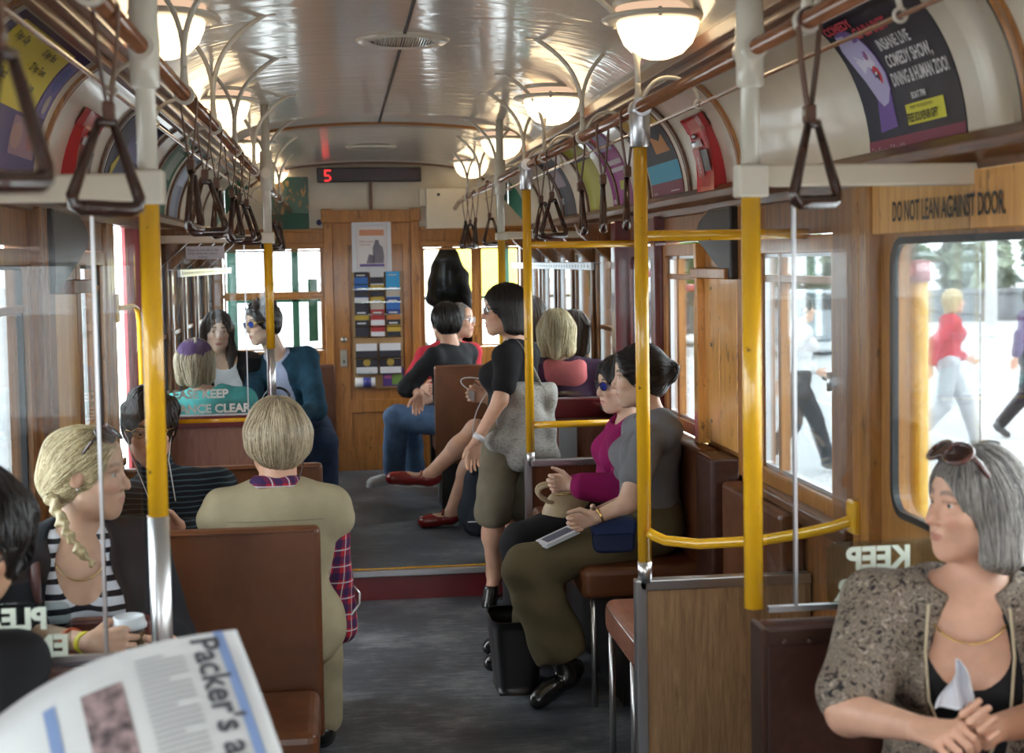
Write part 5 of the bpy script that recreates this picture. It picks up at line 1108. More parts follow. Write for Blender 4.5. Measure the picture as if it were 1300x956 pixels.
def hair_build(t, head, hq, hs, hair, res, nostrand=False):
    T = lambda x, y, z: head+hq @ (V3(x, y, z)*hs); th = hair.get('th', .014); cy = hair.get('line', .0); P = []
    P.append(elp(T(0, -.014, .034), (V3(.074, .094, .086)+th)*hs, hq, .02))
    P.append(elp(T(0, -.045, .0), (V3(.066, .055, .075)+th)*hs, hq, .03))
    st = hair['style']
    if st == 'bob':
        ln = hair.get('len', -.09)
        for sx in (-1, 1): P += [cone(T(sx*.068, -.014, .03), T(sx*.076, hair.get('fwd', -.004), ln), (.028+th*.3)*hs, .024*hs, .03), cone(T(sx*.058, -.05, .02), T(sx*.062, -.042, ln-.005), .036*hs, .032*hs, .03)]
        P.append(cone(T(0, -.068, .02), T(0, -.062, ln-.01), .046*hs, .040*hs, .03))
    if st == 'long':
        ln = hair.get('len', -.28)
        for sx in (-1, 1): P += [cone(T(sx*.068, -.01, .02), T(sx*.080, .0, -.12), .030*hs, .030*hs, .03), cone(T(sx*.080, .0, -.12), T(sx*.085, .035, ln), .034*hs, .020*hs, .03)]
        P.append(cone(T(0, -.07, .0), T(0, -.085, ln), .052*hs, .05*hs, .03))
    if st == 'bun': P += [elp(T(0, -.115, .01), V3(.045, .045, .05)*hs, hq, .02), cone(T(.02, -.13, .03), T(-.02, -.145, .02), .022*hs, k=.008), cone(T(-.01, -.12, -.02), T(.02, -.14, -.01), .022*hs, k=.01), elp(T(0, -.075, -.04), V3(.05, .045, .05)*hs, hq, .02)]
    if st == 'spiky':
        q = np.random.default_rng(3)
        for i in range(46):
            a = q.random()*2*PI; e = .15+1.25*q.random(); d = V3(math.cos(a)*math.cos(e)*.9, math.sin(a)*math.cos(e), math.sin(e)); c = T(*(V3(0, -.012, .035)+d*V3(.070, .090, .088))); P.append(cone(c, c+hq @ nrm(d+V3(0, .2, .5))*.045*hs, .014*hs, .002, .008))
    if st == 'bushy':
        q = np.random.default_rng(5)
        for i in range(40):
            a = q.random()*2*PI; e = -.1+1.5*q.random(); d = V3(math.cos(a)*math.cos(e), math.sin(a)*math.cos(e), math.sin(e))
            if d[1] > .75 and d[2] < .45: continue
            c = T(*(V3(0, -.014, .036)+d*V3(.080, .098, .092))); P.append(cone(c, c+hq @ d*.008*hs, .024*hs, .020*hs, .012))
    if st == 'braid':
        br_ = np.array(hair['braid']); P += [elp(T(0, -.085, -.03), V3(.05, .04, .06)*hs, hq, .03)]; n_ = len(br_)
        fine_ = np.array([br_[0]+(br_[-1]-br_[0])*0]*0); u_ = np.linspace(0, n_-1, 15); fp_ = np.stack([np.interp(u_, range(n_), br_[:, i]) for i in range(3)], 1)
        for i in range(14):
            d_ = nrm(fp_[i+1]-fp_[i]); s_ = nrm(np.cross(d_, V3(0, 1, 0))); r_ = .0125*(1-.03*i)
            P += [cone(fp_[i]-s_*.006*(-1)**i-V3(0, .004, 0), fp_[i+1]+s_*.006*(-1)**i-V3(0, .004, 0), r_*1.15, r_*.8, .003), cone(fp_[i]+s_*.004+V3(0, .003, 0), fp_[i+1]+s_*.004+V3(0, .003, 0), r_*.8, r_*.8, .003)]
    for q in hair.get('adds', ()): P.append(cone(T(*q[0]), T(*q[1]), q[2]*hs, q[3]*hs, .02))
    fl = hair.get('fringe', 0)
    P.append(elp(T(0, .112, -.047), V3(.074, .088, .116-fl)*hs, hq, .010, '-'))
    P.append(elp(T(0, .05, -.10), V3(.066, .085, .10)*hs, hq, .010, '-'))
    for q in hair.get('post', ()): P.append(cone(T(*q[0]), T(*q[1]), q[2]*hs, q[3]*hs, .012))
    if hair.get('ears', st in ('short', 'bun', 'spiky', 'bushy', 'braid')):
        for sx in (-1, 1): P.append(elp(T(sx*.088, .010, -.018), V3(.024, .032, .045)*hs, hq, .010, '-'))
    if st in ('short', 'spiky', 'bushy'): P.append(elp(T(0, -.05, -.135), V3(.12, .13, .06)*hs, hq, .01, '-'))
    X, Fc = grow(P, max(.0045, res[1]*1.1), (), lambda x, y, z: .0012*np.sin(240*x+170*y+5*np.sin(60*z))+hair.get('lump', .0022)*np.sin(55*x+4*np.sin(22*z))*np.cos(48*y+3*np.sin(30*z)))
    n0 = len(X); mk = np.zeros((n0, 4)); mk[:, 3] = 1; mk[:, 0] = .35
    ns = 0 if nostrand else hair.get('n', 260); Vs = [X]; Fs = [Fc]; Ms = [mk]
    if ns:
        q = np.random.default_rng(11); loc = (X-head) @ hq; w_ = loc[:, 2] > hair.get('root', -.02)*hs; idx = np.flatnonzero(w_); sel = q.choice(idx, min(ns, len(idx)), replace=False); p = X[sel].copy()
        crown = T(*hair.get('crown', (0, .0, .12))); combd = hair.get('comb'); path = [p.copy()]; h = .004
        def grad(pp):
            g = np.stack([field(P, pp[:, 0]+(h if i == 0 else 0), pp[:, 1]+(h if i == 1 else 0), pp[:, 2]+(h if i == 2 else 0))-field(P, pp[:, 0]-(h if i == 0 else 0), pp[:, 1]-(h if i == 1 else 0), pp[:, 2]-(h if i == 2 else 0)) for i in range(3)], 1)
            return g/(np.linalg.norm(g, axis=1)[:, None]+1e-9)
        jit = q.normal(size=(len(p), 3))*.12; step = hair.get('step', .014); off = .0015+.0025*q.random(len(p))
        for it in range(hair.get('steps', 12)):
            g = grad(p); dv = V3(0, 0, -1.)[None]*1.0 + (p-crown)/(np.linalg.norm(p-crown, axis=1)[:, None]+1e-6)*hair.get('radial', .9)+jit
            if combd is not None: tgt = T(*combd); v2 = tgt-p; dv = v2/(np.linalg.norm(v2, axis=1)[:, None]+1e-6)+jit
            dv = dv-g*(dv*g).sum(1)[:, None]; nn = np.linalg.norm(dv, axis=1)[:, None]; dv = dv/(nn+1e-6)*np.minimum(1, nn*3); p = p+dv*step
            for _ in range(2): fv = field(P, p[:, 0], p[:, 1], p[:, 2]); p = p-grad(p)*(fv-off)[:, None]*.8
            path.append(p.copy())
        path = np.array(path); ns_, m_ = path.shape[0], path.shape[1]; rr = hair.get('r', .0016)*hs; taper = np.array([.6]+[1]*(ns_-3)+[.7, .15])*rr
        T_ = np.gradient(path, axis=0); T_ /= np.linalg.norm(T_, axis=2)[..., None]+1e-9; G = grad(path.reshape(-1, 3)).reshape(path.shape); B = np.cross(T_, G)
        vs = np.stack([path+B*taper[:, None, None]*1.6, path+G*taper[:, None, None], path-B*taper[:, None, None]*1.6], 2)   # (steps, m, 3, 3)
        base_ = n0; vid = base_+np.arange(ns_*m_*3).reshape(ns_, m_, 3); fl_ = []
        for a, b in ((0, 1), (1, 2), (2, 0)): fl_.append(np.stack([vid[:-1, :, a], vid[:-1, :, b], vid[1:, :, b], vid[1:, :, a]], -1).reshape(-1, 4))
        mv = np.zeros((ns_, m_, 3, 4)); mv[..., 3] = 1; mv[..., 0] = q.random(m_)[None, :, None]
        Vs.append(vs.reshape(-1, 3)); Fs.append(np.concatenate(fl_)); Ms.append(mv.reshape(-1, 4))
    mesh_of('hair', np.concatenate(Vs), np.concatenate(Fs), hair['mat'], t, np.concatenate(Ms))
def glasses(o, lens, rim, name='sunglasses', tilt=0, dy=0, dz=0, big=1.0, rimr=.0018):
    HT = o['HT']; hq = o['hq']; piv = V3(0, -.005, .012); Rr = rotx_(R(tilt))
    def P(x, y, z): q = Rr @ (V3(x, y, z)-piv)+piv; return HT(q[0], q[1]+dy, q[2]+dz)
    m = MB(); 
    for sx in (-1, 1):
        pts = [P(sx*(.034+.026*big*math.cos(a)*(1 if math.sin(a) > 0 else .92)), .100-abs(.026*big*math.cos(a)+.034)*.18+.004, .005+.019*big*math.sin(a)) for a in np.linspace(0, 2*PI, 22)]
        m.tube(pts, rimr, 6, cap=False); m.tube([P(sx*(.058+.003*big), .092, .012), P(sx*.078, .07, .013), P(sx*.080, .0, .012), P(sx*.078, -.022, -.006)], [rimr*1.2, rimr*1.3, rimr*1.3, rimr], 6)
    m.tube([P(-.010, .103, .010), P(0, .105, .013), P(.010, .103, .010)], rimr, 6); g = m.obj(name, rim, o['t'])
    for sx in (-1, 1):
        m = MB(); n = 20; c = P(sx*.034, .0985, .005); vs = [c]+[P(sx*(.034+.026*big*math.cos(a)*(1 if math.sin(a) > 0 else .92)), .100-abs(.026*big*math.cos(a)+.034)*.18+.003, .005+.019*big*math.sin(a)) for a in np.linspace(0, 2*PI, n, endpoint=False)]
        f_ = hq @ (Rr @ V3(0, 1, 0)); vs2 = [v-f_*.0015 for v in vs]; N_ = len(vs)
        m.add(vs+vs2, [(0, i+1, (i+1) % n+1) for i in range(n)]+[(N_, N_+(i+1) % n+1, N_+i+1) for i in range(n)]+[(i+1, N_+i+1, N_+(i+1) % n+1, (i+1) % n+1) for i in range(n)], False); m.obj('lens', lens, g)
    return g
# ------------------------------------------------------------------ cloth
def cloth(name, c, rough=.85, var=.12, sc=60, bump=.12):
    n = NT(name); v = n.co(); lo = tuple(x*(1-var) for x in c); hi = tuple(min(1, x*(1+var)) for x in c)
    n.set(n.ramp(n.noise(v, 9, 4, .6), [(.3, lo), (.7, hi)]), rough, 0, 0, .25); n.bump(n.noise(v, sc*6, 3), bump, .002); return n.m
def stripes(name, a, b, per, duty=.5, axis=2, warp=.006, rough=.85):
    n = NT(name); v = n.co(); s = n.new('SeparateXYZ'); n.lk(v, s.inputs[0]); w_ = n.math('MULTIPLY', n.math('SUBTRACT', n.noise(v, 7, 2), .5), warp*2)
    f = n.math('FRACT', n.math('DIVIDE', n.math('ADD', s.outputs[axis], w_), per)); g = n.math('GREATER_THAN', f, duty); n.set(n.mix(g, a, b), rough, 0, 0, .25); return n.m
def plaid(name):
    n = NT(name); v = n.co(); s = n.new('SeparateXYZ'); n.lk(v, s.inputs[0])
    def band(o, per, ph, w_): return n.math('LESS_THAN', n.math('FRACT', n.math('ADD', n.math('DIVIDE', o, per), ph)), w_)
    hx = n.math('ADD', s.outputs[0], s.outputs[1]); c = n.mix(n.math('MULTIPLY', band(hx, .055, 0, .45), .75), (.42, .02, .03), (.015, .02, .08)); c = n.mix(n.math('MULTIPLY', band(s.outputs[2], .055, .3, .45), .7), c, (.015, .02, .08))
    c = n.mix(band(hx, .055, .2, .07), c, (.5, .48, .5)); c = n.mix(band(s.outputs[2], .055, .5, .07), c, (.5, .48, .5)); n.set(c, .85, 0, 0, .25); return n.m
def leafy(name):
    n = NT(name); v = n.co(); f = n.noise(v, 38, 5, .7, 2.0); g = n.noise(v, 80, 3, .6, .8); h = n.math('ADD', n.math('MULTIPLY', f, .7), n.math('MULTIPLY', g, .3))
    n.set(n.ramp(h, [(.40, (.012, .011, .012)), (.455, (.04, .03, .028)), (.49, (.34, .27, .20)), (.54, (.07, .055, .05)), (.60, (.40, .33, .26))]), .7, 0, 0, .3); return n.m
BLK = cloth('black_cloth', (.012, .012, .014)); DKB = cloth('black_knit', (.016, .016, .02)); GREY = cloth('grey_shirt_cloth', (.17, .175, .19)); OLIVE = cloth('olive_trousers', (.105, .085, .045)); KHAKI = cloth('khaki_shorts', (.17, .15, .105))
BEIGE = cloth('beige_vest_cloth', (.34, .29, .185)); MAG = cloth('magenta_jacket', (.26, .008, .10)); TEAL = cloth('teal_top', (.10, .42, .40)); REDC = cloth('red_shirt', (.50, .03, .05)); JEAN = cloth('blue_jeans', (.11, .19, .33), var=.3); DJEAN = cloth('navy_jeans', (.02, .035, .075), var=.3); DENIM = cloth('dark_teal_jacket', (.012, .045, .075), var=.5)
WHITEC = cloth('white_cloth', (.68, .68, .70)); PURP = cloth('purple_cloth', (.09, .05, .13)); PINK = cloth('coral_hood', (.50, .12, .12)); PALEB = cloth('pale_blue_shirt', (.36, .40, .55)); DPURP = cloth('dark_purple_jacket', (.04, .014, .035))
STRP = stripes('black_white_stripes', (.012, .012, .02), (.68, .68, .74), .036, .40, warp=.012); TSTR = stripes('black_teal_fine_stripes', (.012, .013, .018), (.055, .09, .11), .020, .72, warp=.010)
PLAID = plaid('red_navy_plaid'); LEAFY = leafy('brown_leaf_print'); 
HB = hairmat('black_hair', (.005, .004, .004), (.022, .016, .014)); HDB = hairmat('dark_brown_hair', (.010, .006, .004), (.05, .026, .016)); HBL = hairmat('blonde_hair', (.30, .20, .08), (.74, .60, .36)); HGR = hairmat('grey_brown_hair', (.07, .065, .06), (.34, .31, .28)); HGB = hairmat('silver_blond_hair', (.17, .125, .07), (.58, .48, .33)); HBR = hairmat('brown_hair', (.03, .016, .009), (.14, .08, .05))
TORT = plain('tortoise_shell', (.07, .018, .012), .12, coat=.7, var=.6, sc=120); LENSD = plain('brown_lens', (.035, .015, .012), .06, coat=1); LENSB = plain('blue_mirror_lens', (.02, .07, .55), .08, .6, coat=1); GOLD = plain('gold_metal', (.70, .48, .18), .25, 1); BLKP = plain('black_plastic', (.012, .012, .014), .2, coat=.5)
CLEARL = glassmat('clear_lens', (.95, .96, .97), .8)
S1 = (.63, .36, .25); S2 = (.64, .38, .26); S3 = (.68, .46, .34); S4 = (.46, .26, .16)
SHB = plain('black_leather_shoe', (.012, .012, .012), .25, coat=.4); SHR = plain('red_leather_shoe', (.22, .012, .014), .25, coat=.5); SHW = plain('white_trainer', (.62, .63, .66), .5)
SOLE = plain('worn_sole', (.09, .085, .06), .8)
a3 = lambda px, py, y: at(px, py, y=y)
# --- 1 woman in the patterned blouse, near right
P = a3(1236, 641, 2.86); N = a3(1228, 742, 2.88)
RL = person('woman with a grey bob, sunglasses on her head and a leaf print blouse', (N[0], 2.88, .46), N+V3(.0, .02, -.50), N, P, -22, -80, hp=-2, hr=0, sh=.180, bust=.75, res=(.010, .0030), skinc=S1, hs=.955, face=dict(nose=1.14, jaw=1.06, chin=1.15), s=1.04, belly=.03,
    brow=(.16, .11, .08), lip=(.40, .16, .13), eyes=(.05, .06, .06),
    arms=dict(r=dict(wrist=a3(1165, 925, 2.56), elbow=a3(1078, 905, 2.76), curl=.9, th=1.15, thumb=(1, -.2, .5)), l=dict(wrist=a3(1262, 925, 2.56), elbow=a3(1352, 905, 2.76), curl=.9, th=1.15, thumb=(-1, -.2, .5))),
    legs=dict(l=dict(knee=N+V3(.13, -.46, -.52), ankle=N+V3(.12, -.50, -.93)), r=dict(knee=N+V3(-.13, -.46, -.52), ankle=N+V3(-.12, -.50, -.93))),
    hair=dict(style='bob', mat=HGR, len=-.105, th=.017, n=2200, fwd=.004, steps=15, step=.016, crown=(.0, .03, .13), r=.0010, radial=1.1, fringe=-.004),
    shirt=dict(name='black_top', mat=BLK, th=.008, sleeve=0, neck=1.55, fold=.001, cuts=[lambda TT, Q: elp(TT(0, .12, .41), V3(.085, .10, .10), Q, .01, '-')]), pants=dict(mat=BLK), shoes=dict(mat=SHB),
    extra=[dict(name='blouse', th=.018, mat=LEAFY, arm=.42, fold=.0035, cuts=[lambda TT, Q: elp(TT(-.01, .17, .37), V3(.095, .15, .26), Q, .01, '-'), lambda TT, Q: elp(TT(0, .03, .565), V3(.10, .11, .085), Q, .01, '-')])])
glasses(RL, LENSD, TORT, tilt=50, big=1.5, rimr=.0055, dy=.002, dz=.034)
TT = RL['TT']; Lt = RL['Lt']
m = MB(); m.tube([TT(.085*math.cos(a), .028+.105*math.sin(a) if math.sin(a) > 0 else .028+.06*math.sin(a), Lt-.035-.055*max(0, math.sin(a))) for a in np.linspace(-.5, PI+.5, 40)], .0022, 6); m.obj('necklace', GOLD, RL['t'])
m = MB()
for sx in (-1, 1): m.tube([TT(sx*.068, .0, Lt+.015), TT(sx*.082, .085, Lt-.03), TT(sx*.088, .140, Lt-.11), TT(sx*.080, .185, Lt-.20), TT(sx*.05, .20, Lt-.27), TT(sx*.03, .19, Lt-.33)], .0032, 8)
m.obj('neck_cord', fm((.50, .42, .28)), RL['t'])
# tissue in her hands
c = a3(1212, 872, 2.50); m = MB(); m.grid(lambda u, v: c+V3((u-.5)*.075*(1-.55*v), .012*math.sin(9*u+3*v)-.02*v, -.04+.095*v*(1-.5*(2*u-1)**2)), 14, 12, thick=.002); o = m.obj('tissue', fm((.66, .67, .72))); tag(rebase(o, c), 'crumpled white paper tissue in the hands of the woman with the leaf print blouse', 'tissue')
# --- 2 man at the left edge
P = a3(-30, 694, 2.82); N = a3(-84, 822, 2.86)
LM = person('dark haired man in glasses cut by the left edge of the picture', (N[0], 2.84, .46), N+V3(0, .04, -.50), N, P, 15, 8, hr=6, sh=.15, fem=False, res=(.011, .004), skinc=S4, arms=dict(r=dict(wrist=N+V3(-.02, -.34, -.42)), l=dict(wrist=N+V3(.10, -.38, -.42))),
    legs=dict(l=dict(knee=N+V3(.10, -.46, -.46), ankle=N+V3(.10, -.48, -.84)), r=dict(knee=N+V3(-.12, -.46, -.46), ankle=N+V3(-.12, -.48, -.84))), brow=(.02, .012, .01),
    hair=dict(style='bushy', mat=HB, th=.030, n=900, steps=5, r=.0016, step=.012), shirt=dict(mat=BLK, neck=.8), pants=dict(mat=BLK), shoes=dict(mat=SHB))
glasses(LM, CLEARL, BLKP, name='glasses', rimr=.002)
# --- 3 blonde woman in the striped top
P = a3(112, 602, 3.98); N = a3(98, 676, 3.98)
BW = person('blonde woman in profile with a black and white striped top and black cardigan', (N[0], 3.98, .46), (N[0]-.01, 4.08, .50), N, P, 14, 80, hp=2, sh=.168, bust=.75, res=(.010, .0032), skinc=S2, face=dict(nose=1.05), brow=(.22, .13, .07), lip=(.50, .19, .17), eyes=(.06, .10, .11), s=1.0,
    arms=dict(r=dict(wrist=a3(112, 817, 3.49), elbow=a3(8, 800, 3.82), hdir=V3(.95, .02, .0), curl=.85, thumb=(0.0, .25, 1), tb=1.6), l=dict(wrist=a3(212, 832, 3.60), elbow=a3(214, 808, 3.90), hdir=V3(-.9, -.25, .12), curl=.8, thumb=(0, -.2, 1))),
    legs=dict(l=dict(knee=V3(N[0]+.12, 3.60, .52), ankle=V3(N[0]+.12, 3.55, .10)), r=dict(knee=V3(N[0]-.12, 3.60, .52), ankle=V3(N[0]-.12, 3.55, .10))),
    hair=dict(style='braid', mat=HBL, th=.012, n=1700, steps=12, step=.013, r=.0011, comb=(.03, -.115, -.055), root=-.06, lump=.004, adds=[((0, -.06, .055), (0, -.085, -.01), .062, .055)], braid=[a3(66, 632, 3.93), a3(74, 655, 3.89), a3(83, 672, 3.86), a3(93, 688, 3.85), a3(104, 703, 3.845), a3(118, 716, 3.85)]),
    shirt=dict(name='striped_top', mat=STRP, th=.010, sleeve=0, neck=1.0, fold=.001, cuts=[lambda TT, Q: elp(TT(0, .10, .465), V3(.066, .13, .105), Q, .008, '-'), lambda TT, Q: elp(TT(.215, 0, .36), V3(.075, .3, .12), Q, .01, '-'), lambda TT, Q: elp(TT(-.215, 0, .36), V3(.075, .3, .12), Q, .01, '-')]),
    pants=dict(mat=JEAN), shoes=dict(mat=SHB),
    extra=[dict(name='cardigan', th=.020, mat=DKB, arm=.66, fold=.003, cuts=[lambda TT, Q: elp(TT(0, .20, .26), V3(.108, .24, .46), Q, .012, '-'), lambda TT, Q: elp(TT(0, .07, .52), V3(.080, .12, .10), Q, .01, '-')])])
glasses(BW, LENSD, TORT, tilt=52, big=1.5, rimr=.0036, dy=-.004, dz=.026)
m = MB(); e = BW['HT'](.082, .0, -.030); m.sphere(e, .0035, 10); m.obj('earring', CHROME, BW['t'])
TT = BW['TT']; Lt = BW['Lt']; m = MB(); m.tube([TT(.075*math.cos(a), .03+.085*math.sin(a), Lt-.02-.075*max(0, math.sin(a))) for a in np.linspace(-.3, PI+.3, 30)], .0018, 6); m.obj('necklace', GOLD, BW['t'])
w_ = BW['limbs']['ar']; d = nrm(w_[2]-w_[1]); m = MB(); m.tube([w_[2]-d*.02, w_[2]-d*.002], .0285, 16); m.obj('wristband', fm((.72, .62, .04)), BW['t']); m = MB(); m.tube([w_[2]-d*.085, w_[2]-d*.072], .032, 16); m.obj('bracelet', fm((.75, .14, .04)), BW['t'])
# cup
c = a3(164, 803, 3.545); t = thing('coffee_cup', 'takeaway coffee cup with white lid and dark sleeve held by the blonde woman', 'cup', (c[0], c[1], c[2]-.07)); cz = c[2]
m = MB(); m.lathe((c[0], c[1], 0), [(0, cz-.075), (.028, cz-.075), (.030, cz-.07), (.039, cz+.022), (.037, cz+.022)], 28); m.obj('cup_body', fm((.03, .015, .01), .4), t)
m = MB(); m.lathe((c[0], c[1], 0), [(.0345, cz-.045), (.0385, cz+.004)], 28); m.obj('sleeve_print', plain('gold_swirl_print', (.10, .05, .01), .5, var=1.0, sc=160), t)
m = MB(); m.lathe((c[0], c[1], 0), [(.040, cz+.012), (.0435, cz+.014), (.0435, cz+.022), (.041, cz+.026), (.038, cz+.040), (.034, cz+.042), (.032, cz+.036), (0, cz+.035)], 32); m.obj('lid', fm((.68, .68, .70), .35), t)
# brown shoulder bag of the blonde woman
TT = BW['TT']; b0 = a3(140, 800, 3.78); t = thing('shoulder_bag', 'brown leather shoulder bag with buckled strap on the blonde woman', 'bag', b0)
m = MB(); m.prism(rrect(b0[0]-.11, b0[2]-.06, b0[0]+.11, b0[2]+.035, .02), b0[1]-.03, b0[1]+.02); m.obj('bag_body', plain('mahogany_leather', (.075, .018, .016), .35, bump=.1), t, bev=.008)
m = MB(); m.tube([TT(.120, .02, Lt-.02), TT(.118, .09, Lt-.05), TT(.120, .135, Lt-.13), TT(.135, .155, Lt-.22), b0+V3(.09, 0, .03)], .014, 10, flat=.25, up=(0, -1, 0)); m.obj('strap', plain('mahogany_strap', (.085, .022, .018), .35), t)
m = MB(); c = TT(.124, .152, Lt-.175)
m.tube([c+V3(x, 0, z) for x, z in ((-.017, .012), (.017, .012), (.017, -.012), (-.017, -.012), (-.017, .012))], .0022, 6); m.obj('buckle', GOLD, t)
# --- 4 woman with glasses and striped turtleneck
P = a3(190, 545, 5.25); N = a3(208, 614, 5.33)
GW = person('dark haired woman in glasses and a fine striped turtleneck facing the camera', (N[0], 5.5, .46), (N[0]+.02, 5.56, .56), N, P, 8, 8, hp=8, sh=.185, res=(.010, .0036), skinc=S1, hs=1.04, s=1.05, brow=(.05, .03, .02), lip=(.45, .12, .11), bust=.5,
    arms=dict(l=dict(wrist=a3(232, 672, 5.0), elbow=a3(286, 700, 5.25), hdir=V3(-.7, -.1, .15), curl=.6), r=dict(wrist=a3(178, 690, 5.0), elbow=a3(140, 700, 5.25))),
    legs=dict(l=dict(knee=V3(N[0]+.12, 5.12, .53), ankle=V3(N[0]+.12, 5.1, .10)), r=dict(knee=V3(N[0]-.10, 5.12, .53), ankle=V3(N[0]-.1, 5.1, .10))),
    hair=dict(style='bushy', mat=HDB, th=.020, n=900, steps=6, r=.0014, step=.012, line=.02), shirt=dict(name='turtleneck', mat=TSTR, th=.012, sleeve=.96, neck=0, turtle=True, fold=.003), pants=dict(mat=BLK), shoes=dict(mat=SHB))
glasses(GW, CLEARL, GOLD, name='glasses', rimr=.0014, big=.95, tilt=4)
m = MB(); m.tube([GW['HT'](-.072, .01, -.02), GW['HT'](-.06, .05, -.10), GW['TT'](-.03, .12, .30), GW['TT'](.0, .15, .22), GW['TT'](.03, .12, .30), GW['HT'](.065, .04, -.08), GW['HT'](.076, .0, -.02)], .0022, 6); m.obj('earphone_cord', fm((.7, .7, .7)), GW['t'])
# --- 5 man in the beige vest, back view
P = a3(350, 558, 4.62); N = a3(351, 625, 4.60)
VM = person('elderly man in a beige vest over a plaid shirt, seen from behind', (N[0], 4.58, .46), (N[0], 4.58, .56), N, P, 180, -158, sh=.160, fem=False, res=(.010, .0036), skinc=S1, s=1.04, hs=1.02,
    arms=dict(l=dict(wrist=V3(N[0]-.24, 4.88, .66)), r=dict(elbow=a3(434, 795, 4.66), wrist=V3(N[0]+.16, 4.98, .64))), legs=dict(l=dict(knee=V3(N[0]-.12, 5.02, .55), ankle=V3(N[0]-.12, 5.0, .1)), r=dict(knee=V3(N[0]+.12, 5.02, .55), ankle=V3(N[0]+.12, 5.0, .1))),
    hair=dict(style='bob', mat=HGB, len=-.012, th=.019, n=2000, steps=11, step=.014, crown=(0, -.03, .13), r=.0013, ears=True, root=-.0, radial=1.0), shirt=dict(name='plaid_shirt', mat=PLAID, th=.006, sleeve=.95, neck=.9, fold=.003,
       adds=[lambda TT, Q: cone(TT(-.040, -.052, .485), TT(.040, -.052, .485), .027, k=.01), lambda TT, Q: cone(TT(-.055, -.03, .485), TT(-.06, .03, .475), .025, k=.01), lambda TT, Q: cone(TT(.055, -.03, .485), TT(.06, .03, .475), .025, k=.01)]),
    pants=dict(mat=BEIGE, flare=.8), shoes=dict(mat=SHB), extra=[dict(name='vest', th=.018, mat=BEIGE, arm=.04, fold=.0035, adds=[lambda TT, Q: elp(TT(0, -.01, .02), V3(.215, .165, .16), Q, .05)], cuts=[lambda TT, Q: elp(TT(0, .0, .555), V3(.095, .10, .085), Q, .01, '-')])])
glasses(VM, LENSD, BLKP, rimr=.0025)
m = MB(); TT = VM['TT']
for z, w_ in ((.375, .15),): m.tube([TT(x, -.138+.02*(x/.15)**2, z) for x in np.linspace(-w_, w_, 12)], .0016, 6)
m.obj('yoke_seam', cloth('seam_thread', (.24, .20, .13)), VM['t'])
m = MB(); m.tube([VM['HT'](.08, -.01, -.03), VM['HT'](.078, -.03, -.08), TT(.06, -.05, .44)], .0018, 6); m.obj('glasses_cord', BLKP, VM['t'])
# --- 6 person in purple cap and teal top beyond the glass
P = a3(248, 462, 7.80); N = a3(264, 500, 7.78)
CP = person('person in a purple cap and teal top behind the front left glass', (N[0], 7.8, UP+.4), (N[0]+.03, 7.85, .62), N, P, 180, 178, sh=.18, res=(.013, .005), skinc=S1, hs=1.02, legs=dict(l=dict(knee=V3(N[0]-.1, 8.3, .62), ankle=V3(N[0]-.1, 8.3, .27)), r=dict(knee=V3(N[0]+.1, 8.3, .62), ankle=V3(N[0]+.1, 8.3, .27))),
    arms=dict(l=dict(wrist=V3(N[0]-.08, 8.1, .78)), r=dict(wrist=V3(N[0]+.15, 8.1, .75))), hair=dict(style='bob', mat=HGB, len=-.07, th=.018, n=500, r=.0018), shirt=dict(mat=TEAL, th=.02, sleeve=.9, fold=.004), pants=dict(mat=BLK), shoes=dict(mat=SHB))
T = CP['HT']; X, Fc = grow([elp(T(0, -.014, .05), V3(.098, .118, .09), CP['hq'], .01), elp(T(0, .115, .045), V3(.07, .06, .012), CP['hq'], .02), elp(T(0, 0, -.075), V3(.2, .2, .09), CP['hq'], .005, '-')], .006); mesh_of('cap', X, Fc, PURP, CP['t'])
# --- 7 woman with long dark hair
P = a3(276, 421, 8.85); N = a3(284, 455, 8.87)
AW = person('young woman with long dark hair, white top and black cardigan', (N[0], 9.0, UP+.46), (N[0], 9.05, .70), N, P, 12, 10, hp=3, hr=3, sh=.165, res=(.013, .0045), skinc=S3, arms=dict(l=dict(wrist=V3(N[0]+.1, 8.75, .82)), r=dict(wrist=V3(N[0]-.05, 8.75, .82))), legs=dict(l=dict(knee=V3(N[0]+.1, 8.6, .70), ankle=V3(N[0]+.1, 8.6, .27)), r=dict(knee=V3(N[0]-.08, 8.6, .70), ankle=V3(N[0]-.08, 8.6, .27))),
    hair=dict(style='long', mat=HDB, len=-.26, th=.014, n=500, r=.0018, steps=16, step=.02), shirt=dict(name='white_top', mat=WHITEC, th=.008, sleeve=0, neck=1.4), pants=dict(mat=BLK), shoes=dict(mat=SHB), extra=[dict(name='cardigan', th=.018, mat=BLK, arm=.95, cuts=[lambda TT, Q: elp(TT(0, .16, .33), V3(.085, .18, .30), Q, .01, '-'), lambda TT, Q: elp(TT(0, .04, .55), V3(.085, .11, .11), Q, .01, '-')])])
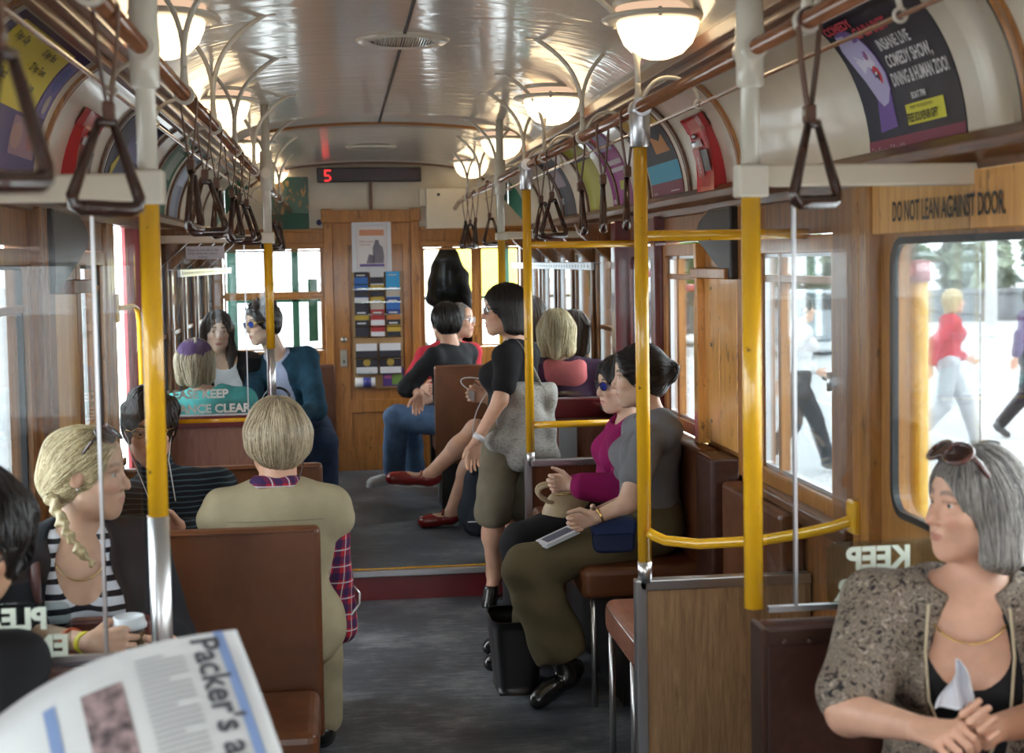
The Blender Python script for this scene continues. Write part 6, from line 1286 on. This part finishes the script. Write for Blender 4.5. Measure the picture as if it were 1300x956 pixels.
# --- 8 man in the dark jacket with blue sunglasses
P = a3(333, 411, 8.80); N = a3(352, 452, 8.92)
JM = person('man with spiky black hair, blue sunglasses and a dark teal jacket', (-.56, 9.05, UP+.46), a3(383, 548, 9.02), N, P, -12, -55, hp=6, hr=-6, sh=.17, fem=False, res=(.013, .0045), skinc=S3, hs=1.02, s=1.04,
    arms=dict(l=dict(elbow=a3(402, 520, 8.75), wrist=a3(368, 532, 8.52)), r=dict(elbow=a3(322, 520, 8.72), wrist=a3(338, 532, 8.50))), legs=dict(l=dict(knee=a3(412, 562, 8.60), ankle=a3(416, 660, 8.62)), r=dict(knee=a3(385, 562, 8.60), ankle=a3(392, 660, 8.62))), brow=(.015, .012, .01),
    hair=dict(style='spiky', mat=HB, th=.022, n=0), shirt=dict(name='pale_shirt', mat=PALEB, th=.009, sleeve=0, neck=.8), pants=dict(mat=DJEAN), shoes=dict(mat=SHB),
    extra=[dict(name='jacket', th=.016, mat=DENIM, arm=.97, fold=.005, cuts=[lambda TT, Q: elp(TT(.01, .18, .30), V3(.065, .18, .30), Q, .01, '-'), lambda TT, Q: elp(TT(0, .03, .555), V3(.08, .09, .08), Q, .01, '-')])])
glasses(JM, LENSB, GOLD, rimr=.0022, big=1.1)
b0 = a3(352, 528, 8.5); t = thing('camera_bag', 'small black bag on the lap of the man in the dark teal jacket', 'bag', b0-V3(0, 0, .08)); m = MB(); m.prism(rrect(b0[0]-.10, b0[2]-.075, b0[0]+.10, b0[2]+.05, .02), 8.42, 8.55); m.obj('bag_body', BLKP, t, bev=.012); m = MB(); m.tube(bez(b0+V3(-.09, 0, .04), b0+V3(-.1, 0, .2), b0+V3(.1, 0, .22), b0+V3(.09, 0, .04)), .008, 8); m.obj('strap', BLKP, t)
m = MB(); m.box((b0[0]-.07, 8.412, b0[2]-.04), (b0[0]+.07, 8.42, b0[2]+.02)); m.obj('pocket', BLK, t, bev=.003)
# --- 9 man in black seen from behind, jeans
P = a3(565, 409, 9.40); N = a3(572, 441, 9.42)
BM = person('man with short black hair in a black shirt and jeans past the step, turned away', (N[0], 9.42, UP+.46), (N[0]+.01, 9.42, .70), N, P, -128, -150, sh=.195, fem=False, res=(.013, .0048), skinc=S1, hs=1.0, s=1.02, arms=dict(l=dict(elbow=a3(516, 492, 9.30), wrist=a3(533, 500, 9.20), hdir=V3(-.15, 0, -1), curl=.5), r=dict(wrist=V3(N[0]-.1, 9.75, .80))),
    legs=dict(l=dict(knee=a3(503, 530, 9.45), ankle=a3(500, 602, 9.62), toe=a3(474, 612, 9.58)), r=dict(knee=a3(520, 535, 9.75), ankle=a3(527, 602, 9.9), toe=a3(506, 608, 9.95))), hair=dict(style='short', mat=HB, th=.020, n=500, r=.0018, steps=6), shirt=dict(mat=BLK, sleeve=.7, th=.014, fold=.004, neck=.45), pants=dict(mat=JEAN, fold=.005, flare=.9), shoes=dict(mat=SHW, sole=SHW))
# --- 10 person in red behind him
P = a3(584, 407, 10.2); N = a3(570, 440, 10.22)
RP = person('person in a red shirt and glasses behind the man in black, face turned right', (N[0], 10.2, UP+.46), (N[0], 10.25, .72), N, P, 20, 62, sh=.185, fem=False, res=(.014, .005), skinc=S1, hair=dict(style='short', mat=HGR, th=.010, n=0), arms=dict(l=dict(wrist=V3(N[0]+.2, 10.0, .85)), r=dict(wrist=V3(N[0]-.2, 10.0, .85))),
    legs=dict(l=dict(knee=V3(N[0]+.1, 9.85, .68), ankle=V3(N[0]+.1, 9.9, .27)), r=dict(knee=V3(N[0]-.1, 9.85, .68), ankle=V3(N[0]-.1, 9.9, .27))), shirt=dict(mat=REDC, th=.016, sleeve=.6), pants=dict(mat=BLK), shoes=dict(mat=SHB))
glasses(RP, CLEARL, CHROME, name='glasses')
# --- 11 woman with crossed legs and red shoes
P = a3(667, 404, 8.35); N = a3(671, 442, 8.36)
XW = person('seated woman with crossed bare legs and red flat shoes, half hidden by the standing woman', (.88, 8.35, UP+.46), (.90, 8.36, .70), N, P, -90, -88, sh=.17, res=(.012, .0048), skinc=S2, brow=(.06, .04, .03),
    arms=dict(l=dict(elbow=a3(640, 520, 8.15), wrist=a3(616, 506, 8.12), hdir=V3(-1, 0, .25), curl=.7), r=dict(wrist=a3(618, 500, 8.3), hdir=V3(-1, -.1, .2), curl=.7)), legs=dict(l=dict(knee=a3(604, 546, 8.28), ankle=a3(545, 603, 8.22), toe=a3(500, 606, 8.18)), r=dict(knee=a3(606, 566, 8.42), ankle=a3(572, 652, 8.42), toe=a3(540, 661, 8.42))),
    hair=dict(style='bob', mat=HBR, len=-.10, th=.018, n=500, r=.0018), shirt=dict(mat=BLK, th=.012, sleeve=.45), pants=dict(name='black_shorts', mat=BLK, len=.40, flare=.3), shoes=dict(mat=SHR, low=True))
for L in (XW['limbs']['ll'], XW['limbs']['lr']): m = MB(); a = L[2]; m.tube([a+V3(-.05, -.032, .0), a+V3(-.045, -.01, .022), a+V3(-.045, .012, .022), a+V3(-.05, .032, 0)], .008, 8); m.obj('shoe_strap', SHR, XW['t'])
w0 = XW['limbs']['al'][2]; t = thing('music_player', 'small white music player with a cord held by the woman in red shoes', 'player', w0+V3(-.09, 0, .02)); m = MB(); m.box(w0+V3(-.105, -.03, -.012), w0+V3(-.065, -.02, .05)); m.obj('player_body', fm((.6, .6, .62), .3), t, bev=.004)
m = MB(); m.tube(bez(w0+V3(-.085, -.03, .05), w0+V3(-.2, -.05, .12), w0+V3(-.14, -.05, .16), w0+V3(.05, -.1, .10), 12)+bez(w0+V3(.05, -.1, .10), w0+V3(-.15, -.12, -.10), w0+V3(-.1, -.12, -.3), w0+V3(.02, -.1, -.34), 12)[1:], .0032, 6); m.obj('earphone_cord', fm((.7, .7, .7)), t)
# --- 12 standing woman
P = a3(640, 394, 7.05); N = a3(656, 438, 7.09); hipz = a3(646, 552, 7.10)
SW = person('woman standing in the aisle in black t-shirt and khaki shorts', (hipz[0], 7.10, 0), hipz, N, P, -118, -84, hp=2, sh=.165, res=(.010, .0038), skinc=S2, s=1.0, hs=1.0, bust=.6,
    arms=dict(l=dict(shoulder=a3(646, 458, 6.95), elbow=a3(635, 508, 6.89), wrist=a3(605, 560, 6.87), hdir=V3(-.25, 0, -1), curl=.35, thumb=(-1, -.3, 0)), r=dict(wrist=a3(640, 545, 7.30), elbow=a3(660, 505, 7.30))),
    legs=dict(l=dict(knee=a3(626, 650, 7.01), ankle=a3(627, 727, 7.11), toe=a3(621, 766, 7.05)), r=dict(knee=a3(655, 650, 7.17), ankle=a3(655, 752, 7.11), toe=a3(640, 760, 7.25))),
    hair=dict(style='bob', mat=HB, len=-.085, th=.018, n=900, r=.0012, steps=13, step=.015), shirt=dict(name='black_tshirt', mat=BLK, th=.012, sleeve=.30, fold=.003), pants=dict(name='shorts', mat=KHAKI, len=.52, flare=.7, th=.020, fold=.006), shoes=dict(mat=SHB, low=True, sole=SOLE))
glasses(SW, CLEARL, BLKP, name='glasses', rimr=.0016)
w_ = SW['limbs']['al']; d = nrm(w_[2]-w_[1]); m = MB(); m.tube([w_[2]-d*.035, w_[2]-d*.008], .0285, 16); m.obj('watch', fm((.66, .67, .68), .3), SW['t'])
# tote bag
TOT = NT('grey_patterned_cloth'); v = TOT.co(); f = TOT.noise(v, 30, 4, .7, 2.5); TOT.set(TOT.ramp(f, [(.40, (.20, .195, .175)), (.50, (.40, .39, .36)), (.60, (.27, .265, .25))]), .85); TOT = TOT.m
y = 6.955; c = a3(664, 546, y); t = thing('tote_bag', 'large grey patterned tote bag on the shoulder of the standing woman', 'bag', c-V3(0, 0, .2))
X, Fc = grow([cone(a3(652, 492, y), a3(700, 492, y), .022, .022, .06), cone(a3(655, 500, y), a3(632, 560, y), .05, .055, .05), cone(a3(632, 562, y), a3(660, 582, y), .055, .055, .05), cone(a3(698, 496, y), a3(700, 578, y), .025, .035, .06), cone(a3(662, 580, y), a3(700, 578, y), .055, .035, .05), cone(a3(670, 510, y), a3(672, 570, y), .075, .085, .06)], .007, (), folds(.008, 34, 3)); mesh_of('bag_body', X, Fc, TOT, t)
m = MB()
for dy in (-.03, .03): m.tube(bez(a3(655, 496, y+dy), a3(648, 470, y+dy), a3(636, 425, y+.05), a3(648, 430, y+.08), 8)+bez(a3(648, 430, y+.08), a3(664, 430, y+.02), a3(676, 470, y+dy), a3(690, 494, y+dy), 10)[1:], .0095, 8, flat=.5)
m.obj('strap', TOT, t)
# --- 13 / 14 women beyond the right glass
P = a3(707, 424, 7.85); N = a3(714, 462, 7.85)
BL = person('blonde woman with a coral hood seen from behind through the right glass', (N[0], 7.9, UP+.4), (N[0], 7.95, .66), N, P, 172, 165, sh=.185, res=(.013, .005), skinc=S1, hs=1.03, hair=dict(style='bob', mat=HBL, len=-.085, th=.020, n=900, r=.0016), arms=dict(l=dict(wrist=V3(N[0]-.1, 8.25, .75)), r=dict(wrist=V3(N[0]+.14, 8.25, .75))),
    legs=dict(l=dict(knee=V3(N[0]-.1, 8.35, .64), ankle=V3(N[0]-.1, 8.35, .27)), r=dict(knee=V3(N[0]+.1, 8.35, .64), ankle=V3(N[0]+.1, 8.35, .27))), shirt=dict(name='jacket', mat=DPURP, th=.024, sleeve=.95, fold=.005), pants=dict(mat=BLK), shoes=dict(mat=SHB))
TT = BL['TT']; L_ = BL['Lt']; X, Fc = grow([cone(TT(-.075, -.04, L_-.005), TT(.095, -.04, L_-.005), .042, k=.06), elp(TT(.02, -.085, L_-.055), V3(.115, .045, .060), BL['Q'], .06)], .007, (), folds(.0018, 24, 1)); mesh_of('hood', X, Fc, PINK, BL['t'])
P = a3(728, 422, 8.2); N = a3(722, 456, 8.25)
BR2 = person('brown haired woman to the right of the blonde one beyond the glass', (N[0], 8.3, UP+.4), (N[0]-.05, 8.3, .68), N, P, 160, 150, sh=.13, res=(.014, .006), skinc=S1, hair=dict(style='bob', mat=HBR, len=-.10, th=.018, n=400, r=.0018), arms=dict(l=dict(wrist=V3(N[0]-.15, 8.85, .75)), r=dict(wrist=V3(N[0]-.02, 8.85, .75))), shirt=dict(name='jacket', mat=BLK, th=.018, sleeve=.95), legs=dict(l=dict(knee=V3(N[0]-.2, 9.0, .64), ankle=V3(N[0]-.2, 9.0, .27)), r=dict(knee=V3(N[0]-.05, 9.0, .64), ankle=V3(N[0]-.05, 9.0, .27))), pants=dict(mat=BLK), shoes=dict(mat=SHB))
# --- 15 woman in magenta
P = a3(787, 487, 6.12); N = a3(803, 538, 6.10)
MG = person('woman in a magenta jacket and blue sunglasses on the right side bench', (.95, 6.1, .46), (.985, 6.10, .66), N, P, -86, -74, hp=6, sh=.175, res=(.010, .0038), skinc=S3, brow=(.04, .03, .02), lip=(.42, .12, .12), bust=.5,
    arms=dict(l=dict(shoulder=a3(792, 560, 5.93), elbow=a3(800, 622, 5.86), wrist=a3(728, 616, 5.90), hdir=V3(-.9, .5, .12), curl=1.1, thumb=(0, 0, 1)), r=dict(elbow=a3(770, 625, 6.3), wrist=a3(722, 618, 6.10), hdir=V3(-1, -.45, .15), curl=.85, thumb=(0, 0, 1))),
    legs=dict(l=dict(knee=a3(662, 690, 5.95), ankle=V3(.50, 5.98, .10), toe=V3(.36, 5.95, .04)), r=dict(knee=a3(662, 690, 6.22), ankle=V3(.52, 6.2, .10), toe=V3(.38, 6.2, .04))),
    hair=dict(style='bob', mat=HB, len=-.06, th=.016, n=600, r=.0015, post=[((.0, .072, .082), (.056, .070, .03), .020, .012), ((.0, .072, .082), (-.056, .070, .03), .020, .012)]), shirt=dict(name='magenta_jacket', mat=MAG, th=.020, sleeve=.92, fold=.004), pants=dict(mat=BLK, flare=.8, th=.02), shoes=dict(mat=SHB))
glasses(MG, LENSB, BLKP, rimr=.002, big=1.0)
# --- 16 woman in grey
P = a3(811, 478, 5.65); N = a3(829, 530, 5.66)
GR = person('woman with a black bun, grey shirt and olive trousers on the side bench', (.95, 5.65, .46), (.965, 5.62, .665), N, P, -84, -90, hp=4, sh=.175, res=(.009, .0034), skinc=S3, brow=(.03, .02, .02), bust=.45,
    arms=dict(l=dict(shoulder=a3(822, 560, 5.46), elbow=a3(796, 640, 5.36), wrist=a3(757, 657, 5.36), hdir=V3(-.9, .45, -.25), curl=1.05, thumb=(-.2, -.1, 1), tb=.9), r=dict(elbow=a3(790, 640, 5.85), wrist=a3(757, 652, 5.60), hdir=V3(-.75, -.85, -.25), curl=.95, thumb=(0, 0, 1))),
    legs=dict(l=dict(knee=a3(668, 722, 5.46), ankle=V3(.60, 5.46, .125), toe=V3(.48, 5.40, .045)), r=dict(knee=a3(690, 716, 5.78), ankle=V3(.52, 5.80, .125), toe=V3(.39, 5.80, .045))),
    hair=dict(style='bun', mat=HB, th=.014, n=900, r=.0013, comb=(0, -.13, .02), steps=10, root=-.05, post=[((.0, .070, .085), (.058, .066, .028), .020, .012), ((.0, .070, .085), (-.058, .066, .028), .020, .012), ((.058, .06, .03), (.066, .035, -.02), .010, .006), ((-.058, .06, .03), (-.066, .035, -.02), .010, .006)]), shirt=dict(name='grey_shirt', mat=GREY, th=.015, sleeve=.27, fold=.004), pants=dict(mat=OLIVE, len=.88, flare=2.2, th=.016, fold=.006), shoes=dict(mat=SHB, boot=True))
m = MB(); w_ = GR['limbs']['al']; d = nrm(w_[2]-w_[1]); m.tube([w_[2]-d*.02, w_[2]-d*.012], .030, 16); m.obj('bracelet', GOLD, GR['t'])
# --- outdoors
def walker(label, px, d, ty, top, bot, hairm, topname='shirt', h=1.0, sk=S1, styl='short'):
    x = CAM[0]+(px-430)*d/1805*1.0; x = at(px, 480, y=d)[0]; z0 = G0; f = facing(ty)
    b = V3(x, d, z0)
    return person(label, b, b+V3(0, 0, .92), b+V3(0, 0, 1.40)+f*.03, b+V3(0, 0, 1.56)+f*.06, ty, ty, sh=.18, res=(.02, .008), skinc=sk, arms=dict(l=dict(wrist=b+V3(0, 0, .95)+f*.25+facing(ty+90)*.2), r=dict(wrist=b+V3(0, 0, .9)-f*.22-facing(ty+90)*.2)),
        legs=dict(l=dict(knee=b+V3(0, 0, .50)+f*.20+facing(ty+90)*.07, ankle=b+V3(0, 0, .09)+f*.32+facing(ty+90)*.06, toe=b+V3(0, 0, .06)+f*.50), r=dict(knee=b+V3(0, 0, .48)-f*.06-facing(ty+90)*.07, ankle=b+V3(0, 0, .14)-f*.36-facing(ty+90)*.07, toe=b+V3(0, 0, .04)-f*.24)),
        hair=dict(style=styl, mat=hairm, th=.018, n=0), shirt=dict(name=topname, mat=top, th=.016, sleeve=.9), pants=dict(mat=bot), shoes=dict(mat=SHB))
walker('pedestrian in a red jacket and pale trousers walking right beyond the door glass', 1203, 14.2, 80, REDC, cloth('pale_grey_trousers', (.45, .45, .47)), HBL, 'jacket', styl='bob')
walker('pedestrian in a white shirt and dark trousers striding past the side window', 1012, 13.0, 88, WHITEC, BLK, HDB)
walker('pedestrian in dark clothes at the far right edge, trailing foot in view', 1305, 15.0, 85, PURP, BLK, HDB)
# ================================================================== LOOSE THINGS
# beige handbag under the magenta woman's hands
c = a3(722, 645, 5.98); t = thing('handbag', 'beige leather handbag with a round handle on the lap of the woman in magenta', 'bag', c-V3(0, 0, .09)); HBG = plain('beige_bag_leather', (.40, .31, .19), .45, var=.15, bump=.1, sc=120)
X, Fc = grow([elp(c+V3(0, 0, -.02), V3(.115, .075, .065), None, .03), cone(c+V3(-.06, 0, .04), c+V3(.06, 0, .04), .03, k=.04)], .007, (), folds(.004, 40, 2)); mesh_of('bag_body', X, Fc, HBG, t)
for dy in (-.03, .03): m = MB(); m.tube(bez(c+V3(-.07, dy, .03), c+V3(-.17, dy, .05), c+V3(-.15, dy, .14), c+V3(-.02, dy, .09)), .009, 8); m.obj('handle', HBG, t)
m = MB(); m.tube([c+V3(-.06, -.03, .065), c+V3(.06, -.03, .066)], .003, 6); m.obj('zip', GOLD, t)
# blue purse on the grey woman's lap
c = a3(778, 678, 5.42); t = thing('purse', 'small navy blue purse on the lap of the woman in grey', 'purse', c-V3(0, 0, .07)); m = MB(); m.prism(rrect(c[0]-.085, c[2]-.07, c[0]+.085, c[2]+.065, .025), 5.39, 5.45); m.obj('purse_body', plain('navy_leather', (.012, .025, .08), .4), t, bev=.012)
m = MB(); m.prism(rrect(c[0]-.088, c[2]+.0, c[0]+.088, c[2]+.07, .025), 5.382, 5.458); m.obj('flap', plain('navy_flap', (.015, .035, .12), .4), t, bev=.01)
# magazine/paper under her hands
c = a3(708, 684, 5.42); t = thing('folded_map', 'folded grey and white leaflet under the hands of the woman in grey', 'leaflet', c-V3(0, 0, .02)); m = MB(); d1 = V3(.13, 0, .055); d2 = V3(.03, -.10, .0)
for i in range(3):
    o_ = V3(0, 0, .006*i); p = [c-d1*.5-d2*.5+o_, c+d1*.5-d2*.5+o_, c+d1*.5+d2*.5+o_, c-d1*.5+d2*.5+o_]; m.cur = 0; m.add(p+[q+V3(0, 0, .003) for q in p], [(3, 2, 1, 0), (4, 5, 6, 7), (0, 1, 5, 4), (1, 2, 6, 5), (2, 3, 7, 6), (3, 0, 4, 7)], False)
m.cur = 1; p = [c-d1*.40-d2*.35+V3(0, 0, .0155), c+d1*.40-d2*.35+V3(0, 0, .0155), c+d1*.40+d2*.30+V3(0, 0, .0155), c-d1*.40+d2*.30+V3(0, 0, .0155)]; m.add(p, [(0, 1, 2, 3)], False); m.obj('pages', [fm((.60, .62, .66)), fm((.08, .09, .14))], t)
# black tote on the floor
b = V3(.42, 5.70, 0); t = thing('floor_bag', 'tall black open bag standing on the floor in front of the side bench', 'bag', b); m = MB()
m.grid(lambda u, v: b+V3((.085+.025*v)*math.copysign(abs(math.cos(2*PI*u))**.5, math.cos(2*PI*u)), (.13+.02*v)*math.copysign(abs(math.sin(2*PI*u))**.5, math.sin(2*PI*u)), .30*v), 40, 8, thick=.006)
m.box((b[0]-.08, b[1]-.125, .0), (b[0]+.08, b[1]+.125, .008)); m.obj('bag_body', plain('black_bag_vinyl', (.012, .012, .013), .4), t)
# rucksack near the seated woman
c = a3(600, 640, 8.15); t = thing('rucksack', 'dark blue grey rucksack standing on the raised floor beside the red shoe', 'bag', V3(c[0], 8.15, UP)); RK = cloth('slate_bag_cloth', (.022, .028, .038))
b = V3(c[0], 8.15, UP); X, Fc = grow([elp(b+V3(.03, 0, .13), V3(.115, .10, .15), None, .04), elp(b+V3(.03, 0, .30), V3(.075, .075, .13), None, .06), elp(b+V3(.03, -.09, .10), V3(.07, .03, .08), None, .02)], .009, (), folds(.005, 25, 5)); mesh_of('bag_body', X, Fc, RK, t)
m = MB(); m.tube(bez(b+V3(0, -.07, .36), b+V3(-.03, -.05, .46), b+V3(.07, -.03, .46), b+V3(.06, -.03, .38)), .008, 8); m.obj('carry_loop', RK, t); m = MB(); m.tube([b+V3(-.04, -.122, .10), b+V3(.10, -.122, .10)], .003, 6); m.obj('zip', CHROME, t)
# chrome hoop by the man's side
c = a3(437, 765, 4.62); t = thing('hoop_handle', 'curved chrome hoop handle beside the man in the beige vest', 'handle', c); m = MB(); m.tube([c+V3(-.06, 0, -.035), c+V3(-.02, 0, -.045), c+V3(.025, 0, -.04), c+V3(.05, 0, -.005), c+V3(.05, 0, .03), c+V3(.03, 0, .055)], [.006, .007, .007, .005, .004, .003], 10); m.obj('hoop', CHROME, t); m = MB(); m.box(c+V3(-.10, -.01, -.045), c+V3(-.055, .01, -.025)); m.obj('hoop_mount', CHROME, t)
# coat hanging in the cab
c = V3(.60, 11.05, 1.30); t = thing('coat', 'long black coat hanging in the cab behind the right front window', 'coat', (.57, 11.05, 1.0))
X, Fc = grow([elp((.60, 11.06, 1.28), V3(.135, .06, .46), None, .04), elp((.58, 11.06, 1.60), V3(.135, .055, .27), None, .05), cone((.50, 11.05, 1.68), (.455, 11.05, 1.45), .055, .05, .03), cone((.69, 11.05, 1.62), (.74, 11.05, 1.15), .06, .05, .03)], .010, (), folds(.010, 30, 1)); mesh_of('coat_body', X, Fc, BLK, t)
m = MB(); m.tube([(.57, 11.05, 1.86), (.57, 11.05, 1.93), (.57, 11.0, 1.95), (.57, 10.965, 1.92)], .006, 8); m.obj('coat_loop', DARKM, t)
# newspaper in the foreground
NEWS = NT('newsprint'); v = NEWS.co(); NEWS.set(NEWS.ramp(NEWS.noise(v, 6, 3), [(.3, (.40, .40, .40)), (.7, (.48, .48, .47))]), .8); NEWS = NEWS.m
pA = a3(10, 905, 1.35); pB = a3(300, 800, 2.15); pC = a3(352, 945, 1.25); pD = a3(20, 1100, 1.15)
def page(u, v):
    """u along the top edge from left to right, v down the sheet"""
    top = np.array(bez(a3(-30, 935, 2.03), a3(60, 850, 2.08), a3(160, 815, 2.12), a3(300, 800, 2.15), 40)); k = u*39; i = int(min(38, k)); tp = top[i]+(top[i+1]-top[i])*(k-i)
    dn = a3(352, 940, 1.98)-pB; return tp+dn*v*2.2+V3(0, -.03*math.sin(PI*u)*v, .004*math.sin(6*v))
t = thing('newspaper', 'open newspaper at the bottom left, closest thing in view', 'newspaper', page(.5, 1)); m = MB(); m.grid(lambda u, v: page(u, v), 40, 10, thick=.0012); m.obj('page', NEWS, t)
nP = nrm(np.cross(page(1, 0)-page(.8, 0), page(.9, .4)-page(.9, 0))); nP = nP if nP[1] < 0 else -nP
off_ = lambda u, v, e=.0022: page(u, v)+nP*e
g = MB(); g.grid(lambda a, b: off_(.925+.03*a, b), 1, 12); g.obj('blue_rule', fm((.17, .24, .42)), t)
g = MB(); W_ = np.linalg.norm(page(1, 0)-page(.6, 0))/.4; Hh = np.linalg.norm(page(.8, 1)-page(.8, 0)); addtext(g, "Packer's an", .054, lambda u, v: off_(.845+v/W_*1.0, .02+u/Hh, .003), .0012, sx=1.05); g.obj('lettering', fm((.06, .06, .07)), t)
g = MB(); g.grid(lambda a, b: off_(.42+.16*a, .12+.35*b), 6, 6); g.obj('printed_picture', plain('newspaper_photo', (.16, .11, .11), .7, var=1.0, sc=200), t)
g = MB(); g.grid(lambda a, b: off_(.27+.05*a, .1+.3*b), 6, 4); g.obj('blue_heading', fm((.13, .19, .33)), t)
g = MB()
for i in range(30): g.grid(lambda a, b, i=i: off_(.64+.17*a*(1 if i % 5 else .6), .06+.020*i+.008*b), 4, 1)
o = g.obj('text_lines', fm((.27, .27, .27)), t); o['kind'] = 'stuff'
